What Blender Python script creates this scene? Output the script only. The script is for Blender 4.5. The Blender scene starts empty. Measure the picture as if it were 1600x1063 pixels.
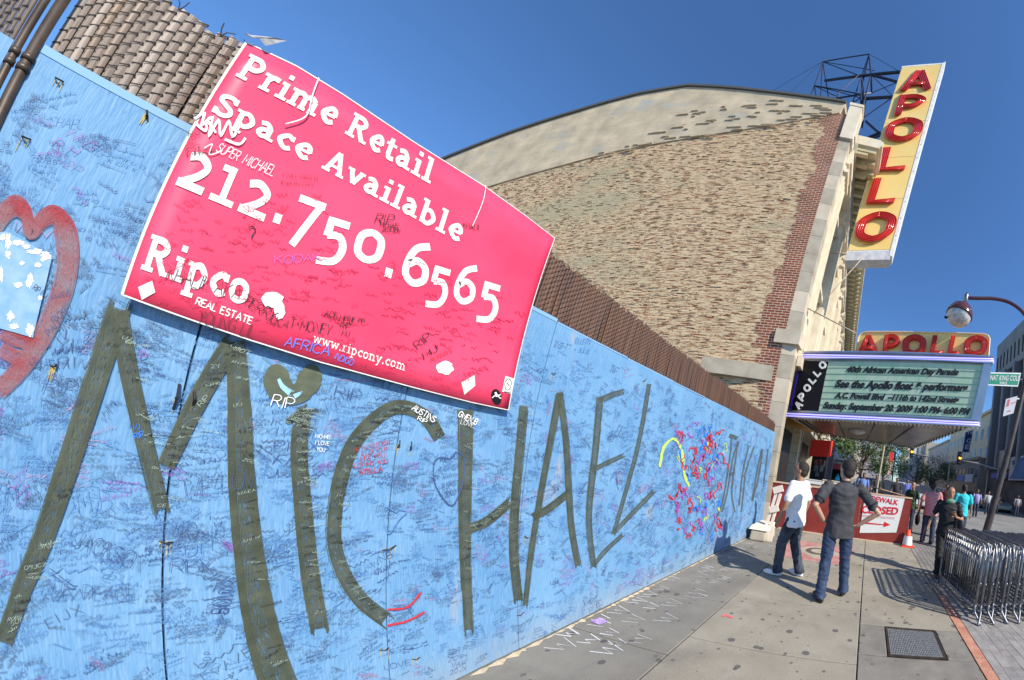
import bpy, bmesh, math, random
from math import radians as rad, sin, cos, pi, hypot, atan2
from mathutils import Vector as V3, Matrix, noise as mn
random.seed(7)
SC = bpy.context.scene
COL = SC.collection
# ---------------------------------------------------------------- camera (ultra wide fisheye zoom, off-centre crop)
YAW, TILT, ROLL = rad(-94.21), rad(92.82), rad(7.97)
OCX, OCY = 1396.3, 727.6                    # optical centre in the 1600 x 1063 frame
KP = (2.2, -.2463, -1.0, .4512)             # angle off axis against radius
EYE = 1.58
RC = Matrix.Rotation(YAW, 3, 'Z') @ Matrix.Rotation(TILT, 3, 'X') @ Matrix.Rotation(ROLL, 3, 'Z')
cd = bpy.data.cameras.new('camera'); cam = bpy.data.objects.new('camera', cd); COL.objects.link(cam)
SC.camera = cam
cam.matrix_world = Matrix.Translation((0, 0, EYE)) @ RC.to_4x4()
cd.type = 'PANO'; cd.panorama_type = 'FISHEYE_LENS_POLYNOMIAL'; cd.sensor_width = 36
cd.fisheye_fov = rad(240)
_mm = 1600 / 36 / 1000
cd.fisheye_polynomial_k0 = 0
cd.fisheye_polynomial_k1 = -KP[0] * _mm
cd.fisheye_polynomial_k2 = -KP[1] * _mm ** 2
cd.fisheye_polynomial_k3 = -KP[2] * _mm ** 3
cd.fisheye_polynomial_k4 = -KP[3] * _mm ** 4
cd.shift_x = -(OCX - 800) / 1600
cd.shift_y = (OCY - 531.5) / 1063
cd.clip_start = .02; cd.clip_end = 3000
# ---------------------------------------------------------------- sky and sun
SUN_EL = rad(38); SUN_AZ = atan2(-.891, -.454)            # towards the sun, from +X
W = bpy.data.worlds.new('World'); SC.world = W; W.use_nodes = True
nt = W.node_tree; nt.nodes.clear()
sk = nt.nodes.new('ShaderNodeTexSky'); sk.sky_type = 'NISHITA'; sk.sun_disc = False
sk.sun_elevation = SUN_EL; sk.sun_rotation = pi / 2 - SUN_AZ
sk.air_density = 1.0; sk.dust_density = .2; sk.ozone_density = 4.0; sk.altitude = 50
bg = nt.nodes.new('ShaderNodeBackground'); bg.inputs[1].default_value = .105
wo = nt.nodes.new('ShaderNodeOutputWorld')
gr = nt.nodes.new('ShaderNodeMix'); gr.data_type = 'RGBA'; gr.blend_type = 'MULTIPLY'; gr.inputs[0].default_value = 1; gr.inputs[7].default_value = (.80, 1.12, 1.42, 1)   # the deep blue of that afternoon
nt.links.new(sk.outputs[0], gr.inputs[6]); nt.links.new(gr.outputs[2], bg.inputs[0]); nt.links.new(bg.outputs[0], wo.inputs[0])
sl = bpy.data.lights.new('sun', 'SUN'); sl.energy = 5.0; sl.angle = rad(.5); sl.color = (1, .91, .77)
so = bpy.data.objects.new('sun', sl); COL.objects.link(so)
sd = V3((cos(SUN_AZ) * cos(SUN_EL), sin(SUN_AZ) * cos(SUN_EL), sin(SUN_EL)))
so.rotation_euler = sd.to_track_quat('Z', 'Y').to_euler(); so.location = sd * 30
vs = SC.view_settings; vs.view_transform = 'Standard'; vs.look = 'None'; vs.exposure = .42; vs.gamma = 1
SC.cycles.max_bounces = 6; SC.cycles.transparent_max_bounces = 8
# ---------------------------------------------------------------- where a spot of the place lies
def ray(x, y):
    dx, dy = (x - OCX) / 1000, (y - OCY) / 1000
    r = hypot(dx, dy) + 1e-9
    t = r * (KP[0] + r * (KP[1] + r * (KP[2] + r * KP[3])))
    s = sin(t) / r
    return RC @ V3((dx * s, -dy * s, -cos(t)))
O = V3((0, 0, EYE))
def onY(x, y, Y): u = ray(x, y); return O + u * (Y / u.y)
def onX(x, y, X): u = ray(x, y); return O + u * (X / u.x)
def onZ(x, y, Z=0): u = ray(x, y); return O + u * ((Z - EYE) / u.z)
def onP(x, y, p, n):
    u = ray(x, y); n = V3(n); return O + u * ((V3(p) - O).dot(n) / u.dot(n))
# ---------------------------------------------------------------- materials
MATS = {}
def mat(name, c, rough=.75, metal=0, c2=None, scale=8, bump=0, bscale=40, detail=4, lo=.35, hi=.65, emit=0, spec=.5, stretch=None, alpha=None, trans=0):
    if name in MATS: return MATS[name]
    m = bpy.data.materials.new(name); m.use_nodes = True; MATS[name] = m
    n = m.node_tree; b = n.nodes['Principled BSDF']; L = n.links.new
    b.inputs['Roughness'].default_value = rough; b.inputs['Metallic'].default_value = metal
    b.inputs['Specular IOR Level'].default_value = spec
    b.inputs['Base Color'].default_value = (*c, 1)
    co = None
    def coord():
        nonlocal co
        if co is None:
            g = n.nodes.new('ShaderNodeNewGeometry'); co = g.outputs['Position']
            if stretch:
                mp = n.nodes.new('ShaderNodeMapping'); mp.inputs['Scale'].default_value = stretch
                L(co, mp.inputs[0]); co = mp.outputs[0]
        return co
    if c2 is not None:
        t = n.nodes.new('ShaderNodeTexNoise'); t.inputs['Scale'].default_value = scale; t.inputs['Detail'].default_value = detail
        L(coord(), t.inputs['Vector'])
        r = n.nodes.new('ShaderNodeValToRGB'); e = r.color_ramp.elements
        e[0].position = lo; e[0].color = (*c, 1); e[1].position = hi; e[1].color = (*c2, 1)
        L(t.outputs[0], r.inputs[0]); L(r.outputs[0], b.inputs['Base Color'])
    if bump:
        t = n.nodes.new('ShaderNodeTexNoise'); t.inputs['Scale'].default_value = bscale; t.inputs['Detail'].default_value = 5
        L(coord(), t.inputs['Vector'])
        q = n.nodes.new('ShaderNodeBump'); q.inputs['Strength'].default_value = bump; q.inputs['Distance'].default_value = .01
        L(t.outputs[0], q.inputs['Height']); L(q.outputs[0], b.inputs['Normal'])
    if emit:
        b.inputs['Emission Color'].default_value = (*c, 1); b.inputs['Emission Strength'].default_value = emit
    if alpha is not None:                                  # dry brush: streaks that let the board show
        uv = n.nodes.new('ShaderNodeUVMap'); mp = n.nodes.new('ShaderNodeMapping'); mp.inputs['Scale'].default_value = (16, 2.2, 1)
        L(uv.outputs[0], mp.inputs[0])
        t = n.nodes.new('ShaderNodeTexNoise'); t.inputs['Scale'].default_value = 1.0; t.inputs['Detail'].default_value = 8; t.inputs['Roughness'].default_value = .7
        L(mp.outputs[0], t.inputs['Vector'])
        r = n.nodes.new('ShaderNodeValToRGB'); e = r.color_ramp.elements
        e[0].position = alpha; e[0].color = (.25, .25, .25, 1); e[1].position = alpha + .13; e[1].color = (1, 1, 1, 1)
        L(t.outputs[0], r.inputs[0]); L(r.outputs[0], b.inputs['Alpha'])
    if trans:
        b.inputs['Transmission Weight'].default_value = trans
    return m
def nodes_of(m): return m.node_tree, m.node_tree.nodes['Principled BSDF'], m.node_tree.links.new
# painted plywood: sky blue paint, rubbed and dirty, rust runs
def plywood():
    m = mat('blue_plywood_paint', (.16, .42, .80), .62, bump=.25, bscale=60, stretch=(3, 1, .5))
    n, b, L = nodes_of(m)
    g = n.nodes.new('ShaderNodeNewGeometry')
    def noise(sc, det, st=(1, 1, 1)):
        mp = n.nodes.new('ShaderNodeMapping'); mp.inputs['Scale'].default_value = st; L(g.outputs['Position'], mp.inputs[0])
        t = n.nodes.new('ShaderNodeTexNoise'); t.inputs['Scale'].default_value = sc; t.inputs['Detail'].default_value = det; L(mp.outputs[0], t.inputs['Vector']); return t.outputs[0]
    def ramp(f, a, ca, bb, cb):
        r = n.nodes.new('ShaderNodeValToRGB'); e = r.color_ramp.elements
        e[0].position = a; e[0].color = (*ca, 1); e[1].position = bb; e[1].color = (*cb, 1); L(f, r.inputs[0]); return r.outputs[0]
    def mix(f, a, c, mode='MIX'):
        x = n.nodes.new('ShaderNodeMix'); x.data_type = 'RGBA'; x.blend_type = mode
        if isinstance(f, float): x.inputs[0].default_value = f
        else: L(f, x.inputs[0])
        for s, v in ((6, a), (7, c)):
            if isinstance(v, tuple): x.inputs[s].default_value = (*v, 1)
            else: L(v, x.inputs[s])
        return x.outputs[2]
    base = ramp(noise(3.0, 6, (1, 1, .6)), .3, (.090, .245, .46), .7, (.15, .325, .54))
    base = mix(ramp(noise(45, 8, (4, 1, .25)), .45, (0, 0, 0), .75, (.45, .45, .45)), base, (.30, .46, .64))
    base = mix(ramp(noise(28, 6), .62, (0, 0, 0), .72, (.55, .55, .55)), base, (.075, .19, .37))
    base = mix(ramp(noise(5, 8, (1, 1, .3)), .66, (0, 0, 0), .74, (.55, .55, .55)), base, (.40, .35, .31))
    z = n.nodes.new('ShaderNodeSeparateXYZ'); L(g.outputs['Position'], z.inputs[0])
    low = n.nodes.new('ShaderNodeMapRange'); L(z.outputs[2], low.inputs[0]); low.inputs[1].default_value = .28; low.inputs[2].default_value = 0; low.inputs[3].default_value = 0; low.inputs[4].default_value = .75
    mu = n.nodes.new('ShaderNodeMath'); mu.operation = 'MULTIPLY'; L(low.outputs[0], mu.inputs[0]); L(noise(9, 6, (3, 1, 1)), mu.inputs[1])
    base = mix(mu.outputs[0], base, (.36, .34, .27))
    L(base, b.inputs['Base Color'])
    return m
M_PLY = plywood()
def concrete(name, c, c2, spots=True, sc=14):
    m = mat(name, c, .9, c2=c2, scale=sc * .15, detail=8, bump=.35, bscale=90, lo=.3, hi=.7)
    n, b, L = nodes_of(m)
    src = b.inputs['Base Color'].links[0].from_socket
    g = n.nodes.new('ShaderNodeNewGeometry')
    def mix(f, a, c):
        x = n.nodes.new('ShaderNodeMix'); x.data_type = 'RGBA'; L(f, x.inputs[0]); L(a, x.inputs[6]); x.inputs[7].default_value = (*c, 1); return x.outputs[2]
    st = n.nodes.new('ShaderNodeTexNoise'); st.inputs['Scale'].default_value = 1.1; st.inputs['Detail'].default_value = 9; st.inputs['Roughness'].default_value = .7; L(g.outputs['Position'], st.inputs['Vector'])
    sr = n.nodes.new('ShaderNodeValToRGB'); e = sr.color_ramp.elements; e[0].position = .50; e[0].color = (0, 0, 0, 1); e[1].position = .72; e[1].color = (.6, .6, .6, 1); L(st.outputs[0], sr.inputs[0]); src = mix(sr.outputs[0], src, (.12, .11, .095))
    if spots:
        for s, th, cc in ((6.5, .13, (.085, .082, .08)), (11, .12, (.12, .115, .11)), (3.1, .075, (.07, .068, .07))):
            mp = n.nodes.new('ShaderNodeMapping'); mp.inputs['Scale'].default_value = (1, 1.0, 0.01); mp.inputs['Location'].default_value = (s, s, 0)
            L(g.outputs['Position'], mp.inputs[0])
            v = n.nodes.new('ShaderNodeTexVoronoi'); v.inputs['Scale'].default_value = s; L(mp.outputs[0], v.inputs['Vector'])
            sp = n.nodes.new('ShaderNodeSeparateColor'); L(v.outputs['Color'], sp.inputs[0])
            th2 = n.nodes.new('ShaderNodeMath'); th2.operation = 'MULTIPLY'; th2.inputs[1].default_value = th * 1.9; L(sp.outputs[0], th2.inputs[0])
            lt = n.nodes.new('ShaderNodeMath'); lt.operation = 'LESS_THAN'; L(v.outputs['Distance'], lt.inputs[0]); L(th2.outputs[0], lt.inputs[1])
            gt = n.nodes.new('ShaderNodeMath'); gt.operation = 'GREATER_THAN'; gt.inputs[1].default_value = .12; L(sp.outputs[1], gt.inputs[0])
            mm = n.nodes.new('ShaderNodeMath'); mm.operation = 'MULTIPLY'; L(lt.outputs[0], mm.inputs[0]); L(gt.outputs[0], mm.inputs[1])
            m2 = n.nodes.new('ShaderNodeMath'); m2.operation = 'MULTIPLY'; m2.inputs[1].default_value = .85; L(mm.outputs[0], m2.inputs[0])
            src = mix(m2.outputs[0], src, cc)
    t = n.nodes.new('ShaderNodeTexNoise'); t.inputs['Scale'].default_value = 160; t.inputs['Detail'].default_value = 2; L(g.outputs['Position'], t.inputs['Vector'])
    r = n.nodes.new('ShaderNodeValToRGB'); e = r.color_ramp.elements; e[0].position = .3; e[0].color = (.78, .78, .78, 1); e[1].position = .7; e[1].color = (1.1, 1.1, 1.1, 1); L(t.outputs[0], r.inputs[0])
    x = n.nodes.new('ShaderNodeMix'); x.data_type = 'RGBA'; x.blend_type = 'MULTIPLY'; x.inputs[0].default_value = 1; L(src, x.inputs[6]); L(r.outputs[0], x.inputs[7])
    L(x.outputs[2], b.inputs['Base Color'])
    return m
M_SLAB = concrete('sidewalk_concrete', (.26, .235, .185), (.34, .31, .25))
M_SLAB2 = concrete('grey_sidewalk_concrete', (.185, .175, .155), (.25, .235, .20))
M_SLAB3 = concrete('patch_concrete', (.18, .172, .155), (.25, .235, .20), sc=40)
M_ASPH = mat('asphalt', (.16, .16, .155), .9, c2=(.22, .215, .205), scale=.6, bump=.5, bscale=200)
def brickmat(name, c1, c2, mortar, bw, bh, ms, obj=True, smear=None, rough=.9, bump=.8):
    m = bpy.data.materials.new(name); m.use_nodes = True; MATS[name] = m
    n, b, L = nodes_of(m); b.inputs['Roughness'].default_value = rough; b.inputs['Specular IOR Level'].default_value = .2
    tc = n.nodes.new('ShaderNodeUVMap')
    br = n.nodes.new('ShaderNodeTexBrick'); L(tc.outputs[0], br.inputs['Vector'])
    br.inputs['Scale'].default_value = 1; br.inputs['Brick Width'].default_value = bw; br.inputs['Row Height'].default_value = bh; br.inputs['Mortar Size'].default_value = ms
    br.inputs['Mortar Smooth'].default_value = .2
    br.inputs['Color1'].default_value = (*c1, 1); br.inputs['Color2'].default_value = (*c2, 1); br.inputs['Mortar'].default_value = (*mortar, 1)
    out = br.outputs['Color']; h = br.outputs['Fac']
    t = n.nodes.new('ShaderNodeTexNoise'); t.inputs['Scale'].default_value = 1.3; t.inputs['Detail'].default_value = 6; L(tc.outputs[0], t.inputs['Vector'])
    r = n.nodes.new('ShaderNodeValToRGB'); e = r.color_ramp.elements; e[0].position = .3; e[0].color = (.72, .72, .72, 1); e[1].position = .75; e[1].color = (1.15, 1.12, 1.08, 1); L(t.outputs[0], r.inputs[0])
    x = n.nodes.new('ShaderNodeMix'); x.data_type = 'RGBA'; x.blend_type = 'MULTIPLY'; x.inputs[0].default_value = 1; L(out, x.inputs[6]); L(r.outputs[0], x.inputs[7]); out = x.outputs[2]
    hs = n.nodes.new('ShaderNodeMath'); hs.operation = 'MULTIPLY'; hs.inputs[1].default_value = -1.0; L(h, hs.inputs[0]); hh = hs.outputs[0]
    if smear:
        sc1, lay = smear
        for (sx, sy, th, wdt, col, hgt, dt) in lay:
            mp = n.nodes.new('ShaderNodeMapping'); mp.inputs['Scale'].default_value = (sx, sy, 1); mp.inputs['Location'].default_value = (sx * 3, sy, 0); L(tc.outputs[0], mp.inputs[0])
            t = n.nodes.new('ShaderNodeTexNoise'); t.inputs['Scale'].default_value = sc1; t.inputs['Detail'].default_value = dt; t.inputs['Roughness'].default_value = .65; L(mp.outputs[0], t.inputs['Vector'])
            r = n.nodes.new('ShaderNodeValToRGB'); e = r.color_ramp.elements; e[0].position = th; e[0].color = (0, 0, 0, 1); e[1].position = th + wdt; e[1].color = (1, 1, 1, 1); L(t.outputs[0], r.inputs[0])
            x = n.nodes.new('ShaderNodeMix'); x.data_type = 'RGBA'; L(r.outputs[0], x.inputs[0]); L(out, x.inputs[6]); x.inputs[7].default_value = (*col, 1); out = x.outputs[2]
            mm = n.nodes.new('ShaderNodeMath'); mm.operation = 'MULTIPLY_ADD'; mm.inputs[1].default_value = hgt; L(r.outputs[0], mm.inputs[0]); L(hh, mm.inputs[2]); hh = mm.outputs[0]
    L(out, b.inputs['Base Color'])
    q = n.nodes.new('ShaderNodeBump'); q.inputs['Strength'].default_value = bump; q.inputs['Distance'].default_value = .03; L(hh, q.inputs['Height']); L(q.outputs[0], b.inputs['Normal'])
    return m
M_WALL = brickmat('smeared_party_wall_brick', (.34, .12, .065), (.22, .08, .045), (.60, .44, .27), .42, .075, .02,
                  smear=(1.0, [(2.6, 17, .45, .04, (.68, .52, .33), .35, 10), (5, 60, .585, .03, (.10, .055, .035), -1.0, 4), (1.2, 26, .60, .04, (.46, .16, .07), -.2, 7), (.12, .3, .52, .12, (.50, .44, .28), 0, 5)]))
M_QUOIN = brickmat('red_quoin_brick', (.30, .085, .045), (.19, .055, .035), (.56, .44, .33), .21, .075, .012,
                   smear=(1.0, [(1.1, 1.1, .60, .2, (.42, .40, .42), .1, 5)]), bump=.6)
M_PLAST = brickmat('old_parapet_plaster', (.62, .52, .37), (.57, .48, .35), (.54, .45, .32), 1.2, .075, .003,
                   smear=(1.0, [(.5, 1.2, .56, .12, (.42, .43, .40), 0, 7), (1.3, 17, .66, .015, (.10, .10, .10), -1.2, 5), (.9, 26, .70, .02, (.20, .19, .17), -1, 6)]), bump=.5)
M_STONE = mat('limestone', (.47, .40, .30), .8, c2=(.58, .51, .40), scale=1.5, bump=.3, bscale=30)
M_STONED = mat('weathered_limestone', (.33, .29, .22), .85, c2=(.43, .38, .30), scale=3, bump=.3, bscale=30)
M_CREAM = mat('cream_terracotta', (.62, .54, .40), .6, c2=(.72, .65, .51), scale=2, bump=.2, bscale=25)
M_COPING = mat('roof_coping', (.09, .09, .085), .6)
M_HOLE = mat('shadow_gap', (.02, .018, .016), 1)
M_MORT = mat('mortar_ledge', (.66, .51, .33), .95, c2=(.46, .27, .15), scale=2.5, bump=.4)
M_YEL = mat('sign_yellow', (.80, .56, .17), .45, c2=(.83, .61, .22), scale=1.2)
M_WHT = mat('white_enamel', (.82, .82, .80), .5, c2=(.70, .70, .68), scale=4)
M_RED = mat('red_sign_letter', (.62, .018, .012), .25, c2=(.48, .012, .012), scale=6)
M_NEON = mat('unlit_neon_glass', (.72, .05, .03), .12)
M_VIO = mat('violet_neon', (.36, .33, .95), .3, emit=1.1)
M_CHROME = mat('marquee_steel', (.50, .51, .52), .38, 1, c2=(.40, .41, .43), scale=2)
M_GREYM = mat('grey_sheet_metal', (.30, .31, .31), .45, .6)
M_BLACK = mat('black_panel', (.010, .010, .014), .6, spec=.15)
M_BOARD = mat('letter_board_plastic', (.36, .55, .36), .5, c2=(.48, .58, .43), scale=5, stretch=(1, 1, .4))
M_TXT = mat('black_letter', (.012, .013, .012), .5)
M_SIGNR = mat('pink_red_vinyl', (.80, .040, .105), .42, c2=(.86, .065, .15), scale=3, bump=.25, bscale=3.5)
M_SWHT = mat('sign_white_print', (.78, .77, .74), .5, c2=(.66, .66, .62), scale=60, detail=3)
M_OLIVE = mat('olive_brush_paint', (.050, .062, .040), .7, c2=(.085, .100, .068), scale=14, alpha=.40)
M_OLIVE2 = mat('thin_olive_paint', (.060, .078, .055), .7, c2=(.10, .12, .095), scale=20, alpha=.44)
M_HEART = mat('red_heart_paint', (.36, .045, .055), .7, c2=(.27, .20, .23), scale=11, alpha=.44)
M_INK = mat('navy_marker_ink', (.045, .085, .24), .6)
M_INK2 = mat('faded_marker_ink', (.095, .24, .50), .6)
M_INK3 = mat('black_marker_ink', (.015, .015, .02), .5)
M_INKR = mat('red_marker_ink', (.50, .03, .05), .6)
M_INKP = mat('purple_marker_ink', (.30, .10, .45), .6)
M_INKB = mat('bright_blue_ink', (.02, .20, .75), .6)
M_INKG = mat('yellow_green_ink', (.45, .60, .12), .6)
M_INKW = mat('white_marker_ink', (.85, .85, .85), .6)
M_RUST = mat('rust_streak', (.45, .36, .12), .9)
M_SLAT = mat('fence_slat_vinyl', (.185, .145, .115), .35, c2=(.26, .21, .17), scale=6, stretch=(8, 1, .3), bump=.3, bscale=30)
M_SLATB = mat('rusty_fence_slat', (.085, .045, .034), .6, c2=(.15, .075, .045), scale=8, stretch=(6, 1, .3), bump=.4, bscale=30)
M_WIRE = mat('tarred_wire', (.025, .022, .022), .5, .5)
M_GALV = mat('galvanised_tube', (.30, .31, .33), .42, 1, c2=(.18, .19, .21), scale=9)
M_POLE = mat('rusty_fence_pole', (.045, .032, .026), .45, .4, c2=(.09, .07, .055), scale=12)
M_STEEL = mat('blue_black_steel', (.02, .022, .05), .45, .3)
M_BARR = mat('oxblood_plywood_paint', (.20, .018, .012), .6, c2=(.25, .03, .02), scale=3, bump=.2, bscale=30)
M_WOOD = mat('bare_timber_edge', (.62, .40, .26), .8)
M_CWOOD = mat('cream_painted_timber', (.72, .62, .50), .7, c2=(.78, .70, .60), scale=8, bump=.3)
M_LAMP = mat('burgundy_lamp_enamel', (.065, .02, .025), .18, c2=(.09, .03, .03), scale=3)
M_GLASS = mat('lamp_glass', (.62, .62, .60), .12, c2=(.35, .35, .36), scale=12, detail=6, bump=.8, bscale=25)
M_GREEN = mat('street_sign_green', (.0, .25, .14), .4)
M_SKIN = mat('warm_brown_skin', (.33, .165, .095), .5, bump=.1)
M_SKIN2 = mat('light_skin', (.42, .25, .17), .5, bump=.1)
M_SKIN3 = mat('dark_skin', (.19, .09, .05), .5)
M_HAIR = mat('black_hair', (.015, .011, .009), .7, bump=.5, bscale=300)
M_JEAN = mat('dark_denim', (.018, .028, .055), .85, c2=(.035, .05, .085), scale=14, bump=.35, bscale=40)
M_JEAN2 = mat('charcoal_denim', (.016, .022, .034), .85, c2=(.06, .075, .10), scale=9, bump=.8, bscale=18)
M_TEE = mat('white_cotton', (.78, .78, .78), .9, bump=.7, bscale=14)
M_GREY = mat('charcoal_cotton', (.030, .030, .036), .9, c2=(.052, .052, .06), scale=10, bump=.8, bscale=14)
M_SHOE = mat('white_leather', (.80, .80, .80), .5)
M_SHOEB = mat('black_leather', (.012, .012, .012), .4)
# ---------------------------------------------------------------- mesh builder
WL = {}
class MB:
    def __init__(s): s.v = []; s.f = []; s.uv = None
    def quad(s, a, b, c, d):
        k = len(s.v); s.v += [V3(a), V3(b), V3(c), V3(d)]; s.f.append((k, k + 1, k + 2, k + 3)); return s
    def poly(s, pts):
        k = len(s.v); s.v += [V3(p) for p in pts]; s.f.append(tuple(range(k, k + len(pts)))); return s
    def hexa(s, p):                         # 8 corners: bottom 4 (ccw) then top 4
        k = len(s.v); s.v += [V3(q) for q in p]
        s.f += [(k + 3, k + 2, k + 1, k), (k + 4, k + 5, k + 6, k + 7), (k, k + 1, k + 5, k + 4), (k + 1, k + 2, k + 6, k + 5), (k + 2, k + 3, k + 7, k + 6), (k + 3, k, k + 4, k + 7)]
        return s
    def box(s, a, b):
        x0, y0, z0 = [min(a[i], b[i]) for i in range(3)]; x1, y1, z1 = [max(a[i], b[i]) for i in range(3)]
        return s.hexa([(x0, y0, z0), (x1, y0, z0), (x1, y1, z0), (x0, y1, z0), (x0, y0, z1), (x1, y0, z1), (x1, y1, z1), (x0, y1, z1)])
    def slab(s, pts, off):                  # polygon extruded by the vector off
        off = V3(off); k = len(s.v); n = len(pts)
        s.v += [V3(p) for p in pts] + [V3(p) + off for p in pts]
        s.f.append(tuple(range(k, k + n))); s.f.append(tuple(range(k + 2 * n - 1, k + n - 1, -1)))
        for i in range(n):
            j = (i + 1) % n; s.f.append((k + i, k + n + i, k + n + j, k + j))
        return s
    def tube(s, pts, r, n=8, cap=True):
        pts = [V3(p) for p in pts]; rs = r if isinstance(r, (list, tuple)) else [r] * len(pts)
        k0 = len(s.v); prev = None
        for i, p in enumerate(pts):
            d = (pts[min(i + 1, len(pts) - 1)] - pts[max(i - 1, 0)])
            if d.length < 1e-9: d = V3((0, 0, 1))
            d.normalize()
            if prev is None:
                a = d.cross(V3((0, 0, 1)) if abs(d.z) < .9 else V3((1, 0, 0))).normalized()
            else:
                a = (prev - d * prev.dot(d)); a = a.normalized() if a.length > 1e-6 else d.orthogonal().normalized()
            prev = a; b = d.cross(a)
            for j in range(n):
                t = 2 * pi * j / n; s.v.append(p + (a * cos(t) + b * sin(t)) * rs[i])
        for i in range(len(pts) - 1):
            for j in range(n):
                q = (j + 1) % n; s.f.append((k0 + i * n + j, k0 + i * n + q, k0 + (i + 1) * n + q, k0 + (i + 1) * n + j))
        if cap:
            s.f.append(tuple(k0 + j for j in range(n))[::-1]); s.f.append(tuple(k0 + (len(pts) - 1) * n + j for j in range(n)))
        return s
    def ell(s, c, r, rot=None, nu=12, nv=8):
        c = V3(c); k = len(s.v)
        for i in range(nv + 1):
            for j in range(nu):
                a = pi * i / nv; t = 2 * pi * j / nu
                p = V3((r[0] * sin(a) * cos(t), r[1] * sin(a) * sin(t), r[2] * cos(a)))
                if rot is not None: p = rot @ p
                s.v.append(c + p)
        for i in range(nv):
            for j in range(nu):
                q = (j + 1) % nu; s.f.append((k + i * nu + j, k + (i + 1) * nu + j, k + (i + 1) * nu + q, k + i * nu + q))
        return s
    def loft(s, rings, cap=True):
        k = len(s.v); n = len(rings[0])
        for r in rings: s.v += [V3(p) for p in r]
        for i in range(len(rings) - 1):
            for j in range(n):
                q = (j + 1) % n; s.f.append((k + i * n + j, k + i * n + q, k + (i + 1) * n + q, k + (i + 1) * n + j))
        if cap: s.f.append(tuple(range(k, k + n))[::-1]); s.f.append(tuple(range(k + (len(rings) - 1) * n, k + len(rings) * n)))
        return s
    def ribbon(s, pts, w, F, lift=0, nrm=V3((0, -1, 0)), ragged=0, uv0=0):
        # pts: 2-D centre line, w: width(s); F maps 2-D to the world; a flat print laid lift in front
        n = len(pts)
        if n < 2: return s
        ws = w if isinstance(w, (list, tuple)) else [w] * n
        if s.uv is None: s.uv = []
        L = 0; rows = []
        for i in range(n):
            a = pts[max(i - 1, 0)]; b = pts[min(i + 1, n - 1)]
            dx, dy = b[0] - a[0], b[1] - a[1]; l = hypot(dx, dy) or 1
            nx, ny = -dy / l, dx / l
            if 0 < i < n - 1:
                ux, uy = pts[i][0] - a[0], pts[i][1] - a[1]; ul = hypot(ux, uy) or 1
                c = abs(ux * dx + uy * dy) / (ul * l); m = 1 / max(c, .55)
            else: m = 1
            h = ws[i] / 2 * m
            e1 = h * (1 + random.uniform(-ragged, ragged)); e2 = h * (1 + random.uniform(-ragged, ragged))
            if i: L += hypot(pts[i][0] - pts[i - 1][0], pts[i][1] - pts[i - 1][1])
            rows.append(((pts[i][0] + nx * e1, pts[i][1] + ny * e1), (pts[i][0] - nx * e2, pts[i][1] - ny * e2), L / (max(ws) or 1)))
        off = nrm * lift
        for i in range(n - 1):
            a, b, la = rows[i]; c, d, lb = rows[i + 1]
            k = len(s.v); s.v += [F(*a) + off, F(*b) + off, F(*d) + off, F(*c) + off]
            s.f.append((k, k + 1, k + 2, k + 3)); s.uv += [(0 + uv0, la), (1 + uv0, la), (1 + uv0, lb), (0 + uv0, lb)]
        return s
    def mesh(s, name, origin=V3((0, 0, 0)), smooth=False):
        me = bpy.data.meshes.new(name); me.from_pydata([tuple(p - origin) for p in s.v], [], s.f)
        if s.uv is not None and len(s.uv) == sum(len(f) for f in s.f):
            u = me.uv_layers.new(name='UVMap')
            for i, c in enumerate(s.uv): u.data[i].uv = c
        if smooth:
            for p in me.polygons: p.use_smooth = True
        me.validate(); me.update(); return me
    def build(s, name, m, parent=None, smooth=False, origin=None, fixn=True):
        o0 = WL.get(parent.name, V3((0, 0, 0))) if parent else V3((0, 0, 0))
        og = V3(origin) if origin is not None else o0
        me = s.mesh(name, og, smooth)
        if fixn:
            bm = bmesh.new(); bm.from_mesh(me); bmesh.ops.recalc_face_normals(bm, faces=bm.faces); bm.to_mesh(me); bm.free()
        if m: me.materials.append(m)
        return link(me, name, parent, og)
def link(me, name, parent, at):
    o = bpy.data.objects.new(name, me); COL.objects.link(o)
    if parent: o.parent = parent; o.location = V3(at) - WL[parent.name]
    else: o.location = at
    WL[o.name] = V3(at)
    return o
def thing(name, label, cat, loc=(0, 0, 0), group=None):
    o = bpy.data.objects.new(name, None); o.empty_display_size = .1; COL.objects.link(o); o.location = loc; WL[o.name] = V3(loc)
    return tag(o, label, cat, group)
def tag(o, label, cat, group=None):
    o['label'] = label; o['category'] = cat
    if group: o['group'] = group
    return o
def struct(o): o['kind'] = 'structure'; return o
def stuff(o): o['kind'] = 'stuff'; return o
def uvplane(o, fu):                          # uv in metres from the vertex position in the world
    me = o.data; u = me.uv_layers.get('UVMap') or me.uv_layers.new(name='UVMap'); w = WL[o.name]
    for l in me.loops: u.data[l.index].uv = fu(me.vertices[l.vertex_index].co + w)
def crom(p, k=6, closed=False):
    out = []; n = len(p)
    for i in range(n if closed else n - 1):
        a = p[(i - 1) % n] if (closed or i) else p[0]; b = p[i]; c = p[(i + 1) % n]; d = p[(i + 2) % n] if (closed or i + 2 < n) else p[-1]
        for j in range(k):
            t = j / k
            out.append(tuple(.5 * ((2 * b[q]) + (-a[q] + c[q]) * t + (2 * a[q] - 5 * b[q] + 4 * c[q] - d[q]) * t * t + (-a[q] + 3 * b[q] - 3 * c[q] + d[q]) * t ** 3) for q in range(len(b))))
    out.append(tuple(p[0] if closed else p[-1])); return out
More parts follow.
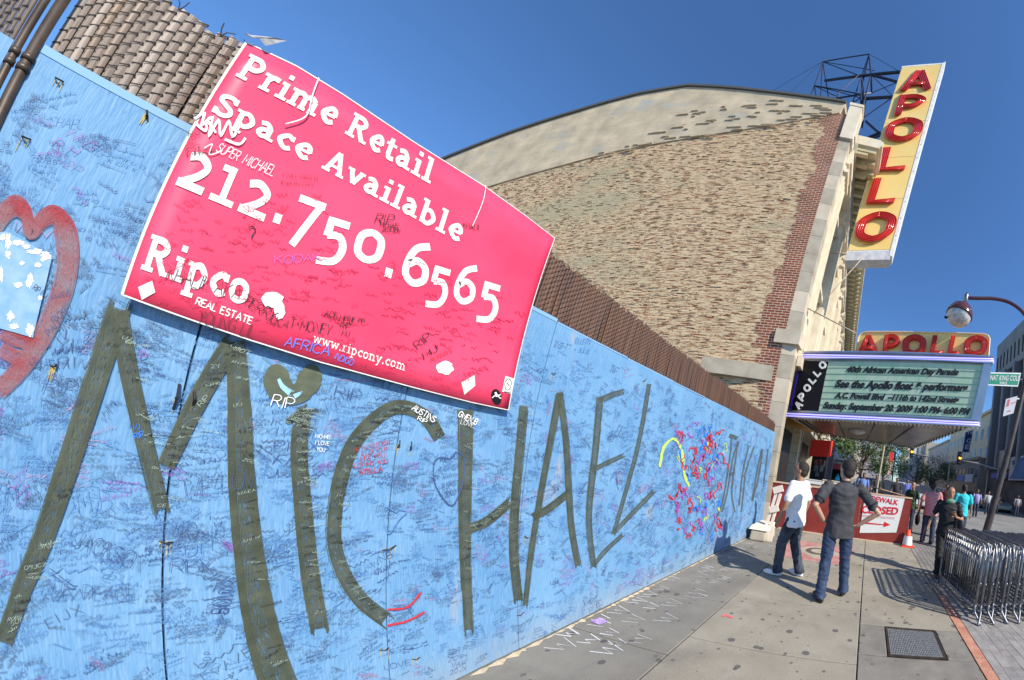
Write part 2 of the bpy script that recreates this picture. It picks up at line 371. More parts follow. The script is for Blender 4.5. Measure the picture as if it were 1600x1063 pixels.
# ---------------------------------------------------------------- two stroke alphabets
def parse(s):
    out = []
    for st in s.split('|'):
        k = ''
        while st and st[0] in '~s@': k += st[0]; st = st[1:]
        pts = [tuple(float(q) for q in a.split(',')) for a in st.split()]
        if '@' in k: pts = crom(pts, 6, True)
        elif '~' in k: pts = crom(pts, 6)
        out.append((pts, 's' in k))
    return out
CAPS = {}
for k, w, s in [
 ('A', 7, "0,0 3.5,10 7,0|1.3,3.7 5.7,3.7"), ('B', 6, "0,0 0,10|~0,10 4,10 5.6,7.7 4,5.3 0,5.3|~0,5.3 4.4,5.3 6,2.7 4.4,0 0,0"),
 ('C', 6.6, "~6.4,8.2 4,10 1,8.5 0,5 1,1.5 4,0 6.5,1.8"), ('D', 6.6, "0,0 0,10|~0,10 3.8,9.8 6.5,7.5 6.5,2.5 3.8,.2 0,0"),
 ('E', 5.5, "5.5,10 0,10 0,0 5.5,0|0,5.2 4.6,5.2"), ('F', 5.5, "5.5,10 0,10 0,0|0,5.2 4.6,5.2"),
 ('G', 7, "~6.4,8.2 4,10 1,8.5 0,5 1,1.5 4,0 6.6,1.6|6.6,1.4 6.6,4.8 4,4.8"), ('H', 6.4, "0,0 0,10|6.4,0 6.4,10|0,5.2 6.4,5.2"),
 ('I', 1.4, ".7,0 .7,10"), ('J', 5, "~4.6,10 4.6,2.4 2.6,0 .2,1.8"), ('K', 6.2, "0,0 0,10|6,10 0,4.4|2,6 6.2,0"), ('L', 5, "0,10 0,0 5,0"),
 ('M', 8, "0,0 .6,10 4,3 7.4,10 8,0"), ('N', 6.6, "0,0 0,10 6.6,0 6.6,10"), ('O', 7, "@3.5,10 6.4,8.3 7,5 6.4,1.7 3.5,0 .6,1.7 0,5 .6,8.3"),
 ('P', 6, "0,0 0,10|~0,10 4.2,10 6,7.4 4.2,4.8 0,4.8"), ('R', 6.2, "0,0 0,10|~0,10 4.2,10 5.8,7.5 4.2,5 0,5|2.8,5 6.2,0"),
 ('S', 5.8, "~5.4,8.6 3,10 .6,8.2 1.2,6 4.4,4.6 5.6,2.4 3,0 .2,1.4"), ('T', 6.4, "0,10 6.4,10|3.2,10 3.2,0"),
 ('U', 6.4, "~0,10 0,3.2 1.4,.4 3.2,0 5,.4 6.4,3.2 6.4,10"), ('V', 6.6, "0,10 3.3,0 6.6,10"), ('W', 9, "0,10 2.2,0 4.5,8 6.8,0 9,10"),
 ('X', 6, "0,0 6,10|0,10 6,0"), ('Y', 6, "0,10 3,5 6,10|3,5 3,0"), ('Z', 6, "0,10 6,10 0,0 6,0"), ('0', 6, "@3,10 5.6,8 6,5 5.6,2 3,0 .4,2 0,5 .4,8"),
 ('2', 5.6, "~.4,8 2.8,10 5.2,8 4.4,5 .2,0|.2,0 5.6,0"), ('9', 6, "~5.6,6 3,4.6 .6,6.6 1,9.2 3,10 5.4,8.8 5.6,6 4.6,0"),
 ('-', 4, ".4,4.6 3.6,4.6"), ('.', 1.6, ".4,0 .4,.9"), ('&', 6.4, "~6.4,.2 1.4,7.6 2.6,10 4.2,8 .6,3.6 .6,.8 3,0 6,4"), ('+', 4, "2,2 2,7|0,4.5 4,4.5"), ("'", 1.6, ".6,8 .8,10")]:
    CAPS[k] = (w, parse(s))
CAPS[' '] = (3.4, [])
SLAB = {' ': (3.6, [])}
for k, w, s in [
 ('P', 8.4, "1.9,0 1.9,10|~1.9,9.1 5.1,9.1 6.8,7.1 5.1,5.1 1.9,5.1|s0,.6 4.2,.6|s0,9.4 2,9.4"),
 ('R', 9.4, "1.9,0 1.9,10|~1.9,9.1 4.9,9.1 6.6,7.3 4.9,5.4 1.9,5.4|4,5.4 7.5,.3|s0,.6 4,.6|s0,9.4 2,9.4|s6.6,.6 9.3,.6"),
 ('S', 7.6, "~6.5,7.9 5.4,9.2 3.6,9.3 1.7,8.5 1.6,6.6 3.5,5.4 5.7,4.1 6.1,2.2 4.5,.8 2.4,.8 .9,2.3|s6.6,9.9 6.6,7|s.8,0 .8,3"),
 ('A', 9.4, "1.7,.5 4.7,10|4.7,10 7.7,.5|s2.8,3.3 6.6,3.3|s0,.6 3.4,.6|s6.1,.6 9.3,.6"),
 ('a', 7.2, "~1,5.9 3.1,6.5 4.8,4.9|4.8,5.2 4.8,.1|s4.8,.6 7,.6|~4.8,3.9 2.5,3.7 1.3,2 2.6,.7 4.8,1.7"),
 ('b', 7.6, "1.8,0 1.8,10.4|~1.8,5.6 4.2,6.3 6.2,3.5 4.2,.6 1.8,1.3|s0,9.9 1.9,9.9"),
 ('c', 6.4, "~5.6,5.4 3.7,6.3 1.3,3.5 3.7,.7 5.8,1.6|s5.6,6.9 5.6,4.6"),
 ('e', 6.9, "s1.3,3.6 5.9,3.6|~5.7,3.6 5.2,5.7 3.6,6.3 1.4,3.5 3.8,.7 5.9,1.5"),
 ('i', 4.5, "2.3,0 2.3,6.8|s.2,.6 4.4,.6|s.5,6.2 2.4,6.2|2.3,8.5 2.3,10.3"),
 ('l', 4.5, "2.3,0 2.3,10.4|s.2,.6 4.4,.6|s.5,9.8 2.4,9.8"),
 ('m', 11.6, "1.9,0 1.9,6.8|~1.9,5.1 3.7,6.2 5.6,5.1|5.6,5.3 5.6,0|~5.6,5.1 7.6,6.2 9.4,5.1|9.4,5.3 9.4,0|s0,6.2 2,6.2|s.1,.6 3.6,.6|s4.4,.6 7.1,.6|s8.1,.6 11.4,.6"),
 ('n', 8.2, "1.9,0 1.9,6.8|~1.9,5.1 3.9,6.2 6,5.1|6,5.3 6,0|s0,6.2 2,6.2|s.1,.6 3.7,.6|s4.7,.6 8,.6"),
 ('o', 7.2, "@3.6,6.3 5.5,5.4 5.9,3.5 5.5,1.6 3.6,.7 1.7,1.6 1.3,3.5 1.7,5.4"),
 ('p', 7.8, "2,-3 2,6.8|~2,5.6 4.4,6.3 6.4,3.5 4.4,.6 2,1.3|s0,6.2 2.1,6.2|s.2,-2.5 4.2,-2.5"),
 ('r', 6, "2,0 2,6.8|~2,4.2 3.3,6 5.8,6|s0,6.2 2.1,6.2|s.2,.6 4.2,.6"),
 ('t', 5.1, "2.2,8.8 2.2,1.8|~2.2,2.2 2.9,.7 4.9,.9|s.2,6.2 4.8,6.2"),
 ('v', 7.6, "1.4,6.6 3.8,.5|3.8,.5 6.2,6.6|s0,6.2 2.8,6.2|s4.9,6.2 7.5,6.2"),
 ('w', 10.6, "1.3,6.6 3.2,.5|3.2,.5 5.3,6.4|5.3,6.4 7.4,.5|7.4,.5 9.3,6.6|s0,6.2 2.6,6.2|s8,6.2 10.5,6.2"),
 ('y', 7.6, "1.4,6.6 3.8,.7|6.2,6.6 3,-2.2|s0,6.2 2.8,6.2|s4.9,6.2 7.5,6.2|s1,-2.5 3.2,-2.5"),
 ('.', 3.2, "1.5,0 1.5,1.9"),
 ('2', 7, "~1,5.5 3.2,6.2 5.3,4.9 4.2,2.9 1.2,.7|.6,.75 6.4,.75"), ('1', 6, "3.2,0 3.2,7|s.9,6.3 3.2,6.3|s.6,.6 5.7,.6"),
 ('7', 6.8, ".8,6.2 6.3,6.2|5.5,6.2 2.3,-3"), ('5', 6.6, "5.6,6.2 1.9,6.2|2,6.9 1.8,3|~1.8,3.2 4.2,3.5 5.4,1.3 4.3,-1.5 1,-2.3"),
 ('0', 7, "@3.5,6.3 5.3,5.4 5.7,3.5 5.3,1.6 3.5,.7 1.7,1.6 1.3,3.5 1.7,5.4"), ('6', 7, "~5.6,9.2 2.9,7.8 1.6,4.8 1.7,2 3.6,.7 5.6,2 5.5,4.4 3.6,5.4 1.9,4.2")]:
    SLAB[k] = (w, parse(s))
LIFT = [0.0]
def lay(mb, s, font, F, w, sw=None, gap=1.4, nrm=V3((0, -1, 0)), lift=.003, jit=0, total=None):
    """lay the string s in unit space (u 0..1 along, v 0..1 cap height) mapped by F"""
    tot = sum(font[c][0] + gap for c in s) - gap
    x = 0; asp = 1.0
    for c in s:
        gw, st = font[c]; jy = random.uniform(-jit, jit); js = random.uniform(-jit, jit) * .5
        for pts, thin in st:
            LIFT[0] = (LIFT[0] + .00002) % .0008
            q = [(x + a + js * b * .3, b * (1 + js * .1) + jy) for a, b in pts]
            mb.ribbon(q, (sw if thin and sw else w), lambda a, b: F(a / tot, b / 10), lift + LIFT[0], nrm)
        x += gw + gap
def pxrun(pl, p0, p1, up0, up1, mid=None):
    """plane function pl, baseline from p0 to p1 (with an optional middle), cap tops up0/up1"""
    def F(u, v):
        if mid:
            bx = (1 - u) * (1 - 2 * u) * p0[0] + 4 * u * (1 - u) * mid[0] + u * (2 * u - 1) * p1[0]
            by = (1 - u) * (1 - 2 * u) * p0[1] + 4 * u * (1 - u) * mid[1] + u * (2 * u - 1) * p1[1]
        else: bx = p0[0] + (p1[0] - p0[0]) * u; by = p0[1] + (p1[1] - p0[1]) * u
        ux = up0[0] + (up1[0] - up0[0]) * u; uy = up0[1] + (up1[1] - up0[1]) * u
        return pl(bx + ux * v, by + uy * v)
    return F
# ================================================================ THE SETTING
D = 2.31                                       # the hoarding stands along y = D
g = MB(); g.quad((-60, -60, -.02), (400, -60, -.02), (400, 60, -.02), (-60, 60, -.02))
o = struct(g.build('ground', M_ASPH))
g = MB(); g.box((-3, -16, -.05), (300, -3.35, -.012)); road = struct(g.build('road', M_ASPH))
pv = struct(thing('sidewalk', 'x', 'x', (0, 0, 0))); del pv['label']; del pv['category']
g = MB(); g.box((-4, -3.2, -.3), (60, 2.9, -.012)); g.build('sidewalk_bed', M_HOLE, pv)
xs = [-2.1, -1.05, 0, 1.02, 2.04, 3.07, 4.1, 5.12, 6.15, 7.2, 8.4, 9.8, 11.4, 14, 18, 24]
def flag(x0, x1, y0, y1, m, name='paving_slab'):
    j = .005; b = MB(); dz = random.uniform(-.0015, .0015)
    p = [(x0 + j, y0 + j), (x1 - j, y0 + j), (x1 - j, y1 - j), (x0 + j, y1 - j)]; c = .006
    q = [(x0 + j + c, y0 + j + c), (x1 - j - c, y0 + j + c), (x1 - j - c, y1 - j - c), (x0 + j + c, y1 - j - c)]
    k = [(a, b_, -.012) for a, b_ in p] + [(a, b_, -.005 + dz) for a, b_ in p] + [(a, b_, dz) for a, b_ in q]
    b.v = [V3(t) for t in k]
    b.f = [(8, 9, 10, 11)] + [(i, (i + 1) % 4, 4 + (i + 1) % 4, 4 + i) for i in range(4)] + [(4 + i, 4 + (i + 1) % 4, 8 + (i + 1) % 4, 8 + i) for i in range(4)]
    return b.build(name, m, pv)
for i in range(len(xs) - 1):
    a, b = xs[i], xs[i + 1]
    flag(a, b, 1.37, 2.36 if a < 7 else 2.7, M_SLAB2)
    if a < 8: flag(a + .3, b + .3 if b < 8 else b, -.10, 1.37, M_SLAB)
    else: flag(a, b, -.10, 1.37, M_SLAB)
    if a == 3.07: flag(3.07, 4.1, -1.2, -.10, M_SLAB)
    elif a == 2.04:
        flag(2.04, 2.50, -1.2, -.10, M_SLAB3); flag(2.50, 3.07, -.37, -.10, M_SLAB3); flag(2.50, 3.07, -1.2, -.93, M_SLAB3)
    elif a >= 0: flag(a, b, -1.2, -.10, M_SLAB if a > 1 else M_SLAB3)
# iron hatch let into the slab
h = thing('sidewalk_hatch', 'square iron grating hatch sunk in the sidewalk beside the brick kerb strip', 'hatch', (2.78, -.65, 0))
b = MB()
for a_, b_ in (((2.505, -.925), (2.535, -.375)), ((3.035, -.925), (3.065, -.375)), ((2.535, -.925), (3.035, -.9)), ((2.535, -.4), (3.035, -.375))): b.box((*a_, -.02), (*b_, .004))
b.build('hatch_frame', M_POLE, h)
b = MB(); b.box((2.53, -.92, -.03), (3.04, -.38, -.02)); b.build('hatch_pit', mat('hatch_pit_dirt', (.10, .10, .095), .9), h)
bar = MB().box((0, 0, -.016), (.49, .007, .001)).mesh('grating_bar'); bar.materials.append(mat('worn_iron', (.45, .46, .46), .5, .5, c2=(.30, .31, .32), scale=30))
for i in range(30): link(bar, 'grating_bar', h, V3((2.54, -.895 + i * .0168, 0)))
bar = MB().box((0, 0, -.013), (.006, .49, -.001)).mesh('cross_bar'); bar.materials.append(MATS['worn_iron'])
for i in range(13): link(bar, 'cross_bar', h, V3((2.56 + i * .037, -.895, 0)))
# red brick edging and grey pavers
M_EDGE = mat('orange_brick', (.40, .17, .11), .85, c2=(.50, .26, .18), scale=9, bump=.4)
M_PAV = mat('grey_paver', (.235, .225, .215), .9, c2=(.30, .29, .275), scale=7, bump=.4)
M_PAV2 = mat('dark_grey_paver', (.20, .19, .185), .9, c2=(.27, .26, .25), scale=9, bump=.4)
me = MB().box((.003, .003, -.03), (.197, .112, .0)).mesh('brick'); me.materials.append(M_EDGE)
for i in range(13): link(me, 'brick', pv, V3((1.55 + i * .2, -1.32, random.uniform(-.001, .002))))
pm = []
for m_ in (M_PAV, M_PAV2):
    me = MB().box((.002, .002, -.03), (.198, .098, .0)).mesh('paver'); me.materials.append(m_); pm.append(me)
cnt = 0
for r in range(16):
    for c in range(18):
        x = 1.7 + c * .2 + (r % 2) * .1; y = -1.425 - r * .1
        if x > 3.3 and y < -1.6: continue
        if x < 2.0 + (-1.4 - y) * .9 - .3: continue
        link(pm[random.random() < .35], 'paver', pv, V3((x, y, random.uniform(-.002, .002)))); cnt += 1
M_PAVF = brickmat('paver_field', (.27, .26, .25), (.22, .21, .20), (.10, .10, .10), .2, .1, .008, bump=.4)
b = MB()
b.box((3.3, -3.2, -.03), (30, -1.33, -.004)); b.box((-3, -3.2, -.03), (3.3, -1.43, -.008)); b.box((-3, -1.43, -.03), (1.55, -1.21, -.004)); b.box((4.1, -1.33, -.03), (30, -1.205, -.003))
o = b.build('paver_field', M_PAVF, pv); uvplane(o, lambda p: (p.x, p.y))
o['kind'] = 'stuff'
kb = MB(); kb.box((-4, -3.35, -.12), (60, -3.2, .004)); struct(kb.build('kerb', M_STONED))
# worn plaque in the sidewalk: red field with a grey medallion
pl = thing('sidewalk_plaque', 'worn red star plaque with grey medallion set flat in the sidewalk before the red barrier', 'plaque', (5.6, .6, 0))
b = MB(); b.box((5.05, .15, -.004), (6.35, 1.45, .0035)); b.build('red_field', mat('faded_red_terrazzo', (.38, .15, .14), .8, c2=(.46, .26, .23), scale=8), pl)
def disc(c, r, z, n=40, a=1, b_=1): return [(c[0] + r * a * cos(2 * pi * i / n), c[1] + r * b_ * sin(2 * pi * i / n), z) for i in range(n)]
b = MB(); b.slab([(5.2, .8, .004), (5.7, .35, .004), (6.2, .8, .004), (5.7, 1.25, .004)], (0, 0, .003)); b.build('grey_diamond', M_STONED, pl)
b = MB(); b.slab(disc((5.7, .8), .24, .007), (0, 0, .003)); b.build('medallion', mat('dull_bronze', (.16, .15, .14), .5, .4), pl)
b = MB(); b.slab(disc((5.7, .8), .14, .010), (0, 0, .003)); b.build('medallion_centre', M_STONED, pl)
# chalk scrawls and bits on the grey strip
b = MB(); rr = random.Random(3)
for i in range(46):
    x = 1.75 + (i / 46) ** 1.25 * 4.3 + rr.uniform(-.06, .06); y = rr.choice((1.72, 1.95, 2.12)) + rr.uniform(-.1, .08)
    pts = [(0, .05), (.03, 0), (.05, .04), (.08, -.01), (.11, .05)]; sc = rr.uniform(.6, 1.2)
    q = [(x + sc * (p[0] * 1.3 + rr.uniform(-.01, .01)), y + sc * (p[1] * 2.6 + rr.uniform(-.015, .015))) for p in pts]
    b.ribbon(q, rr.uniform(.004, .011), lambda a, c: V3((a, c, 0)), .0035, V3((0, 0, 1)), .5)
stuff(b.build('chalk_scrawl', mat('chalk', (.62, .62, .62), .95), pv))
b = MB()
for q in ([(1.99, .36), (2.03, .39), (2.06, .36)], [(2.47, .64), (2.5, .60), (2.56, .62)], [(3.28, .32), (3.31, .37)]):
    pass
q = [onZ(*p) for p in ((1128, 964), (1136, 962), (1145, 966))]; b.ribbon([(p.x, p.y) for p in q], .025, lambda a, c: V3((a, c, 0)), .004, V3((0, 0, 1)), .4)
b.build('red_paint_mark', mat('red_spray', (.75, .12, .12), .8), pv)
p = onZ(933, 973)
b = MB(); b.slab([(p.x - .03, p.y - .05, .004), (p.x + .05, p.y - .06, .004), (p.x + .06, p.y + .03, .01), (p.x - .02, p.y + .05, .006)], (0, 0, .004))
tag(b.build('litter', mat('violet_wrapper', (.55, .45, .75), .4, c2=(.3, .1, .5), scale=50)), 'crumpled violet and white wrapper lying on the sidewalk by the hoarding foot', 'litter')
# sand and dust at the foot of the hoarding
b = MB(); rr = random.Random(5)
x = 1.3
while x < 6.6:
    w = rr.uniform(.05, .16); h_ = rr.uniform(.006, .03) * (1 if x < 3 else .7)
    b.poly([(x, D - .012, .001), (x + w * .5, D - .02 - h_ * 1.5, .0015), (x + w, D - .012, .001), (x + w * .5, D - .013, h_ * .5)]); x += w * .8
stuff(b.build('sand_fillet', mat('yellow_sand', (.55, .44, .27), .95, c2=(.42, .36, .27), scale=30), pv))

# ================================================================ HOARDING
wall = lambda x, y: onY(x, y, D)
HB = thing('plywood_hoarding', 'long sky-blue plywood hoarding covered in marker tributes and the big brushed name', 'hoarding', (3, D, 0))
edges = [-.05, .44, .96, 1.62, 2.32, 3.02, 3.7, 4.4, 5.1, 5.8, 6.45, 6.72]
def top(x): return 2.315 - .008 * max(0, x)
pw = []
for i in range(len(edges) - 1):
    a, c = edges[i] + .0022, edges[i + 1] - .0022; dy = random.uniform(-.003, .003); zt = random.uniform(-.006, .006)
    step = .012 if c < 1.7 else 0
    b = MB(); b.hexa([(a, D + .001, .012 if a > 1 else .012), (c, D + .001 + dy, .012), (c, D + .018, .012), (a, D + .018, .012),
                      (a, D + .001, top(a) + step + zt), (c, D + .001 + dy, top(c) + step + zt), (c, D + .018, top(c) + step + zt), (a, D + .018, top(a) + step + zt)])
    pw.append(b.build('plywood_panel', M_PLY, HB))
b = MB(); b.box((-.04, D + .022, .0), (6.7, D + .03, 2.2)); b.build('panel_backing', M_HOLE, HB)
# lighter top edge
b = MB()
for i in range(len(edges) - 1):
    a, c = edges[i] + .004, edges[i + 1] - .004
    b.box((a, D - .001, top(a) - .002), (c, D + .016, top(a) + .010 + (.012 if c < 1.7 else 0)))
b.build('paint_edge', mat('light_blue_edge', (.20, .38, .60), .6), HB)
# tie wires and their rust
TW = [((86, 122), (99, 129)), ((34, 213), (48, 219)), ((229, 173), (228, 187)), ((248, 845), (268, 847)), ((596, 860), (618, 852)), ((592, 1016), (607, 1012)),
      ((624, 688), (620, 700)), ((642, 690), (640, 704)), ((270, 640), (280, 600)), ((301, 634), (303, 610)), ((88, 570), (80, 572)), ((1004, 596), (1010, 592)), ((861, 583), (868, 584)), ((643, 1030), (655, 1027)), ((807, 962), (818, 957)), ((819, 838), (825, 840))]
wb = MB(); rb = MB()
for p, q in TW:
    a, c = wall(*p), wall(*q); wb = MB(); rb = MB(); wb.tube([a + V3((0, -.004, 0)), (a + c) / 2 + V3((0, -.014, -.003)), c + V3((0, -.004, 0))], .0025, 5)
    m_ = (a + c) / 2
    for k in (-.4, .1, .45):
        x0 = m_.x + (c.x - a.x) * k; rb.ribbon([(x0, m_.z), (x0 + random.uniform(-.003, .003), m_.z - random.uniform(.02, .07))], [.0035, .0012], lambda u, v: V3((u, D, v)), .0025, ragged=.4)
    tw_ = wb.build('tie_wire', M_WIRE, HB); stuff(rb.build('rust_run', M_RUST, tw_))
F0 = lambda x, z: V3((x, D, z))
def brush(b, pts, w, k=5, lift=.005, rag=.16):
    p = crom(pts, k) if len(pts) > 2 else [tuple(pts[0][i] + (pts[1][i] - pts[0][i]) * t / 8 for i in range(2)) for t in range(9)]
    ws = [w] * len(p) if isinstance(w, (int, float)) else [w[0] + (w[1] - w[0]) * i / (len(p) - 1) for i in range(len(p))]
    LIFT[0] = (LIFT[0] + .00004) % .0012
    b.ribbon(p, [w_ * .84 for w_ in ws], wall, lift + LIFT[0], ragged=.05, uv0=random.random() * 7)
    n = len(p); W0 = max(ws)
    if W0 > 5:
        for q_ in range(int(10 + W0 * .5)):                # single bristle tracks along both edges and past both ends
            f = random.choice((-1, 1)) * random.uniform(.30, .56); i0 = random.randint(0, max(0, n // 2)); i1 = random.randint(n // 2, n - 1)
            if random.random() < .5: i0 = 0
            if random.random() < .5: i1 = n - 1
            q = []
            for i in range(i0, i1 + 1):
                a, c = p[max(i - 1, 0)], p[min(i + 1, n - 1)]; dx, dy = c[0] - a[0], c[1] - a[1]; l = hypot(dx, dy) or 1
                q.append((p[i][0] - dy / l * ws[i] * f, p[i][1] + dx / l * ws[i] * f))
            if len(q) < 2: continue
            e = random.uniform(0, W0 * .5)
            if i1 == n - 1: q.append((q[-1][0] + (q[-1][0] - q[-2][0]) / (hypot(q[-1][0] - q[-2][0], q[-1][1] - q[-2][1]) or 1) * e, q[-1][1] + (q[-1][1] - q[-2][1]) / (hypot(q[-1][0] - q[-2][0], q[-1][1] - q[-2][1]) or 1) * e))
            LIFT[0] = (LIFT[0] + .00003) % .0012
            b.ribbon(q, W0 * random.uniform(.03, .11), wall, lift + LIFT[0], ragged=.3, uv0=random.random() * 7)
LT = [('M', 1, [([(4, 1003), (30, 930), (66, 840), (104, 730), (146, 600), (184, 482)], (27, 34)), ([(184, 486), (200, 580), (222, 680), (250, 796)], (26, 24)), ([(258, 728), (290, 660), (330, 585), (362, 536)], (22, 30)), ([(366, 534), (372, 640), (376, 760), (390, 890), (408, 990), (432, 1070)], (26, 54))]),
      ('I', 1, [([(474, 638), (466, 700), (472, 790), (482, 890), (497, 982)], (22, 26)), ([(446, 660), (478, 640)], (5, 16))]),
      ('C', 1, [([(686, 684), (662, 650), (622, 636), (584, 656), (548, 700), (526, 770), (520, 840), (532, 890), (560, 936), (600, 968)], (17, 24))]),
      ('H', 1, [([(727, 640), (727, 700), (726, 800), (727, 880), (732, 984)], (22, 13)), ([(818, 634), (810, 720), (803, 800), (802, 870), (809, 938)], (13, 13)), ([(731, 826), (760, 814), (796, 784)], (15, 12))]),
      ('A', 1, [([(874, 615), (860, 690), (845, 770), (830, 860), (820, 946)], (11, 8)), ([(874, 613), (884, 690), (889, 780), (893, 830), (903, 884)], (9, 9)), ([(832, 808), (855, 796), (886, 772)], (11, 10))]),
      ('E', 2, [([(937, 620), (930, 700), (921, 780), (920, 830), (927, 886)], (10, 8)), ([(936, 626), (955, 618), (974, 612)], (9, 8)), ([(924, 736), (945, 725), (972, 712)], (8, 6)), ([(926, 884), (946, 860), (972, 836)], (7, 6))]),
      ('L', 2, [([(1014, 600), (1000, 680), (985, 740), (958, 834)], (7, 6)), ([(957, 834), (990, 800), (1021, 768)], (7, 7))])]
for nm, mt, sts in LT:
    b = MB()
    for p, w in sts: brush(b, p, w, 8)
    b.build('brushed_letter', M_OLIVE if mt == 1 else M_OLIVE2, HB, fixn=False)
for p, w in [([(1143, 684), (1139, 722), (1128, 787), (1112, 821)], 3), ([(1139, 681), (1151, 685)], 6), ([(1153, 690), (1146, 740), (1143, 770), (1148, 801)], 3), ([(1153, 690), (1144, 720), (1136, 770), (1128, 800)], 3), ([(1139, 742), (1147, 739)], 5),
             ([(1170, 696), (1160, 740), (1155, 790)], 3), ([(1178, 698), (1162, 745)], 2.6), ([(1164, 745), (1158, 800)], 2.6), ([(1190, 703), (1182, 740), (1175, 783)], 3), ([(1191, 702), (1186, 740), (1176, 782)], 3), ([(1200, 702), (1193, 756)], 2.4)]:
    b = MB(); brush(b, p, w, 6, rag=.1); b.build('brushed_stroke', M_OLIVE2, HB, fixn=False)
# brushed heart above the i
b = MB(); hp = [(457, 600), (448, 580), (434, 569), (420, 572), (412, 588), (413, 606), (422, 622), (440, 632), (462, 633), (482, 622), (498, 604), (502, 585), (492, 571), (478, 572), (466, 584)]
hc = crom(hp, 5, True)[:-1]; b.poly([wall(x + random.uniform(-1.2, 1.2), y + random.uniform(-1.2, 1.2)) + V3((0, -.005, 0)) for x, y in hc])
b.build('brushed_heart', mat('solid_olive_paint', (.070, .085, .055), .7, c2=(.10, .115, .075), scale=30), HB, fixn=False)
b = MB(); brush(b, [(434, 592), (440, 604), (452, 614)], (4, 9), lift=.0075); brush(b, [(458, 620), (468, 614)], (8, 3), lift=.0075); b.build('heart_gap', mat('bare_blue', (.30, .55, .88), .6), HB, fixn=False)
# big red heart, left
b = MB()
for off in (0, 9, -8):
    brush(b, [(-14, 372 + off), (4, 338 + off), (24, 322 + off), (40, 336 + off * .6), (48, 366), (66, 344 + off * .5), (86, 336 + off * .6), (102 - off, 360), (105 - off, 410), (94 - off, 462), (66 - off, 524), (34 - off, 572), (-4 - off, 612)], 16, 8, lift=.005, rag=.3)
brush(b, [(2, 520), (26, 532), (52, 540)], 20, 6, rag=.3); brush(b, [(0, 545), (20, 556), (36, 560)], 22, 6, rag=.3)
b.build('red_heart', M_HEART, HB, fixn=False)
rr = random.Random(11)
b = MB(); b.poly([wall(*p) + V3((0, -.0085, 0)) for p in ((-6, 366), (8, 362), (40, 378), (81, 401), (72, 440), (62, 480), (51, 528), (24, 520), (-6, 512))]); b.build('repainted_patch', mat('pale_repaint', (.17, .34, .56), .7, c2=(.26, .42, .60), scale=30), HB, fixn=False)
for n_, (x, y, w, h_) in enumerate([(12, 378, 11, 26), (27, 380, 20, 10), (56, 394, 34, 9), (70, 402, 18, 16), (40, 386, 14, 8), (12, 398, 8, 16), (28, 446, 16, 9), (46, 440, 11, 26), (16, 494, 12, 18), (22, 510, 18, 9), (46, 516, 15, 20), (62, 466, 6, 9), (58, 415, 12, 9), (4, 372, 10, 12), (2, 430, 6, 30), (34, 412, 9, 7)]):
    pts = [(x + w * .5 * cos(t) * rr.uniform(.45, 1.2), y + h_ * .5 * sin(t) * rr.uniform(.45, 1.2)) for t in [2 * pi * i / 22 for i in range(22)]]
    b = MB(); b.poly([wall(*p) + V3((0, -.0095 - n_ * .00005, 0)) for p in pts]); b.build('bare_white_patch', M_INKW, HB, fixn=False)
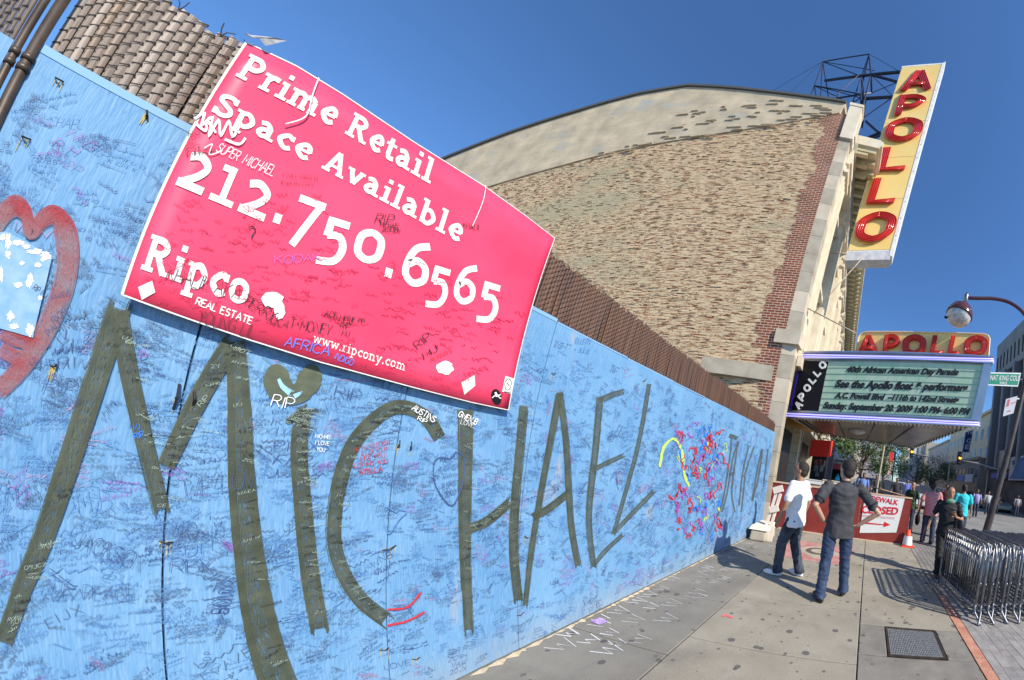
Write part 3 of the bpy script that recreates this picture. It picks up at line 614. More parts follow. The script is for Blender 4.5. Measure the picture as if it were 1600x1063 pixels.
# handwriting that can be read
HW = {}
def hand(txt, p0, p1, h, m, lean=(0, 0), w=.9, pl=wall, par=HB, jit=.5):
    dx, dy = p1[0] - p0[0], p1[1] - p0[1]; l = hypot(dx, dy)
    up = (dy / l * h + lean[0], -dx / l * h + lean[1])
    b = HW.setdefault((m.name, par.name), (MB(), m, par))[0]
    lay(b, txt, CAPS, pxrun(pl, p0, p1, up, up), w, lift=.0085 if par is HB else .006, jit=jit)
for a in [("CHAEL", (75, 192), (126, 197), 15, M_INK2, (4, 0), .5), ("JACKSON", (108, 852), (215, 892), 26, M_INK, (4, 0), .45), ("MICHAEL", (268, 838), (352, 850), 26, M_INK, (2, 0), .35), ("IN PEACE", (92, 934), (208, 940), 22, M_INK, (0, 0), .35),
          ("REX", (263, 893), (330, 896), 22, M_INK, (0, 0), .35), ("RIP", (64, 612), (112, 618), 24, M_INK, (5, 0), .45), ("FROM RANDI", (64, 640), (124, 632), 12, M_INK, (2, 0), .6), ("PARIS", (80, 470), (108, 462), 10, M_INK, (4, 0), .6),
          ("RICKEY", (84, 505), (112, 478), 11, M_INK, (2, 0), .7), ("PAULINE", (76, 525), (112, 490), 11, M_INK, (2, 0), .7), ("CHARLES", (44, 568), (74, 580), 12, M_INK, (2, 0), .6), ("RICKEY", (42, 588), (66, 602), 10, M_INK, (2, 0), .6),
          ("LOVE", (171, 362), (196, 368), 10, M_INK2, (3, 0), .6), ("ROBERT", (190, 1010), (230, 1014), 12, M_INK2, (0, 0), .5), ("RIP", (326, 955), (348, 965), 14, M_INK, (2, 0), .4), ("METEE", (330, 978), (360, 976), 12, M_INK2, (0, 0), .5),
          ("MJ I LOVED YOU", (551, 706), (608, 693), 6.5, M_INKR, (1, 0), 1.0), ("ALL OF YOUR", (562, 712), (603, 703), 6.5, M_INKR, (1, 0), 1.0), ("LIFE STILL", (562, 720), (603, 712), 7, M_INKR, (1, 0), 1.0),
          ("LOVING YOU", (552, 731), (604, 723), 7, M_INKR, (1, 0), 1.1), ("STELLA", (560, 742), (596, 736), 8, M_INKR, (1, 0), 1.5), ("RIP MJ", (687, 722), (714, 716), 8, M_INK, (1, 0), .8), ("WE LOVE YOU", (683, 736), (712, 732), 6, M_INK, (1, 0), .9),
          ("ALWAYS", (690, 748), (712, 744), 6, M_INK, (1, 0), .9), ("PARIS", (690, 763), (712, 757), 8, M_INK, (1, 0), .9), ("2009", (694, 776), (712, 770), 7, M_INK, (1, 0), .9), ("ELLERY", (898, 535), (922, 538), 8, M_INK2, (1, 0), .9), ("+ JULIE", (896, 548), (920, 552), 7, M_INK2, (1, 0), .9),
          ("AUSTINS", (641, 640), (676, 660), 9, M_INKW, (1, 0), 1.3), ("RIP", (650, 656), (664, 662), 6, M_INKW, (1, 0), 1.2), ("GWEN B", (714, 650), (742, 664), 9, M_INKW, (0, 0), 1.5), ("LOVE", (718, 662), (738, 668), 7, M_INKW, (0, 0), .8),
          ("RIP", (421, 634), (456, 640), 17, M_INKW, (2, 0), .7), ("MICHAEL", (491, 684), (516, 686), 6, M_INKW, (0, 0), 1.1), ("I LOVE", (491, 694), (513, 696), 6, M_INKW, (0, 0), 1.1), ("YOU", (493, 704), (506, 706), 6, M_INKW, (0, 0), 1.1),
          ("RIP", (312, 636), (326, 622), 8, mat('pale_green_ink', (.35, .45, .38), .7), (0, 0), .7), ("MJ", (208, 672), (218, 670), 9, M_INKB, (0, 0), 1.3), ("RIP", (210, 686), (224, 682), 9, M_INKB, (0, 0), 1.3), ("RIP MJ", (50, 452), (70, 466), 9, M_INK3, (0, 0), 1.1),
          ("YOU WERE", (266, 518), (286, 514), 6, M_INK, (1, 0), .7), ("A TRUE", (268, 528), (284, 525), 6, M_INK, (1, 0), .7), ("LEGEND", (266, 538), (286, 532), 6, M_INK, (1, 0), .7), ("LOVE AUSTIN", (385, 672), (470, 640), 17, M_INK2, (1, 0), .35), ("RIP", (520, 618), (560, 628), 18, M_INK, (1, 0), .4),
          ("FOREVER", (512, 646), (560, 622), 14, M_INK, (1, 0), .4), ("LOVE", (600, 1046), (640, 1038), 8, M_INK, (0, 0), .6), ("LOVE", (860, 914), (874, 912), 6, M_INK, (0, 0), 1), ("HOUSE", (860, 966), (884, 966), 6, M_INK2, (0, 0), 1), ("WE LUV", (284, 776), (400, 760), 26, M_INK, (4, 0), .32),
          ("MJ", (8, 788), (40, 790), 30, M_INK, (0, 0), .4), ("MJ", (120, 798), (156, 792), 30, M_INK2, (0, 0), .35)]:
    hand(*a)
# hearts drawn in marker
for pts, m in (([(684, 715), (676, 728), (680, 760), (705, 790), (722, 750), (724, 716), (712, 706), (702, 716)], M_INK), ([(617, 800), (600, 792), (598, 812), (606, 834), (622, 812), (634, 800), (622, 796)], M_INK2), ([(224, 548), (217, 552), (217, 558), (227, 556), (226, 550)], M_INKP)):
    b = HW.setdefault((m.name, HB.name), (MB(), m, HB))[0]; b.ribbon(crom(pts, 5, True), 1.6, wall, .0085)
b = HW.setdefault((M_INKR.name, HB.name), (MB(), M_INKR, HB))[0]
for pts in ([(604, 952), (630, 950), (645, 940), (656, 926)], [(604, 977), (635, 970), (662, 956)]): b.ribbon(crom(pts, 6), [3.2] * (6 * (len(pts) - 1) + 1), wall, .0085, ragged=.3)
# tangle of red, blue and green writing further along
rr = random.Random(21)
for i in range(95):
    m = rr.choice([M_INKR, M_INKR, M_INKG, M_INK2, M_INKP, M_INKB]); b = HW.setdefault((m.name, HB.name), (MB(), m, HB))[0]
    x = rr.uniform(1052, 1132); y = rr.uniform(668, 832)
    if abs(x - 1090) > 42 and abs(y - 740) > 55: continue
    pts = [(x, y)]
    for j in range(rr.randint(4, 8)): pts.append((pts[-1][0] + rr.uniform(-4, 4.5), pts[-1][1] + rr.uniform(-9, 8)))
    b.ribbon(crom(pts, 3), rr.uniform(.9, 2.0), wall, .0085 + LIFT[0])
b = HW[(M_INKG.name, HB.name)][0]
b.ribbon(crom([(1030, 730), (1036, 700), (1052, 686), (1064, 704), (1068, 740), (1076, 760)], 6), 4, wall, .0085, ragged=.4)
# endless small signatures nobody could count
rr = random.Random(4)
KS = [k for k in CAPS if k not in " .-&+'"]
def scrib(bm_, x, z, l, h_, w, rot):
    c, s = cos(rot), sin(rot); a = 0; sl = rr.uniform(-.1, .45); loop = rr.random() < .3
    while a < l:
        if loop:                                   # joined-up scrawl
            pts = []; t = 0; n = rr.randint(4, 9); am = rr.uniform(.3, 1)
            for q_ in range(n * 3):
                u = a + q_ * h_ * .17; v = h_ * (.35 + .35 * am * sin(q_ * 2.1 + am) + (rr.random() < .1) * .6); u += sl * v + h_ * .12 * cos(q_ * 2.1)
                pts.append((x + c * u - s * v, z + s * u + c * v))
            bm_.ribbon(pts, w, F0, .0036 + LIFT[0] * .5); a += n * 3 * h_ * .17 + h_ * .5
        else:
            gw, st = CAPS[rr.choice(KS)]; k = h_ / 10; dz = rr.uniform(-.1, .1) * h_
            for pts, _ in st:
                pp = pts[::2] + [pts[-1]] if len(pts) > 8 else pts
                q = [(a + k * (px_ + sl * py_), k * py_ + dz) for px_, py_ in pp]; bm_.ribbon([(x + c * u - s * v, z + s * u + c * v) for u, v in q], w, F0, .0036 + LIFT[0] * .5)
            a += gw * k + h_ * .22
            if rr.random() < .16: a += h_ * .5
        LIFT[0] = (LIFT[0] + .00003) % .0008
inks = [(MB(), M_INK, .22), (MB(), M_INK2, .46), (MB(), mat('grey_ink', (.09, .15, .25), .6), .25), (MB(), M_INKP, .03), (MB(), mat('faint_red_ink', (.42, .24, .40), .6), .04)]
dens = []
for i in range(3700):
    u = rr.random(); x = -.03 + 6.7 * u ** 1.6; z = rr.uniform(.06, 2.22) if rr.random() < .5 else rr.gauss(1.15, .5)
    if not .05 < z < 2.24: continue
    if x > 4.6 and rr.random() < .3: continue
    t = rr.random(); k = 0
    for k, (_, _, p) in enumerate(inks):
        t -= p
        if t < 0: break
    near = 1 + x * .22
    big = rr.random() < .07
    h_ = rr.uniform(.006, .014) * near * (2.6 if big else 1); l = rr.uniform(.02, .07) * near * (1.6 if big else 1)
    rot = rr.gauss(.02, .35) if rr.random() < .75 else rr.uniform(-1.4, 1.4)
    for ln in range(rr.choice((1, 1, 2, 3, 4))):
        if x + l < 6.7: scrib(inks[k][0], x + rr.uniform(-.01, .01), z - ln * h_ * 1.5, l * rr.uniform(.6, 1.1), h_, rr.uniform(.0006, .0011) * (1 + x * .3) * (1.5 if big else 1), rot)
for i in range(420):
    nm, mt, sts = LT[rr.randrange(4)]; p, w = rr.choice(sts); t = rr.randrange(len(p) - 1); u = rr.random(); a = wall(p[t][0] + (p[t + 1][0] - p[t][0]) * u + rr.uniform(-8, 8), p[t][1] + (p[t + 1][1] - p[t][1]) * u)
    mk = MATS['pale_green_ink'] if rr.random() < .35 else M_INK3; bm_ = HW.setdefault((mk.name, HB.name), (MB(), mk, HB))[0]
    k_ = len(bm_.v); scrib(bm_, a.x, a.z, rr.uniform(.012, .04), rr.uniform(.006, .013), .0008, rr.gauss(0, .3))
    for v in bm_.v[k_:]: v.y -= .0045
for b, m, _ in inks: stuff(b.build('signatures', m, HB, fixn=False))
# ================================================================ SLATTED CHAIN-LINK FENCE BEHIND
def ftop(x):
    P_ = [(-.5, 2.66), (.1, 2.66), (.6, 2.72), (1.4, 2.74), (2.0, 2.72), (2.9, 2.68), (4.5, 2.63), (5.9, 2.55), (6.8, 2.50)]
    for (a, za), (b_, zb) in zip(P_, P_[1:]):
        if x <= b_: return za + (zb - za) * (x - a) / (b_ - a)
    return 2.5
YF = D + .05
FN = thing('slatted_fence', 'tall chain-link fence woven with brown vinyl slats rising behind the blue hoarding', 'fence', (3, YF, 0))
ptch = .0205
def slat_mesh(w, m, hgt=.62):
    b = MB(); n = 4
    # slightly bowed slat
    for i in range(n):
        a = -w / 2 + w * i / n; c = -w / 2 + w * (i + 1) / n
        ya = -.003 * (1 - (2 * a / w) ** 2); yc = -.003 * (1 - (2 * c / w) ** 2)
        b.quad((a, ya, -hgt), (c, yc, -hgt), (c, yc, 0), (a, ya, 0))
    b.quad((-w / 2, 0, -hgt), (-w / 2, .002, -hgt), (-w / 2, .002, 0), (-w / 2, 0, 0))
    me = b.mesh('fence_slat'); me.materials.append(m); return me
SM = [slat_mesh(.0192, m) for m in (M_SLAT, mat('pale_slat_vinyl', (.30, .245, .20), .32, c2=(.38, .32, .27), scale=7, stretch=(8, 1, .3)), mat('tan_slat_vinyl', (.24, .165, .105), .4, c2=(.20, .16, .13), scale=5, stretch=(6, 1, .3)))]
SB = [slat_mesh(.0192, m) for m in (M_SLATB, mat('brown_slat', (.075, .045, .035), .5, c2=(.12, .07, .05), scale=6, stretch=(6, 1, .3)), mat('orange_rust_slat', (.16, .075, .035), .7, c2=(.09, .045, .03), scale=6, stretch=(6, 1, .3)))]
x = -.012; k = 0
b_ = MB()
for i in range(34): b_.quad((i * .2, YF + .012, 2.2), (i * .2 + .2, YF + .012, 2.2), (i * .2 + .2, YF + .012, ftop(i * .2 + .2) - .02), (i * .2, YF + .012, ftop(i * .2) - .02))
b_.build('slat_backing', mat('dark_gap_sheet', (.03, .024, .022), .9), FN, fixn=False)  # dark sheet added behind the slats to keep sky out of the gaps
SX = []
SBW = [slat_mesh(.0345, m) for m in (M_SLATB, MATS['brown_slat'], MATS['orange_rust_slat'])]
while x < 6.72 and k < 298:
    t = min(1, max(0, (x - .55) / .7)); ms = SB if random.random() < t else SM
    if x > 4.2: ms = SBW
    me = ms[random.choice((0, 0, 0, 1, 2)) if random.random() < .6 else 0]
    o = link(me, 'fence_slat', FN, V3((x, YF + random.uniform(-.002, .002), ftop(x) + random.uniform(-.02, .012)))); o.rotation_euler = (random.uniform(-.01, .01), random.uniform(-.006, .006), random.uniform(-.12, .12))
    SX.append(x); x += ptch * random.uniform(.96, 1.04) * (1.75 if x > 4.2 else 1); k += 1
wb = MB()
def chain(wb, xs_, tf, zb, y, ch=.040, r=.0017):
    for i, x in enumerate(xs_[:-1]):
        p = xs_[i + 1] - x; z1 = tf(x) - (.5 * ch if i % 2 else 0); n = int((z1 - zb) / ch)
        for j in range(n):
            a, c = V3((x - .5 * p, y - .006, z1 - j * ch - .30 * ch)), V3((x + .5 * p, y - .006, z1 - j * ch))
            e = V3((x + .5 * p, y + .001, z1 - j * ch - .30 * ch + .5 * ch - ch * .5)); nn = V3((0, 0, r)); f = V3((0, .003, 0))
            wb.quad(a - nn, c - nn, c + nn, a + nn); wb.quad(a - nn, a - nn + f, c - nn + f, c - nn)
            d = V3((r * .8, 0, 0)); wb.quad(c - d, c + d, c + d - V3((0, -.003, .20 * ch)), c - d - V3((0, -.003, .20 * ch)))
chain(wb, SX, ftop, 2.2, YF)
stuff(wb.build('chain_link_mesh', M_WIRE, FN, fixn=False))
wb = MB(); rr = random.Random(9)
x = .04
while x < 6.7:
    z = ftop(x)
    for s in (-1, 1): wb.tube([(x, YF - .004, z - .01), (x + s * .006, YF - .006, z + .012), (x + s * rr.uniform(.008, .02), YF - rr.uniform(0, .015), z + rr.uniform(.018, .036))], .0013, 4)
    x += rr.choice((.052, .052, .09))
stuff(wb.build('wire_barbs', M_POLE, FN))
wb = MB(); wb.tube([(-.02 + i * .4, YF + .03, ftop(-.02 + i * .4) - .05) for i in range(18)], .02, 8)
wb.build('top_rail', M_POLE, FN, smooth=True)
def pole(x, par, zt=3.0, r=.020, y=D + .02):
    b = MB(); b.tube([(x, y, 0), (x, y, zt)], r, 12); o = b.build('fence_pole', M_POLE, par, smooth=True)
    b = MB(); b.tube([(x, y, 2.245), (x, y, 2.26)], r + .004, 12); b.tube([(x, y, 2.275), (x, y, 2.29)], r + .004, 12); b.build('pole_clamp', M_POLE, par, smooth=True)
pole(-.058, FN, y=D - .0)
# second hoarding bay, left of the gap
H2 = thing('plywood_hoarding', 'narrow end of a second blue plywood bay beyond the gap with two poles', 'hoarding', (-.4, D, 0))
b = MB(); b.box((-1.2, D + .001, .012), (-.125, D + .018, 2.305)); b.build('plywood_panel', M_PLY, H2)
F2 = thing('slatted_fence', 'short bay of dark weathered fence slats beyond the pole gap at upper left', 'fence', (-.4, YF, 0))
ZL = lambda x: 3.1
me = slat_mesh(.0192, mat('dark_slat_vinyl', (.085, .062, .048), .5, c2=(.12, .09, .07), scale=8, stretch=(6, 1, .3)), .95)
for i in range(34):
    o = link(me, 'fence_slat', F2, V3((-.135 - i * .0205, YF, 3.1))); o.rotation_euler[2] = random.uniform(-.1, .1)
wb = MB(); chain(wb, [-.135 - i * .0205 for i in range(34)][::-1], ZL, 2.2, YF); stuff(wb.build('chain_link_mesh', M_WIRE, F2, fixn=False))
pole(-.105, F2, 3.2, .016, D + .005)
# ================================================================ RED LETTING SIGN
SG = thing('letting_sign', 'large pink-red letting sign with white lettering tied to the fence top', 'sign', (.85, D - .05, 2))
YS = D - .045
spl = lambda x, y: onY(x, y, YS)
cor = {'bl': (190.5, 460.5), 'tl': (384.5, 66.5), 'tr': (866.5, 372.5), 'br': (794.3, 641)}
def off_edge(p): return onY(p[0], p[1], YS)
BL, TL, TR, BR = [off_edge(cor[k]) for k in ('bl', 'tl', 'tr', 'br')]
nx_, nz_ = 28, 10; b = MB(); grid = []
topm = [onY(x, y, YS) for x, y in ((384.5, 66.5), (464, 104), (536, 148), (647, 222.5), (758, 292), (824, 339.5), (866.5, 372.5))]
botm = [onY(x, y, YS) for x, y in ((190.5, 460.5), (300, 500.5), (393, 532.4), (500, 566), (645, 605.4), (737, 629), (794.3, 641))]
def inter(P_, u):
    # piecewise linear by x
    x0, x1 = P_[0].x, P_[-1].x; x = x0 + (x1 - x0) * u
    for a, c in zip(P_, P_[1:]):
        if x <= c.x + 1e-9: t = (x - a.x) / (c.x - a.x); return a.lerp(c, t)
    return P_[-1]
k0 = 0
for j in range(nz_ + 1):
    for i in range(nx_ + 1):
        u, v = i / nx_, j / nz_; p = inter(botm, u).lerp(inter(topm, u), v)
        p = V3((p.x, YS + .004 * sin(7 * u + 3 * v) * 0, p.z)); b.v.append(p)
for j in range(nz_):
    for i in range(nx_):
        k = j * (nx_ + 1) + i; b.f.append((k, k + 1, k + nx_ + 2, k + nx_ + 1))
o = b.build('sign_sheet', M_SIGNR, SG, smooth=True, fixn=False)
so_ = o.modifiers.new('thick', 'SOLIDIFY'); so_.thickness = .004; so_.offset = 1 if o.data.polygons[0].normal.y > 0 else -1
o.modifiers['thick'].offset = -1
b = MB()
def rim(P_, w=.0022):
    for a, c in zip(P_, P_[1:]):
        d = (c - a).normalized(); n_ = V3((-d.z, 0, d.x)) * w; b.quad(a - n_ + V3((0, -.002, 0)), a + n_ + V3((0, -.002, 0)), c + n_ + V3((0, -.002, 0)), c - n_ + V3((0, -.002, 0)))
rim(topm); rim(botm); rim([TL.lerp(BL, i / 6) for i in range(7)]); rim([TR, BR])
b.build('white_edge', M_SWHT, SG, fixn=False)
def slab_line(name, txt, p0, p1, u0, u1, w=1.9, sw=1.25, mid=None, gap=.35, font=SLAB):
    F = pxrun(spl, p0, p1, u0, u1, mid); tot = sum(font[c][0] + gap for c in txt) - gap; x = 0
    for c in txt:
        gw = font[c][0]
        if c != ' ':
            b = MB(); lay(b, c, font, lambda a, v, x=x, gw=gw: F((x + a * gw) / tot, v), w, sw, gap=gap, lift=.003); b.build(name, M_SWHT, SG, fixn=False)
        x += gw + gap
slab_line('lettering', 'Prime', (366.5, 118.5), (520, 198.5), (24, -34.5), (18, -33.5))
slab_line('lettering', 'Retail', (537.5, 208.5), (671.5, 288), (16.5, -33), (10, -35))
slab_line('lettering', 'Space', (328.5, 174), (482, 254), (17, -31), (15, -32))
slab_line('lettering', 'Available', (501, 262.5), (719, 380), (15, -31), (10, -34), mid=(611, 322))
slab_line('lettering', '212', (268.5, 287), (415, 349), (40, -82), (28, -78), w=1.45, sw=1.2)
slab_line('lettering', '.7', (419, 345), (497, 373), (28, -76), (24, -76), w=1.45, sw=1.2, gap=.2)
slab_line('lettering', '50', (490, 387), (597, 419), (21, -75), (19, -73), w=1.5, sw=1.2, gap=.2)
slab_line('lettering', '.6', (594, 430), (668, 456), (19, -74), (14, -72), w=1.5, sw=1.2, gap=.1)
slab_line('lettering', '565', (662, 458), (779, 493), (15, -66), (12, -64), w=1.5, sw=1.2, gap=.1)
slab_line('lettering', 'Ripco', (219, 420), (384, 478), (18, -54), (13, -50), w=2.0, sw=1.35)
slab_line('small_lettering', 'REAL ESTATE', (304.5, 475.5), (391.5, 507.5), (4, -10.5), (3.5, -10.5), w=1.8, gap=1.6, font=CAPS)
slab_line('small_lettering', 'www.ripcony.com', (487, 535.5), (632, 580), (4, -16), (3, -15), w=1.35, sw=.9, gap=.3)
def patch(name, pts, m, lift=.004, par=SG, pl=spl):
    b = MB(); b.poly([pl(*p) + V3((0, -lift, 0)) for p in pts]); return b.build(name, m, par, fixn=False)
patch('white_diamond', [(237, 439), (242, 457), (221, 469), (215, 449)], M_SWHT)
patch('paper_sticker', [(741, 586), (742, 603), (725, 617), (720, 598)], mat('yellowed_paper', (.70, .68, .60), .8, c2=(.6, .57, .5), scale=60))
patch('white_sticker', [(789, 587.5), (803.5, 592), (798.5, 616), (784, 612)], M_SWHT)
patch('oval_sticker', [(775 + 8 * cos(t) + 1.5 * sin(t), 620.5 + 12.5 * sin(t)) for t in [2 * pi * i / 24 for i in range(24)]], M_BLACK)
b = MB()
b.ribbon(crom([(768, 622), (774, 618), (782, 623)], 5), 1.6, spl, .0055); b.ribbon([(773, 613), (776, 620)], 3.4, spl, .0058); b.ribbon([(772, 619), (781, 617)], 1.8, spl, .0061)
b.build('sticker_bird', M_SWHT, SG, fixn=False)
b = MB(); b.ribbon(crom([(793, 592), (798, 597), (796, 607), (790, 609), (788, 599)], 5, True), .9, spl, .0055); b.ribbon([(791, 598), (795, 603)], .9, spl, .0058); b.ribbon([(787, 612), (797, 614)], 1.0, spl, .006); b.build('sticker_face', M_INK3, SG, fixn=False)
b = MB(); rr = random.Random(8)
for cx, cy, rx, ry in ((424, 469, 19, 13), (436, 484, 9, 16), (694, 575, 15, 11)):
    b = MB(); b.poly([spl(cx + rx * cos(t) * rr.uniform(.8, 1.08), cy + ry * sin(t) * rr.uniform(.8, 1.08)) + V3((0, -.004 - cx * 1e-6, 0)) for t in [2 * pi * i / 17 for i in range(17)]]); b.build('torn_white_patch', mat('torn_paper', (.80, .78, .74), .8), SG, fixn=False)
P2 = dict(pl=spl, par=SG)
for a in [("KHALIL AKA", (257, 436), (372, 468), 20, M_INK3, (2, 0), .55), ("YOUNG LIL", (306, 504), (394, 528), 20, M_INK3, (2, 0), .55), ("TERRY", (376, 474), (424, 502), 16, M_INK3, (2, 0), .8), ("A.K.A", (414, 501), (446, 514), 12, M_INK3, (2, 0), .9),
          ("T-MONEY", (450, 512), (514, 524), 16, M_INK3, (2, 0), .8), ("AFRICA", (443, 540), (512, 556), 15, M_INKB, (2, 0), .9), ("INDIGO", (520, 560), (548, 572), 9, M_INKB, (2, 0), 1.2), ("KHALIL", (722, 356), (750, 360), 9, M_INK3, (0, 0), .9),
          ("RIP", (584, 348), (612, 350), 14, M_INK3, (3, 0), .8), ("MICHAEL", (592, 354), (622, 358), 8, M_INK3, (1, 0), 1.3), ("JACKSON", (594, 362), (624, 364), 7, M_INK3, (1, 0), 1.4), ("ACE", (505, 494), (524, 498), 10, M_INK3, (1, 0), 1.1), ("AMERIE PP", (522, 500), (568, 506), 8, M_INK3, (1, 0), 1.2),
          ("RIP", (530, 512), (546, 514), 9, M_INK3, (1, 0), 1.0), ("MJ", (532, 524), (544, 526), 9, M_INK3, (1, 0), 1.0), ("RIP", (652, 546), (674, 528), 13, M_INK3, (1, 0), .7), ("MJ", (662, 562), (684, 548), 10, M_INK3, (1, 0), .8), ("ALWAYS", (672, 566), (706, 550), 7, M_INKR, (1, 0), 1.2),
          ("I WILL MISS U", (440, 276), (494, 282), 6, M_INK3, (1, 0), .8), ("EARTH CITY", (438, 288), (488, 292), 6, M_INK3, (1, 0), .8), ("RIP", (292, 214), (308, 216), 9, M_INK3, (2, 0), .8), ("MJ", (292, 224), (302, 226), 8, M_INK3, (2, 0), .8), ("SPACE", (287, 236), (312, 234), 8, M_INK3, (2, 0), 1.0), ("EMPEROR", (290, 245), (334, 240), 7, M_INK3, (2, 0), 1.1),
          ("SUPER", (336, 236), (368, 252), 14, M_INKW, (3, 0), .8), ("MICHAEL", (376, 256), (424, 276), 15, M_INKW, (3, 0), .8), ("KODAK", (428, 412), (500, 408), 12, M_INKP, (1, 0), .6)]:
    hand(*a, **P2)
b = HW[(M_INKW.name, SG.name)][0]
for pts, w in (([(303, 186), (318, 178), (314, 196), (330, 184), (326, 212), (340, 188), (344, 212), (356, 190), (362, 214), (372, 198)], 4), ([(305, 194), (320, 205), (322, 190), (336, 208)], 4), ([(350, 218), (372, 226), (382, 216)], 4), ([(318, 232), (330, 226), (326, 242), (346, 236)], 1.6)):
    b.ribbon(crom(pts, 5), w, spl, .006 + LIFT[0], ragged=.2); LIFT[0] += .0001
b = HW[(M_INK3.name, SG.name)][0]; b.ribbon(crom([(387, 358), (393, 354), (398, 360), (393, 368), (392, 374)], 5), 1.8, spl, .006)
# faint pen marks on the sign
rr = random.Random(14); b = MB()
for i in range(620):
    x = rr.uniform(205, 845); y = rr.uniform(300, 650)
    p = onY(x, y, YS)
    lo_ = inter(botm, min(1, max(0, (p.x - BL.x) / (BR.x - BL.x)))).z
    if not (BL.x + .02 < p.x < BR.x - .05) or p.z < lo_ + .015 or p.z > lo_ + .62 - .2 * rr.random(): continue
    pts = [(x, y)]; hgt = rr.uniform(2, 5)
    for j in range(rr.randint(4, 11)): pts.append((pts[-1][0] + rr.uniform(.8, 3), y + (j * .35) + rr.uniform(-hgt, hgt)))
    q = onY(pts[-1][0], pts[-1][1], YS)
    if q.x > BR.x - .02 or q.z < lo_ + .01: continue
    b.ribbon(pts, rr.uniform(.5, 1.0), spl, .0035 + LIFT[0]); LIFT[0] = (LIFT[0] + .00003) % .0008
stuff(b.build('pen_marks', mat('dark_red_pen', (.48, .02, .08), .6), SG, fixn=False))
for (m, par), (b, mm, pp) in HW.items(): stuff(b.build('handwriting', mm, pp, fixn=False))
# strings that hold the sign, top corner wire and torn film
for pts, lb in (([(498, 122), (488, 150), (478, 182), (446, 194)], 'white string hanging in a loop over the word Prime on the red sign'), ([(759, 290), (756, 310), (748, 332), (738, 354)], 'white string hanging straight down near the right end of the red sign')):
    b = MB(); b.tube([onY(x, y, YS - .012) for x, y in crom(pts, 5)], .0016, 6); tag(b.build('tie_string', M_INKW, smooth=True), lb, 'string')
b = MB(); b.tube([onY(x, y, YS - .02) for x, y in crom([(384, 52), (392, 57), (404, 58), (430, 61)], 4)], .003, 6)
b.quad(onY(404, 59, YS - .02), onY(430, 59, YS - .03), onY(449, 64, YS - .03), onY(415, 72, YS - .02)); tag(b.build('torn_film', mat('grey_plastic_film', (.45, .46, .48), .3, c2=(.2, .2, .22), scale=40)), 'torn grey plastic film caught on the fence top at the red sign corner', 'plastic film')
# ================================================================ THEATRE
sw_a = rad(2); SD = V3((sin(sw_a), cos(sw_a), 0)); SN = V3((-cos(sw_a), sin(sw_a), 0)); SP = V3((7.2, 2.72, 0))   # side wall: point, direction, normal
swl = lambda x, y, off=0: onP(x, y, SP + SN * off, SN)
def su(p): return (p - SP).dot(SD)
TH = thing('theatre', 'old three-storey theatre with tan smeared brick side wall and white stone front', 'theatre', (7.2, 2.72, 0))
roof = [swl(*p) for p in ((1322, 164), (1260, 155), (1200, 147.5), (1140, 141), (1076, 137.5), (1000, 150), (900, 178), (800, 210), (712, 244))]
last = roof[-1] + (roof[-1] - roof[-2]) * 3
par = [swl(*p) for p in ((1312, 178), (1219, 194.8), (1150, 206), (1095, 214.5), (1030, 225), (971, 235.7), (883.5, 258.3), (779, 288))]
plast = par[-1] + (par[-1] - par[-2]) * 1.6
base0 = SP.copy(); far_ = SP + SD * (su(last) + .1)
b = MB(); pts = [base0] + [V3((SP.x, SP.y, par[0].z))] + par + [plast, V3((plast.x, plast.y, 0))]
b.slab(pts, -SN * .4); o = b.build('party_wall', M_WALL, TH); uvplane(o, lambda p: (su(p), p.z))
b = MB(); pts = par + [plast, last] + roof[::-1]; b.slab([p + SN * .035 for p in pts], -SN * .4); o = b.build('parapet', M_PLAST, TH); uvplane(o, lambda p: (su(p), p.z))
b = MB()
for a, c in zip(roof + [last], (roof + [last])[1:]):
    b.hexa([a + SN * .10, c + SN * .10, c - SN * .5, a - SN * .5] + [q + V3((0, 0, .12)) for q in (a + SN * .10, c + SN * .10, c - SN * .5, a - SN * .5)])
b.build('coping', M_COPING, TH)
# sagging plaster cracks: thin proud lips of plaster that throw raking shadow
rr = random.Random(31); b = MB()
for (x, y) in [(1310, 176), (1290, 183), (1262, 186), (1240, 190), (1205, 195), (1170, 200), (1120, 210), (1090, 212), (1050, 218), (1010, 226), (985, 232), (955, 240), (1080, 180), (1100, 176), (1140, 170), (1180, 166), (1215, 160), (1230, 176), (1160, 186), (1110, 192), (1070, 200), (1030, 205), (1250, 168), (1190, 180), (1285, 170)]:
    for k in range(3):
        p = swl(x + rr.uniform(-14, 14), y + rr.uniform(-4, 4), .035); l = rr.uniform(.15, .6); h_ = rr.uniform(.01, .03)
        b.hexa([p, p + SD * l, p + SD * l + SN * .03, p + SN * .04, p + V3((0, 0, h_)), p + SD * l + V3((0, 0, h_)), p + SD * l + SN * .03 + V3((0, 0, h_)), p + SN * .04 + V3((0, 0, h_))])
stuff(b.build('lifted_plaster', M_PLAST, TH))
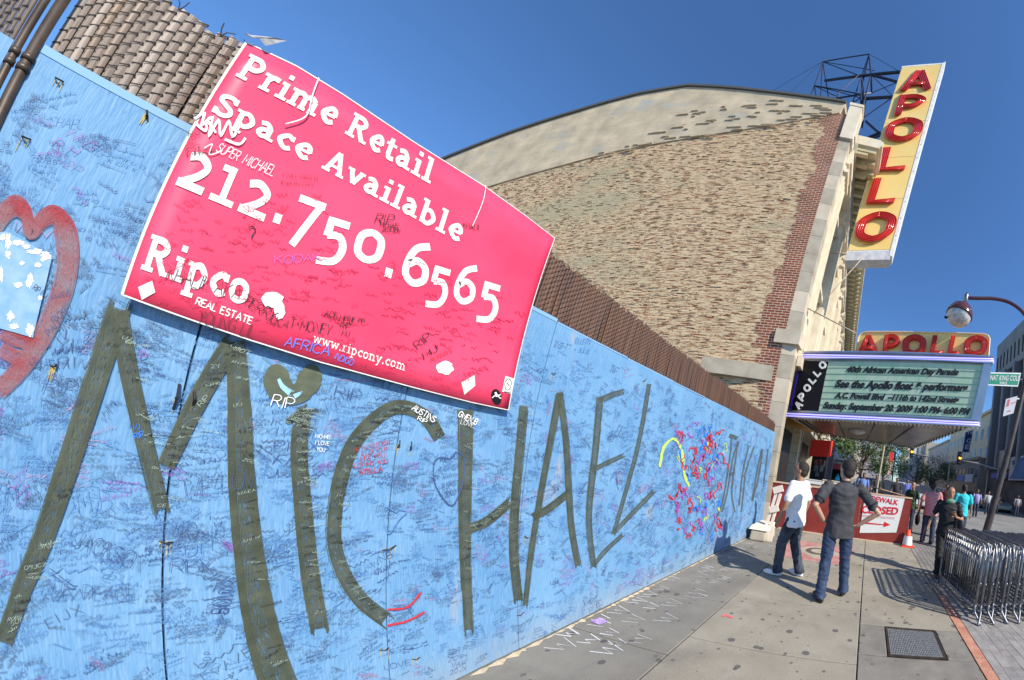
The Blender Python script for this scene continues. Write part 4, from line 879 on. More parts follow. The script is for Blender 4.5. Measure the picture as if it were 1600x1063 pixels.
# mortar smears standing proud of the brick, and knocked-out holes
b = MB(); b2 = MB()
for i in range(4200):
    u = rr.uniform(.3, 17) ** 1; z = rr.uniform(2.4, 13.2)
    p = SP + SD * u; p = V3((p.x, p.y, round(z / .075) * .075 + .002))
    lim = 13.6
    for a, c in zip(par, par[1:]):
        if su(a) <= u <= su(c): lim = a.z + (c.z - a.z) * (u - su(a)) / (su(c) - su(a))
    if p.z > lim - .1: continue
    qd = .75 + .05 * sin(z * 3) + (.25 if z < 9 else 0)
    if u < qd + .1: continue
    l = rr.uniform(.04, .24); h_ = rr.uniform(.006, .018); t = rr.uniform(.008, .022)
    (b2 if i % 17 == 0 else b).hexa([p, p + SD * l, p + SD * l + SN * t, p + SN * t * rr.uniform(.4, 1), p + V3((0, 0, h_)), p + SD * l + V3((0, 0, h_)), p + SD * l + SN * t * .5 + V3((0, 0, h_)), p + SN * t * .6 + V3((0, 0, h_))])
stuff(b.build('mortar_smear', M_MORT, TH)); stuff(b2.build('broken_brick', mat('broken_red_brick', (.26, .09, .05), .9), TH))
# red brick quoin strip with a toothed edge
qpx = [(1312, 179), (1284, 188), (1281, 224), (1264, 278), (1247.6, 317.6), (1233.5, 360), (1225, 402), (1203, 460), (1195, 475), (1184, 513), (1182, 538), (1185, 550), (1182, 577), (1186, 610), (1192, 650)]
qe = [(su(swl(*p)), swl(*p).z) for p in qpx]; b = MB(); z = 1.2; zt = qe[0][1]
def qu(z):
    for (u0, z0), (u1, z1) in zip(qe, qe[1:]):
        if z1 <= z <= z0: return u0 + (u1 - u0) * (z - z0) / (z1 - z0 if z1 != z0 else 1)
    return qe[-1][0] if z < qe[-1][1] else qe[1][0]
while z < zt:
    e = round(qu(z) / .105) * .105 + rr.choice((0, 0, .105, -.105)); hh = .075 * rr.choice((1, 2, 3)); hh = min(hh, zt - z)
    a, c = SP + SN * .008, SP + SD * max(.15, e) + SN * .008
    b.quad(a + V3((0, 0, z)), c + V3((0, 0, z)), c + V3((0, 0, z + hh)), a + V3((0, 0, z + hh))); z += hh
o = b.build('brick_quoin', M_QUOIN, TH, fixn=False); uvplane(o, lambda p: (su(p), p.z))
# stone front
FA = rad(5.5); FD = V3((cos(FA), sin(FA), 0)); FO = V3((sin(FA), -cos(FA), 0))     # along the front, out of the front
FP = V3((7.2, 2.72, 0))
def fbox(b, u0, u1, o0, o1, z0, z1):
    q = lambda u, o, z: FP + FD * u + FO * o + V3((0, 0, z))
    return b.hexa([q(u0, o0, z0), q(u1, o0, z0), q(u1, o1, z0), q(u0, o1, z0), q(u0, o0, z1), q(u1, o0, z1), q(u1, o1, z1), q(u0, o1, z1)])
ZC = 12.35
b = MB(); fbox(b, .45, 21, -.4, .02, 4.0, ZC + .2); b.build('front_wall', M_STONED, TH)
zz = 0
pier = []
while zz < ZC:
    h_ = .62; c = MB(); fbox(c, .0, .36, .0, .36, zz + .004, min(zz + h_ - .004, ZC + .05)); pier.append(c.build('pier_block', M_STONED if int(zz * 7) % 3 else M_STONE, TH)); zz += h_
# pilasters with stepped edges, each bay recessed with a window
for i, u in enumerate((.36, 2.7, 5.3, 8.0, 10.8, 13.8, 17.0, 20.2)):
    w = .95 if i else .8
    c = MB(); fbox(c, u, u + w, .0, .40, 4.2, ZC - .4); c.build('pilaster', M_CREAM, TH)
    for s in (0, 1, 2, 3):
        c = MB(); fbox(c, u + .04 + s * w * .25, u + .04 + s * w * .25 + .055, .40, .45, 4.3, ZC - 1.2); c.build('fluting', M_CREAM, TH)
    c = MB(); fbox(c, u - .08, u + w + .08, .38, .52, ZC - 1.2, ZC - 1.05); fbox(c, u - .04, u + w + .04, .38, .49, ZC - .75, ZC - .62); fbox(c, u + .02, u + w - .02, .38, .56, ZC - .62, ZC - .4); c.build('capital', M_CREAM, TH)
    c = MB(); fbox(c, u - .06, u + w + .06, .38, .50, 4.2, 4.5); c.build('pilaster_base', M_STONE, TH)
    if i < 7:
        n_ = (.36, 2.7, 5.3, 8.0, 10.8, 13.8, 17.0, 20.2)[i + 1]; wmid = (u + w + n_) / 2; ww = (n_ - u - w) * .32
        for z0, z1 in ((4.9, 7.3), (8.1, 10.3)):
            c = MB(); fbox(c, wmid - ww - .1, wmid + ww + .1, .02, .16, z0 - .15, z1 + .15); fr = c.build('window', M_CREAM, TH)
            c = MB(); fbox(c, wmid - ww, wmid + ww, .10, .17, z0, z1); c.build('pane', mat('dark_window_glass', (.03, .035, .045), .08), fr)
            c = MB(); fbox(c, wmid - ww - .2, wmid + ww + .2, .1, .34, z1 + .15, z1 + .3); c.build('lintel', M_CREAM, fr)
# attic block and cornice
b = MB(); fbox(b, -.08, .38, .0, .44, ZC - .05, ZC + 1.75); fbox(b, -.10, .40, -.02, .48, ZC + 1.75, ZC + 1.9); b.build('attic_block', M_CREAM, TH)
b = MB(); fbox(b, .02, .32, .44, .48, ZC + .25, ZC + 1.55); b.build('attic_panel', M_STONE, TH)
b = MB(); fbox(b, .42, 21, .0, .50, ZC - .4, ZC + .1); b.build('frieze', M_CREAM, TH)
b = MB(); fbox(b, .5, 21, .40, 1.32, ZC + .62, ZC + .74); fbox(b, .5, 21, .40, 1.40, ZC + .74, ZC + 1.02); fbox(b, .5, 21, .30, 1.30, ZC + 1.02, ZC + 1.08); b.build('cornice', M_CREAM, TH)
b = MB(); fbox(b, .5, 21, .42, .55, ZC + .1, ZC + .62); b.build('cornice_bed', M_STONED, TH)
for i in range(46):
    c = MB(); u = .58 + i * .445; fbox(c, u, u + .2, .5, 1.22, ZC + .40, ZC + .62); fbox(c, u + .03, u + .17, .5, .95, ZC + .26, ZC + .40); c.build('modillion', mat('buff_terracotta', (.46, .40, .24), .7, c2=(.55, .49, .32), scale=3), TH)
b = MB(); fbox(b, .42, 21, -.3, .30, ZC + 1.08, ZC + 1.3); b.build('attic_wall', M_CREAM, TH)
# dark street entrance below the marquee, with a cream pillar, orange soffit
b = MB(); fbox(b, .36, 21, -1.6, -1.5, 0, 4.0); b.build('lobby_back', mat('dark_lobby', (.02, .016, .016), .5), TH)
for u in (.9, 2.1, 3.0, 4.2):
    c = MB(); fbox(c, u, u + .06, -.7, -.62, 0, 3.6); c.build('door_post', mat('dull_brass', (.22, .18, .13), .4, .6), TH)
    c = MB(); fbox(c, u + .1, u + .8, -.7, -.68, .1, 2.6); c.build('poster_case', mat('dark_poster', (.05, .02, .025), .3, c2=(.02, .02, .04), scale=3), TH)
b = MB(); fbox(b, 0, 21, -2, -.1, 3.6, 4.0); b.build('lobby_ceiling', M_STONED, TH)
for k, z0 in enumerate([i * .42 for i in range(8)]):
    c = MB(); fbox(c, 4.7, 5.25, -.2, .12, z0 + .006, z0 + .41); c.build('pillar_block', M_CREAM, TH)
b = MB(); fbox(b, 5.0, 5.25, .12, .17, 0, 3.4); b.build('pillar_strip', M_CHROME, TH)
b = MB(); fbox(b, 3.9, 5.3, -.3, .5, 3.1, 3.45); b.build('orange_canopy', mat('orange_canopy_paint', (.70, .36, .08), .6), TH)
# ---------------------------------------------------------------- white building beyond with its dark edge
WB = thing('white_building', 'tall narrow pale building just beyond the theatre with a dark vertical edge', 'building', (27, 5, 0))
b = MB(); p0 = onX(1316, 470, 28); p1 = onX(1333, 470, 28)
b.box((28, p1.y - .1, 0), (32, p1.y + 3.5, 16.0)); b.build('wall', M_CREAM, WB)
b = MB(); b.box((27.6, p1.y - .75, 0), (28.2, p1.y - .1, 16.2)); b.build('dark_edge', M_STEEL, WB)  # blue-black upright strip along the edge
for i in range(9):
    for j in range(3):
        c = MB(); c.box((27.96, p1.y + .3 + j * .9, 4 + i * 1.3), (28.01, p1.y + .75 + j * .9, 4.7 + i * 1.3)); c.build('window', M_STONED, WB)
# ================================================================ BLADE SIGN
XB = 9.0
BS = thing('blade_sign', 'tall vertical yellow blade sign with five stacked red letters spelling APOLLO above the street', 'sign', (XB, 1, 9))
c_ = [onX(*p, XB) for p in ((1325.2, 392.7), (1392.5, 391), (1409.7, 105.6), (1472.5, 101.2))]
def BQ(u, v, d=0):
    a = c_[0].lerp(c_[1], u); t = c_[2].lerp(c_[3], u); p = a.lerp(t, v); return p + V3((-d, 0, 0))
b = MB(); b.hexa([BQ(-.012, -.012, 0), BQ(1.0, -.012, 0), BQ(1.0, -.012, -.40), BQ(-.012, -.012, -.40), BQ(-.012, 1.004, 0), BQ(1.0, 1.004, 0), BQ(1.0, 1.004, -.40), BQ(-.012, 1.004, -.40)]); b.build('sign_box', M_WHT, BS)
for i in range(5):
    b = MB(); v0, v1 = i / 5 + .0012, (i + 1) / 5 - .0012; b.hexa([BQ(.0, v0, .0), BQ(.985, v0, .0), BQ(.985, v0, .012), BQ(.0, v0, .012), BQ(.0, v1, .0), BQ(.985, v1, .0), BQ(.985, v1, .012), BQ(.0, v1, .012)]); b.build('face_panel', M_YEL, BS)
b = MB(); b.hexa([BQ(.985, -.02, -.42), BQ(1.075, -.025, -.42), BQ(1.075, -.025, .03), BQ(.985, -.02, .03), BQ(.985, 1.006, -.42), BQ(1.07, 1.02, -.42), BQ(1.07, 1.02, .03), BQ(.985, 1.006, .03)]); b.build('edge_trim', M_WHT, BS)
b = MB(); b.hexa([BQ(-.02, -.035, -.42), BQ(1.03, -.035, -.42), BQ(1.03, -.035, .02), BQ(-.02, -.035, .02), BQ(-.012, -.004, -.42), BQ(1.0, -.004, -.42), BQ(1.0, -.004, .02), BQ(-.012, -.004, .02)]); b.build('bottom_trim', mat('greyish_white_enamel', (.42, .43, .47), .6, c2=(.60, .60, .62), scale=6), BS)  # greyer enamel than the side and top trims
b = MB(); b.hexa([BQ(-.01, .996, -.4), BQ(1.02, 1.0, -.4), BQ(1.02, 1.0, .02), BQ(-.01, .996, .02), BQ(-.01, 1.006, -.4), BQ(1.02, 1.01, -.4), BQ(1.02, 1.01, .02), BQ(-.01, 1.006, .02)]); b.build('top_trim', M_WHT, BS)
b = MB()
for k in range(14): b.ell(BQ(1.03, .05 + k * .068, .035), (.012, .02, .03), nu=6, nv=4)
stuff(b.build('trim_bolt', M_RUST, BS))
# channel letters: a raised body, a recessed floor, three neon tubes
GL = {'A': ["0,0 3.2,10 4.8,10 8,0", "1.8,3.4 6.2,3.4"], 'P': ["1,0 1,10", "~1,9 4.6,9 6.8,6.9 4.6,4.6 1,4.6"], 'O': ["@4,9 6.6,7.6 7.1,5 6.6,2.4 4,1 1.4,2.4 .9,5 1.4,7.6"], 'L': ["1,10 1,1 6.6,1"]}
def channel(ch, Q, par, w=2.1, deep=.09, tube=.012, nt_=3):
    """Q(u,v,d): unit square of the letter, d metres out of the face"""
    body = MB(); neon = MB(); W_ = 8.0
    for st in GL[ch]:
        pts, _ = parse(st)[0]
        if ch == 'A' and st[0] == '0': segs = [([(1.0, 0), (3.9, 10)], w), ([(4.1, 10), (7.0, 0)], w)]
        elif ch == 'A': segs = [([(2.0, 3.2), (6.0, 3.2)], w * .8)]
        else: segs = [(pts, w)]
        for p, ww in segs:
            n = len(p); L_, R_ = [], []
            closed = hypot(p[0][0] - p[-1][0], p[0][1] - p[-1][1]) < 1e-6
            for i in range(n):
                if closed: a = p[(i - 1) % (n - 1)]; c = p[(i + 1) % (n - 1)] if i < n - 1 else p[1]
                else: a = p[max(i - 1, 0)]; c = p[min(i + 1, n - 1)]
                dx, dy = c[0] - a[0], c[1] - a[1]; l = hypot(dx, dy) or 1
                m = 1
                if 0 < i < n - 1:
                    ux, uy = p[i][0] - a[0], p[i][1] - a[1]; ul = hypot(ux, uy); m = 1 / max(.6, abs(ux * dx + uy * dy) / (ul * l))
                nx, ny = -dy / l * ww / 2 * m, dx / l * ww / 2 * m
                L_.append((p[i][0] + nx, p[i][1] + ny)); R_.append((p[i][0] - nx, p[i][1] - ny))
            q = lambda P_, d: Q(P_[0] / W_, P_[1] / 10, d)
            for i in range(n - 1):
                body.hexa([q(L_[i], .012), q(R_[i], .012), q(R_[i + 1], .012), q(L_[i + 1], .012), q(L_[i], deep - .02), q(R_[i], deep - .02), q(R_[i + 1], deep - .02), q(L_[i + 1], deep - .02)])
                for (A_, B_) in ((L_, 1), (R_, -1)):
                    c0, c1 = A_[i], A_[i + 1]; k = .12
                    i0 = (c0[0] + (p[i][0] - c0[0]) * k, c0[1] + (p[i][1] - c0[1]) * k); i1 = (c1[0] + (p[i + 1][0] - c1[0]) * k, c1[1] + (p[i + 1][1] - c1[1]) * k)
                    body.hexa([q(c0, deep - .02), q(i0, deep - .02), q(i1, deep - .02), q(c1, deep - .02), q(c0, deep), q(i0, deep), q(i1, deep), q(c1, deep)])
            for t in range(nt_):
                f = (t - (nt_ - 1) / 2) / nt_ * 1.35
                neon.tube([q((p[i][0] + (L_[i][0] - p[i][0]) * f, p[i][1] + (L_[i][1] - p[i][1]) * f), deep - .008) for i in range(n)], tube, 6)
    bo = body.build('letter', M_RED, par); neon.build('neon_tube', M_NEON, bo, smooth=True)
def sub(Qf, u0, u1, v0, v1, du=0): return lambda u, v, d: Qf(u0 + (u1 - u0) * u + du * v, v0 + (v1 - v0) * v, d)
def edx(y, P_):
    for (x0, y0), (x1, y1) in zip(P_, P_[1:]):
        if y0 <= y <= y1: return x0 + (x1 - x0) * (y - y0) / (y1 - y0)
    return P_[0][0] if y < P_[0][1] else P_[-1][0]
EL_ = [(1409.7, 105.6), (1400.7, 139.8), (1377.6, 214.3), (1359.6, 278.3), (1331.3, 367.9), (1325.2, 392.7)]; ER_ = [(1472.5, 101.2), (1448, 200), (1427, 278), (1407, 345), (1392.5, 391)]
for ch, u0, u1, yt, yb in (('A', .08, .88, 110, 140), ('P', .13, .84, 147, 178.5), ('O', .05, .90, 183, 220), ('L', .10, .88, 229, 266.5), ('L', .08, .86, 277, 318), ('O', .04, .92, 330, 377.5)):
    def Q(u, v, d, u0=u0, u1=u1, yt=yt, yb=yb):
        uu = u0 + (u1 - u0) * u; y = yb + (yt - yb) * v - (uu - .5) * 3.5; a, c = edx(y, EL_), edx(y, ER_); return onX(a + (c - a) * uu, y, XB - d)
    channel(ch, Q, BS, w=1.9, deep=.13, tube=.014)
b = MB(); b.quad(BQ(.3, .018, .0135), BQ(.56, .018, .0135), BQ(.56, .022, .0135), BQ(.3, .022, .0135)); b.build('maker_line', mat('ochre_print', (.45, .28, .08), .6), BS)
# ---------------------------------------------------------------- steel lattice on the roof
RF = thing('roof_lattice', 'dark blue steel lattice frame on the theatre roof holding the tall blade sign', 'steel frame', (9.5, 3, ZC + 2))
ND = {k: onX(x, y, X) for k, x, y, X in [('A', 1285.4, 97, 10.2), ('B', 1358, 85, 10.2), ('C', 1272.7, 134.3, 9.4), ('D', 1289, 126.6, 10.4), ('E', 1341, 118, 9.4), ('F', 1361, 117.4, 9.3), ('G', 1407, 113, 9.1), ('H', 1403, 128.7, 9.1), ('I', 1362, 145.6, 10), ('J', 1349.6, 154.8, 9.4), ('K', 1395.5, 152, 9.1),
  ('L', 1349.6, 184.4, 9.3), ('M', 1339, 201, 9.2), ('N', 1353.8, 147.7, 10), ('O', 1301.6, 155, 9.4), ('Q', 1266, 151.5, 9.6), ('R', 1275, 152.5, 10.4), ('S', 1282, 153, 10), ('T', 1295, 154.5, 10.4), ('U', 1366.5, 111, 10), ('V', 1344.7, 147.7, 9.2), ('W', 1330.5, 165.5, 9.5), ('X', 1347, 200, 9.7), ('Y', 1347, 126, 9.4), ('Z', 1316, 156, 9.6), ('a', 1334, 160, 10.2)]}
for s, r in [('AB', .035), ('AC', .03), ('AS', .03), ('AT', .03), ('CQ', .03), ('CR', .03), ('AU', .02), ('AE', .025), ('CV', .03), ('CJ', .02), ('DF', .07), ('FG', .08), ('FH', .07), ('DE', .03), ('BF', .05), ('FI', .05), ('BY', .035), ('BW', .03), ('YL', .06), ('VX', .04), ('BV', .025), ('FM', .04), ('IO', .04), ('OV', .04), ('JK', .08), ('HI', .018), ('KL', .025), ('BG', .012), ('FK', .012), ('CZ', .022), ('EO', .02), ('YJ', .05), ('JM', .045), ('LM', .04), ('Na', .03), ('aW', .03), ('NL', .03), ('LX', .035), ('aM', .04), ('Wa', .05)]:
    b = MB(); b.tube([ND[s[0]], ND[s[1]]], r, 6); b.build('steel_bar', M_STEEL if r < .075 else mat('black_beam', (.012, .014, .03), .4, .2), RF)
for p, q in (((1285, 97), (1208, 142)), ((1285, 97), (1233, 147)), ((1361, 117), (1406, 160))):
    b = MB(); b.tube([onX(*p, 10), onX(*q, 10.5)], .008, 5); b.build('guy_wire', M_STEEL, RF)
for p, q in (((1376, 207), (1357, 215)), ((1377, 211), (1352, 222)), ((1368, 242), (1352, 244)), ((1373, 208), (1353, 190))):
    b = MB(); b.tube([onX(*p, 9.15), onX(*q, 9.3)], .06, 6); b.build('sign_bracket', M_STEEL, RF)
for p, q, X0, X1 in (((1252, 477), (1337, 521), 7.6, 7.3), ((1271, 491), (1350, 401), 8.2, 9.0), ((1298, 396), (1326, 396), 8.9, 9.0)):
    b = MB(); b.tube([onX(*p, X0), onX(*q, X1)], .018, 6); tag(b.build('stay_rod', mat('pale_rusty_rod', (.42, .38, .33), .6, c2=(.3, .2, .12), scale=9), smooth=True), {477: 'thin pale stay rod running down from the stone front to the marquee sign', 491: 'thick pale stay rod rising from the stone front to the blade sign foot', 396: 'short level stay rod from the front to the bottom of the blade sign'}[p[1]], 'stay rod')
# ================================================================ MARQUEE
MQ = thing('marquee', 'projecting theatre marquee with letter board, violet neon bands and a bulb-studded underside', 'marquee', (8, 0, 3))
xl, xr = 8.0, 6.75
def MX(x, y, off=0):                     # the plane of the near face, vertical, a little askew to the street
    a, c = V3((xl, 2.55, 0)), V3((xr, -2.35, 0)); n_ = V3((-(c - a).y, (c - a).x, 0)).normalized()
    if n_.x > 0: n_ = -n_
    return onP(x, y, a + n_ * off, n_)
mn_ = MX(1300, 600, 1) - MX(1300, 600, 0); a_, c__ = V3((xl, 2.55, 0)), V3((xr, -2.35, 0)); NM = V3((-(c__ - a_).y, (c__ - a_).x, 0)).normalized()
if NM.x > 0: NM = -NM
def quadpx(b, pts, d0, d1, pl=MX, N=None):
    N = N or NM; k = [pl(*p) for p in pts]; b.hexa([q + N * d0 for q in k] + [q + N * d1 for q in k]); return b
fl = [MX(*p) for p in ((1229.5, 648), (1531, 663), (1552.5, 560.5), (1251.5, 552.5))]
zb, zt2 = (fl[0].z + fl[1].z) / 2, (fl[2].z + fl[3].z) / 2
wl_ = [MX(*p) for p in ((1214, 655), (1222, 556))]
back = [V3((12.6, 2.5, fl[0].z + .15)), V3((12.6, -1.7, fl[1].z - .15))]
# body
b = MB(); e = V3((0, 0, 0))
bt = [fl[0] - NM * .05, fl[1] - NM * .05, back[1], back[0]]; tp = [fl[3] - NM * .05, fl[2] - NM * .05, V3((back[1].x, back[1].y, fl[2].z)), V3((back[0].x, back[0].y, fl[3].z))]
b.hexa([p + V3((0, 0, .03)) for p in bt] + tp); b.build('marquee_body', M_GREYM, MQ)
b = MB(); quadpx(b, [(1229.5, 648), (1531, 663), (1552.5, 560.5), (1251.5, 552.5)], -.05, .0); b.build('face_frame', M_CHROME, MQ)
b = MB(); quadpx(b, [(1213, 652), (1229.5, 648), (1251.5, 552.5), (1237, 553)], -.05, -.005); b.build('side_return', M_GREYM, MQ)
b = MB(); quadpx(b, [(1517, 657), (1531, 660), (1549, 567), (1537, 568)], .0, .06); b.build('corner_column', M_CHROME, MQ)
# letter board in strips, black panel
BD = lambda u, v, d=0: (MX(1279.5, 642.5).lerp(MX(1516.5, 653.5), u)).lerp(MX(1295, 566).lerp(MX(1535.5, 571.5), u), v) + NM * (d + .012)
for i in range(8):
    b = MB(); v0, v1 = i / 8 + .004, (i + 1) / 8 - .004; b.hexa([BD(0, v0, -.01), BD(1, v0, -.01), BD(1, v0, .004), BD(0, v0, .004), BD(0, v1, -.01), BD(1, v1, -.01), BD(1, v1, .004), BD(0, v1, .004)]); b.build('letter_strip', M_BOARD, MQ)
b = MB()
for i in range(9): b.hexa([BD(0, i / 8 - .0035, .004), BD(1, i / 8 - .0035, .004), BD(1, i / 8 - .0035, .014), BD(0, i / 8 - .0035, .014), BD(0, i / 8 + .0035, .004), BD(1, i / 8 + .0035, .004), BD(1, i / 8 + .0035, .014), BD(0, i / 8 + .0035, .014)])
for u in (.22, .43, .63, .83): b.hexa([BD(u, 0, .004), BD(u + .0016, 0, .004), BD(u + .0016, 0, .006), BD(u, 0, .006), BD(u, 1, .004), BD(u + .0016, 1, .004), BD(u + .0016, 1, .006), BD(u, 1, .006)])
stuff(b.build('board_rail', mat('dull_green_rail', (.26, .38, .28), .5), MQ))
b = MB(); quadpx(b, [(1236.5, 641), (1279, 642.5), (1294.5, 566), (1252, 564)], .0, .02); b.build('black_panel', M_BLACK, MQ)
b = MB(); quadpx(b, [(1234.5, 641), (1236.8, 641), (1252.6, 564), (1250.4, 564)], .0, .03); b.build('blue_edge', mat('deep_blue_trim', (.03, .02, .35), .4), MQ)
# raised white letters climbing the black panel
PB = lambda x, y, d: MX(x, y) + NM * (.02 + d)
def flatletter(ch, Q, par, m, w, deep, name='letter'):
    body = MB(); W_ = 8.0
    for st in GL[ch]:
        pts, _ = parse(st)[0]
        segs = [(pts, w)] if ch != 'A' else ([([(1, 0), (3.9, 10)], w), ([(4.1, 10), (7, 0)], w)] if st[0] == '0' else [([(2, 3.2), (6, 3.2)], w * .8)])
        for p, ww in segs:
            for lift in (deep,): body.ribbon(p, ww, lambda a, c: Q(a / W_, c / 10, deep), 0)
    me_ = body.build(name, m, par, fixn=False); sm = me_.modifiers.new('s', 'SOLIDIFY'); sm.thickness = deep * .9; sm.offset = 0; return me_
for ch, x, y in zip('APOLLO', (1249, 1254.5, 1262.5, 1271, 1278.5, 1286.5), (634, 621, 607.5, 594.5, 583.5, 572)):
    def Q(u, v, d, x=x, y=y):
        cu, cv = (u - .5) * 10.5, (v - .5) * 12.5
        return PB(x + cu * .66 - cv * .62, y - cu * .76 - cv * .62, d)
    flatletter(ch, Q, MQ, M_WHT, 2.3, .03)
# neon bands top and bottom
for (x0, y0, x1, y1) in ((1252, 555.5, 1551, 562.5), (1252, 559.0, 1551, 566), (1230, 647, 1529, 661.5), (1230, 650.5, 1529, 665)):
    b = MB(); b.tube([MX(x0 + (x1 - x0) * t / 12, y0 + (y1 - y0) * t / 12) + NM * .05 for t in range(13)] + [MX(x1 + 2, y1) + NM * -.05], .019, 8); b.build('neon_band', M_VIO, MQ, smooth=True)
for (x0, y0, x1, y1, w) in ((1250, 552, 1553, 559.5, 2.2), (1250.5, 562.8, 1551, 569.2, 1.6), (1229, 643.8, 1530, 657.4, 2), (1228, 653, 1530, 667.5, 1.8)):
    b = MB(); quadpx(b, [(x0, y0 + w / 2), (x1, y1 + w / 2), (x1, y1 - w / 2), (x0, y0 - w / 2)], .0, .07); b.build('chrome_rail', M_CHROME, MQ)
# sign text in loose slanted black letters
def ftext(txt, name, pl, p0, p1, h, m, par, N, lift=.02, off=.02, shear=.25, sx=1.0, ext=.004, hh=None, kind=None):
    cu = bpy.data.curves.new(name, 'FONT'); cu.body = txt; cu.size = 1; cu.offset = off; cu.shear = 0; cu.resolution_u = 3; cu.fill_mode = 'FRONT'
    t = bpy.data.objects.new(name, cu); COL.objects.link(t); dg = bpy.context.evaluated_depsgraph_get(); me = bpy.data.meshes.new_from_object(t.evaluated_get(dg)); bpy.data.objects.remove(t)
    xs_ = [v.co.x for v in me.vertices]; x0, x1 = min(xs_), max(xs_); CAPH = .70
    o0 = WL[par.name]
    for v in me.vertices:
        y = v.co.y / CAPH; u = (v.co.x + shear * v.co.y - x0) / (x1 - x0 + shear * .5)
        bx = p0[0] + (p1[0] - p0[0]) * u; by = p0[1] + (p1[1] - p0[1]) * u; hv = hh or (0, -h)
        v.co = pl(bx + hv[0] * y, by + hv[1] * y) + N * lift - o0
    me.materials.clear(); me.materials.append(m); ob = link(me, name, par, o0)
    if ext: sm = ob.modifiers.new('s', 'SOLIDIFY'); sm.thickness = ext; sm.offset = 0
    return ob
for txt, p0, p1, h in (("40th African American Day Parade", (1321.5, 582), (1498, 587), 8.6), ("See the Apollo float & performers", (1304, 605.5), (1512, 612), 11.0), ("A.C. Powell Blvd  –111th to 142nd Streets", (1304, 622.5), (1498, 629.8), 8.6), ("Sunday, September 20, 2009 1:00 PM- 6:00 PM", (1285.5, 638.5), (1514, 648.5), 9.6)):
    ftext(txt, 'board_lettering', MX, p0, p1, h, M_TXT, MQ, NM, lift=.028, off=.062, hh=(h * .22, -h * 1.0), ext=0)
# underside
UD = [bt[0], bt[1], bt[2], bt[3]]
UQ = lambda u, v: (UD[0].lerp(UD[1], u)).lerp(UD[3].lerp(UD[2], u), v)
b = MB(); b.hexa([UQ(.06, .08) + V3((0, 0, .02)), UQ(.94, .08) + V3((0, 0, .02)), UQ(.94, .93) + V3((0, 0, .02)), UQ(.06, .93) + V3((0, 0, .02))] + [UQ(*q) + V3((0, 0, .05)) for q in ((.06, .08), (.94, .08), (.94, .93), (.06, .93))])
b.build('soffit', mat('brown_mirror_soffit', (.20, .165, .13), .3, .5, c2=(.30, .25, .19), scale=1.5), MQ)
for i in range(4):
    b = MB(); u = .06 + i * .22; b.hexa([UQ(u, .08), UQ(u + .004, .08), UQ(u + .004, .93), UQ(u, .93)] + [UQ(*q) + V3((0, 0, .02)) for q in ((u, .08), (u + .004, .08), (u + .004, .93), (u, .93))]); b.build('soffit_joint', M_HOLE, MQ)
sock = MB().tube([(0, 0, .0), (0, 0, -.05)], .03, 8).mesh('bulb_socket'); sock.materials.append(mat('bulb_socket_brown', (.07, .05, .04), .5))
bulb = MB().ell((0, 0, -.075), (.027, .027, .036), nu=8, nv=6).mesh('bulb', smooth=True); bulb.materials.append(mat('clear_bulb', (.75, .66, .48), .1))
bp = [(i / 46, .02) for i in range(47)] + [(.03 + i / 46 * .94, .055) for i in range(46)] + [(.03 + i / 44 * .94, .96) for i in range(44)] + [(.02, .05 + i * .045) for i in range(20)] + [(.975, .05 + i * .045) for i in range(20)]
for u, v in bp:
    o = link(sock, 'bulb_socket', MQ, UQ(u, v) + V3((0, 0, .02))); link(bulb, 'bulb', MQ, UQ(u, v) + V3((0, 0, .02)))
b = MB(); b.ell(UQ(.4, .45) + V3((0, 0, -.02)), (.3, .3, .12)); b.build('soffit_lamp', M_GLASS, MQ, smooth=True)
# ---- rounded yellow name board on top
TS = thing('marquee_name_sign', 'rounded yellow board with red neon letters APOLLO standing on top of the marquee', 'sign', (7.5, -.5, 4.9))
oc = [(1331.5, 555), (1334, 545), (1336.5, 532), (1339.5, 521), (1344, 516), (1350, 514.2), (1400, 514), (1450, 514.8), (1500, 516), (1538, 517.2), (1545, 519.5), (1548, 525), (1547.5, 534), (1546.5, 545), (1545.5, 559)]
b = MB(); b.slab([MX(*p) - NM * .18 for p in oc], -NM * .22); b.build('sign_board', M_YEL, TS)
b = MB(); cc_ = [MX(*p) - NM * .17 for p in oc]; b.tube(cc_, .022, 6); b.build('board_rim', mat('pale_yellow_rim', (.78, .62, .32), .5), TS)
TQ = lambda x, y, d: MX(x, y) + NM * (-.18 + d)
for ch, a, c, tl_, tr_ in (('A', (1338.5, 550.5), (1371, 550.8), (1345, 521.5), (1367, 521.5)), ('P', (1377.5, 551), (1401, 551), (1382, 520.8), (1407, 520.8)), ('O', (1408.5, 552.5), (1443.5, 553), (1412, 520.5), (1447.5, 521)), ('L', (1452, 552), (1476.5, 552.5), (1458, 521.5), (1483, 522)), ('L', (1480, 552.3), (1504, 552.8), (1487, 522), (1511, 522.5)), ('O', (1505, 553.5), (1540, 554), (1509.5, 522), (1545, 522.5))):
    def Q(u, v, d, a=a, c=c, tl_=tl_, tr_=tr_):
        x0, y0 = a[0] + (c[0] - a[0]) * u, a[1] + (c[1] - a[1]) * u; x1, y1 = tl_[0] + (tr_[0] - tl_[0]) * u, tl_[1] + (tr_[1] - tl_[1]) * u
        return TQ(x0 + (x1 - x0) * v, y0 + (y1 - y0) * v, d)
    channel(ch, Q, TS, w=2.3, deep=.11, tube=.011)
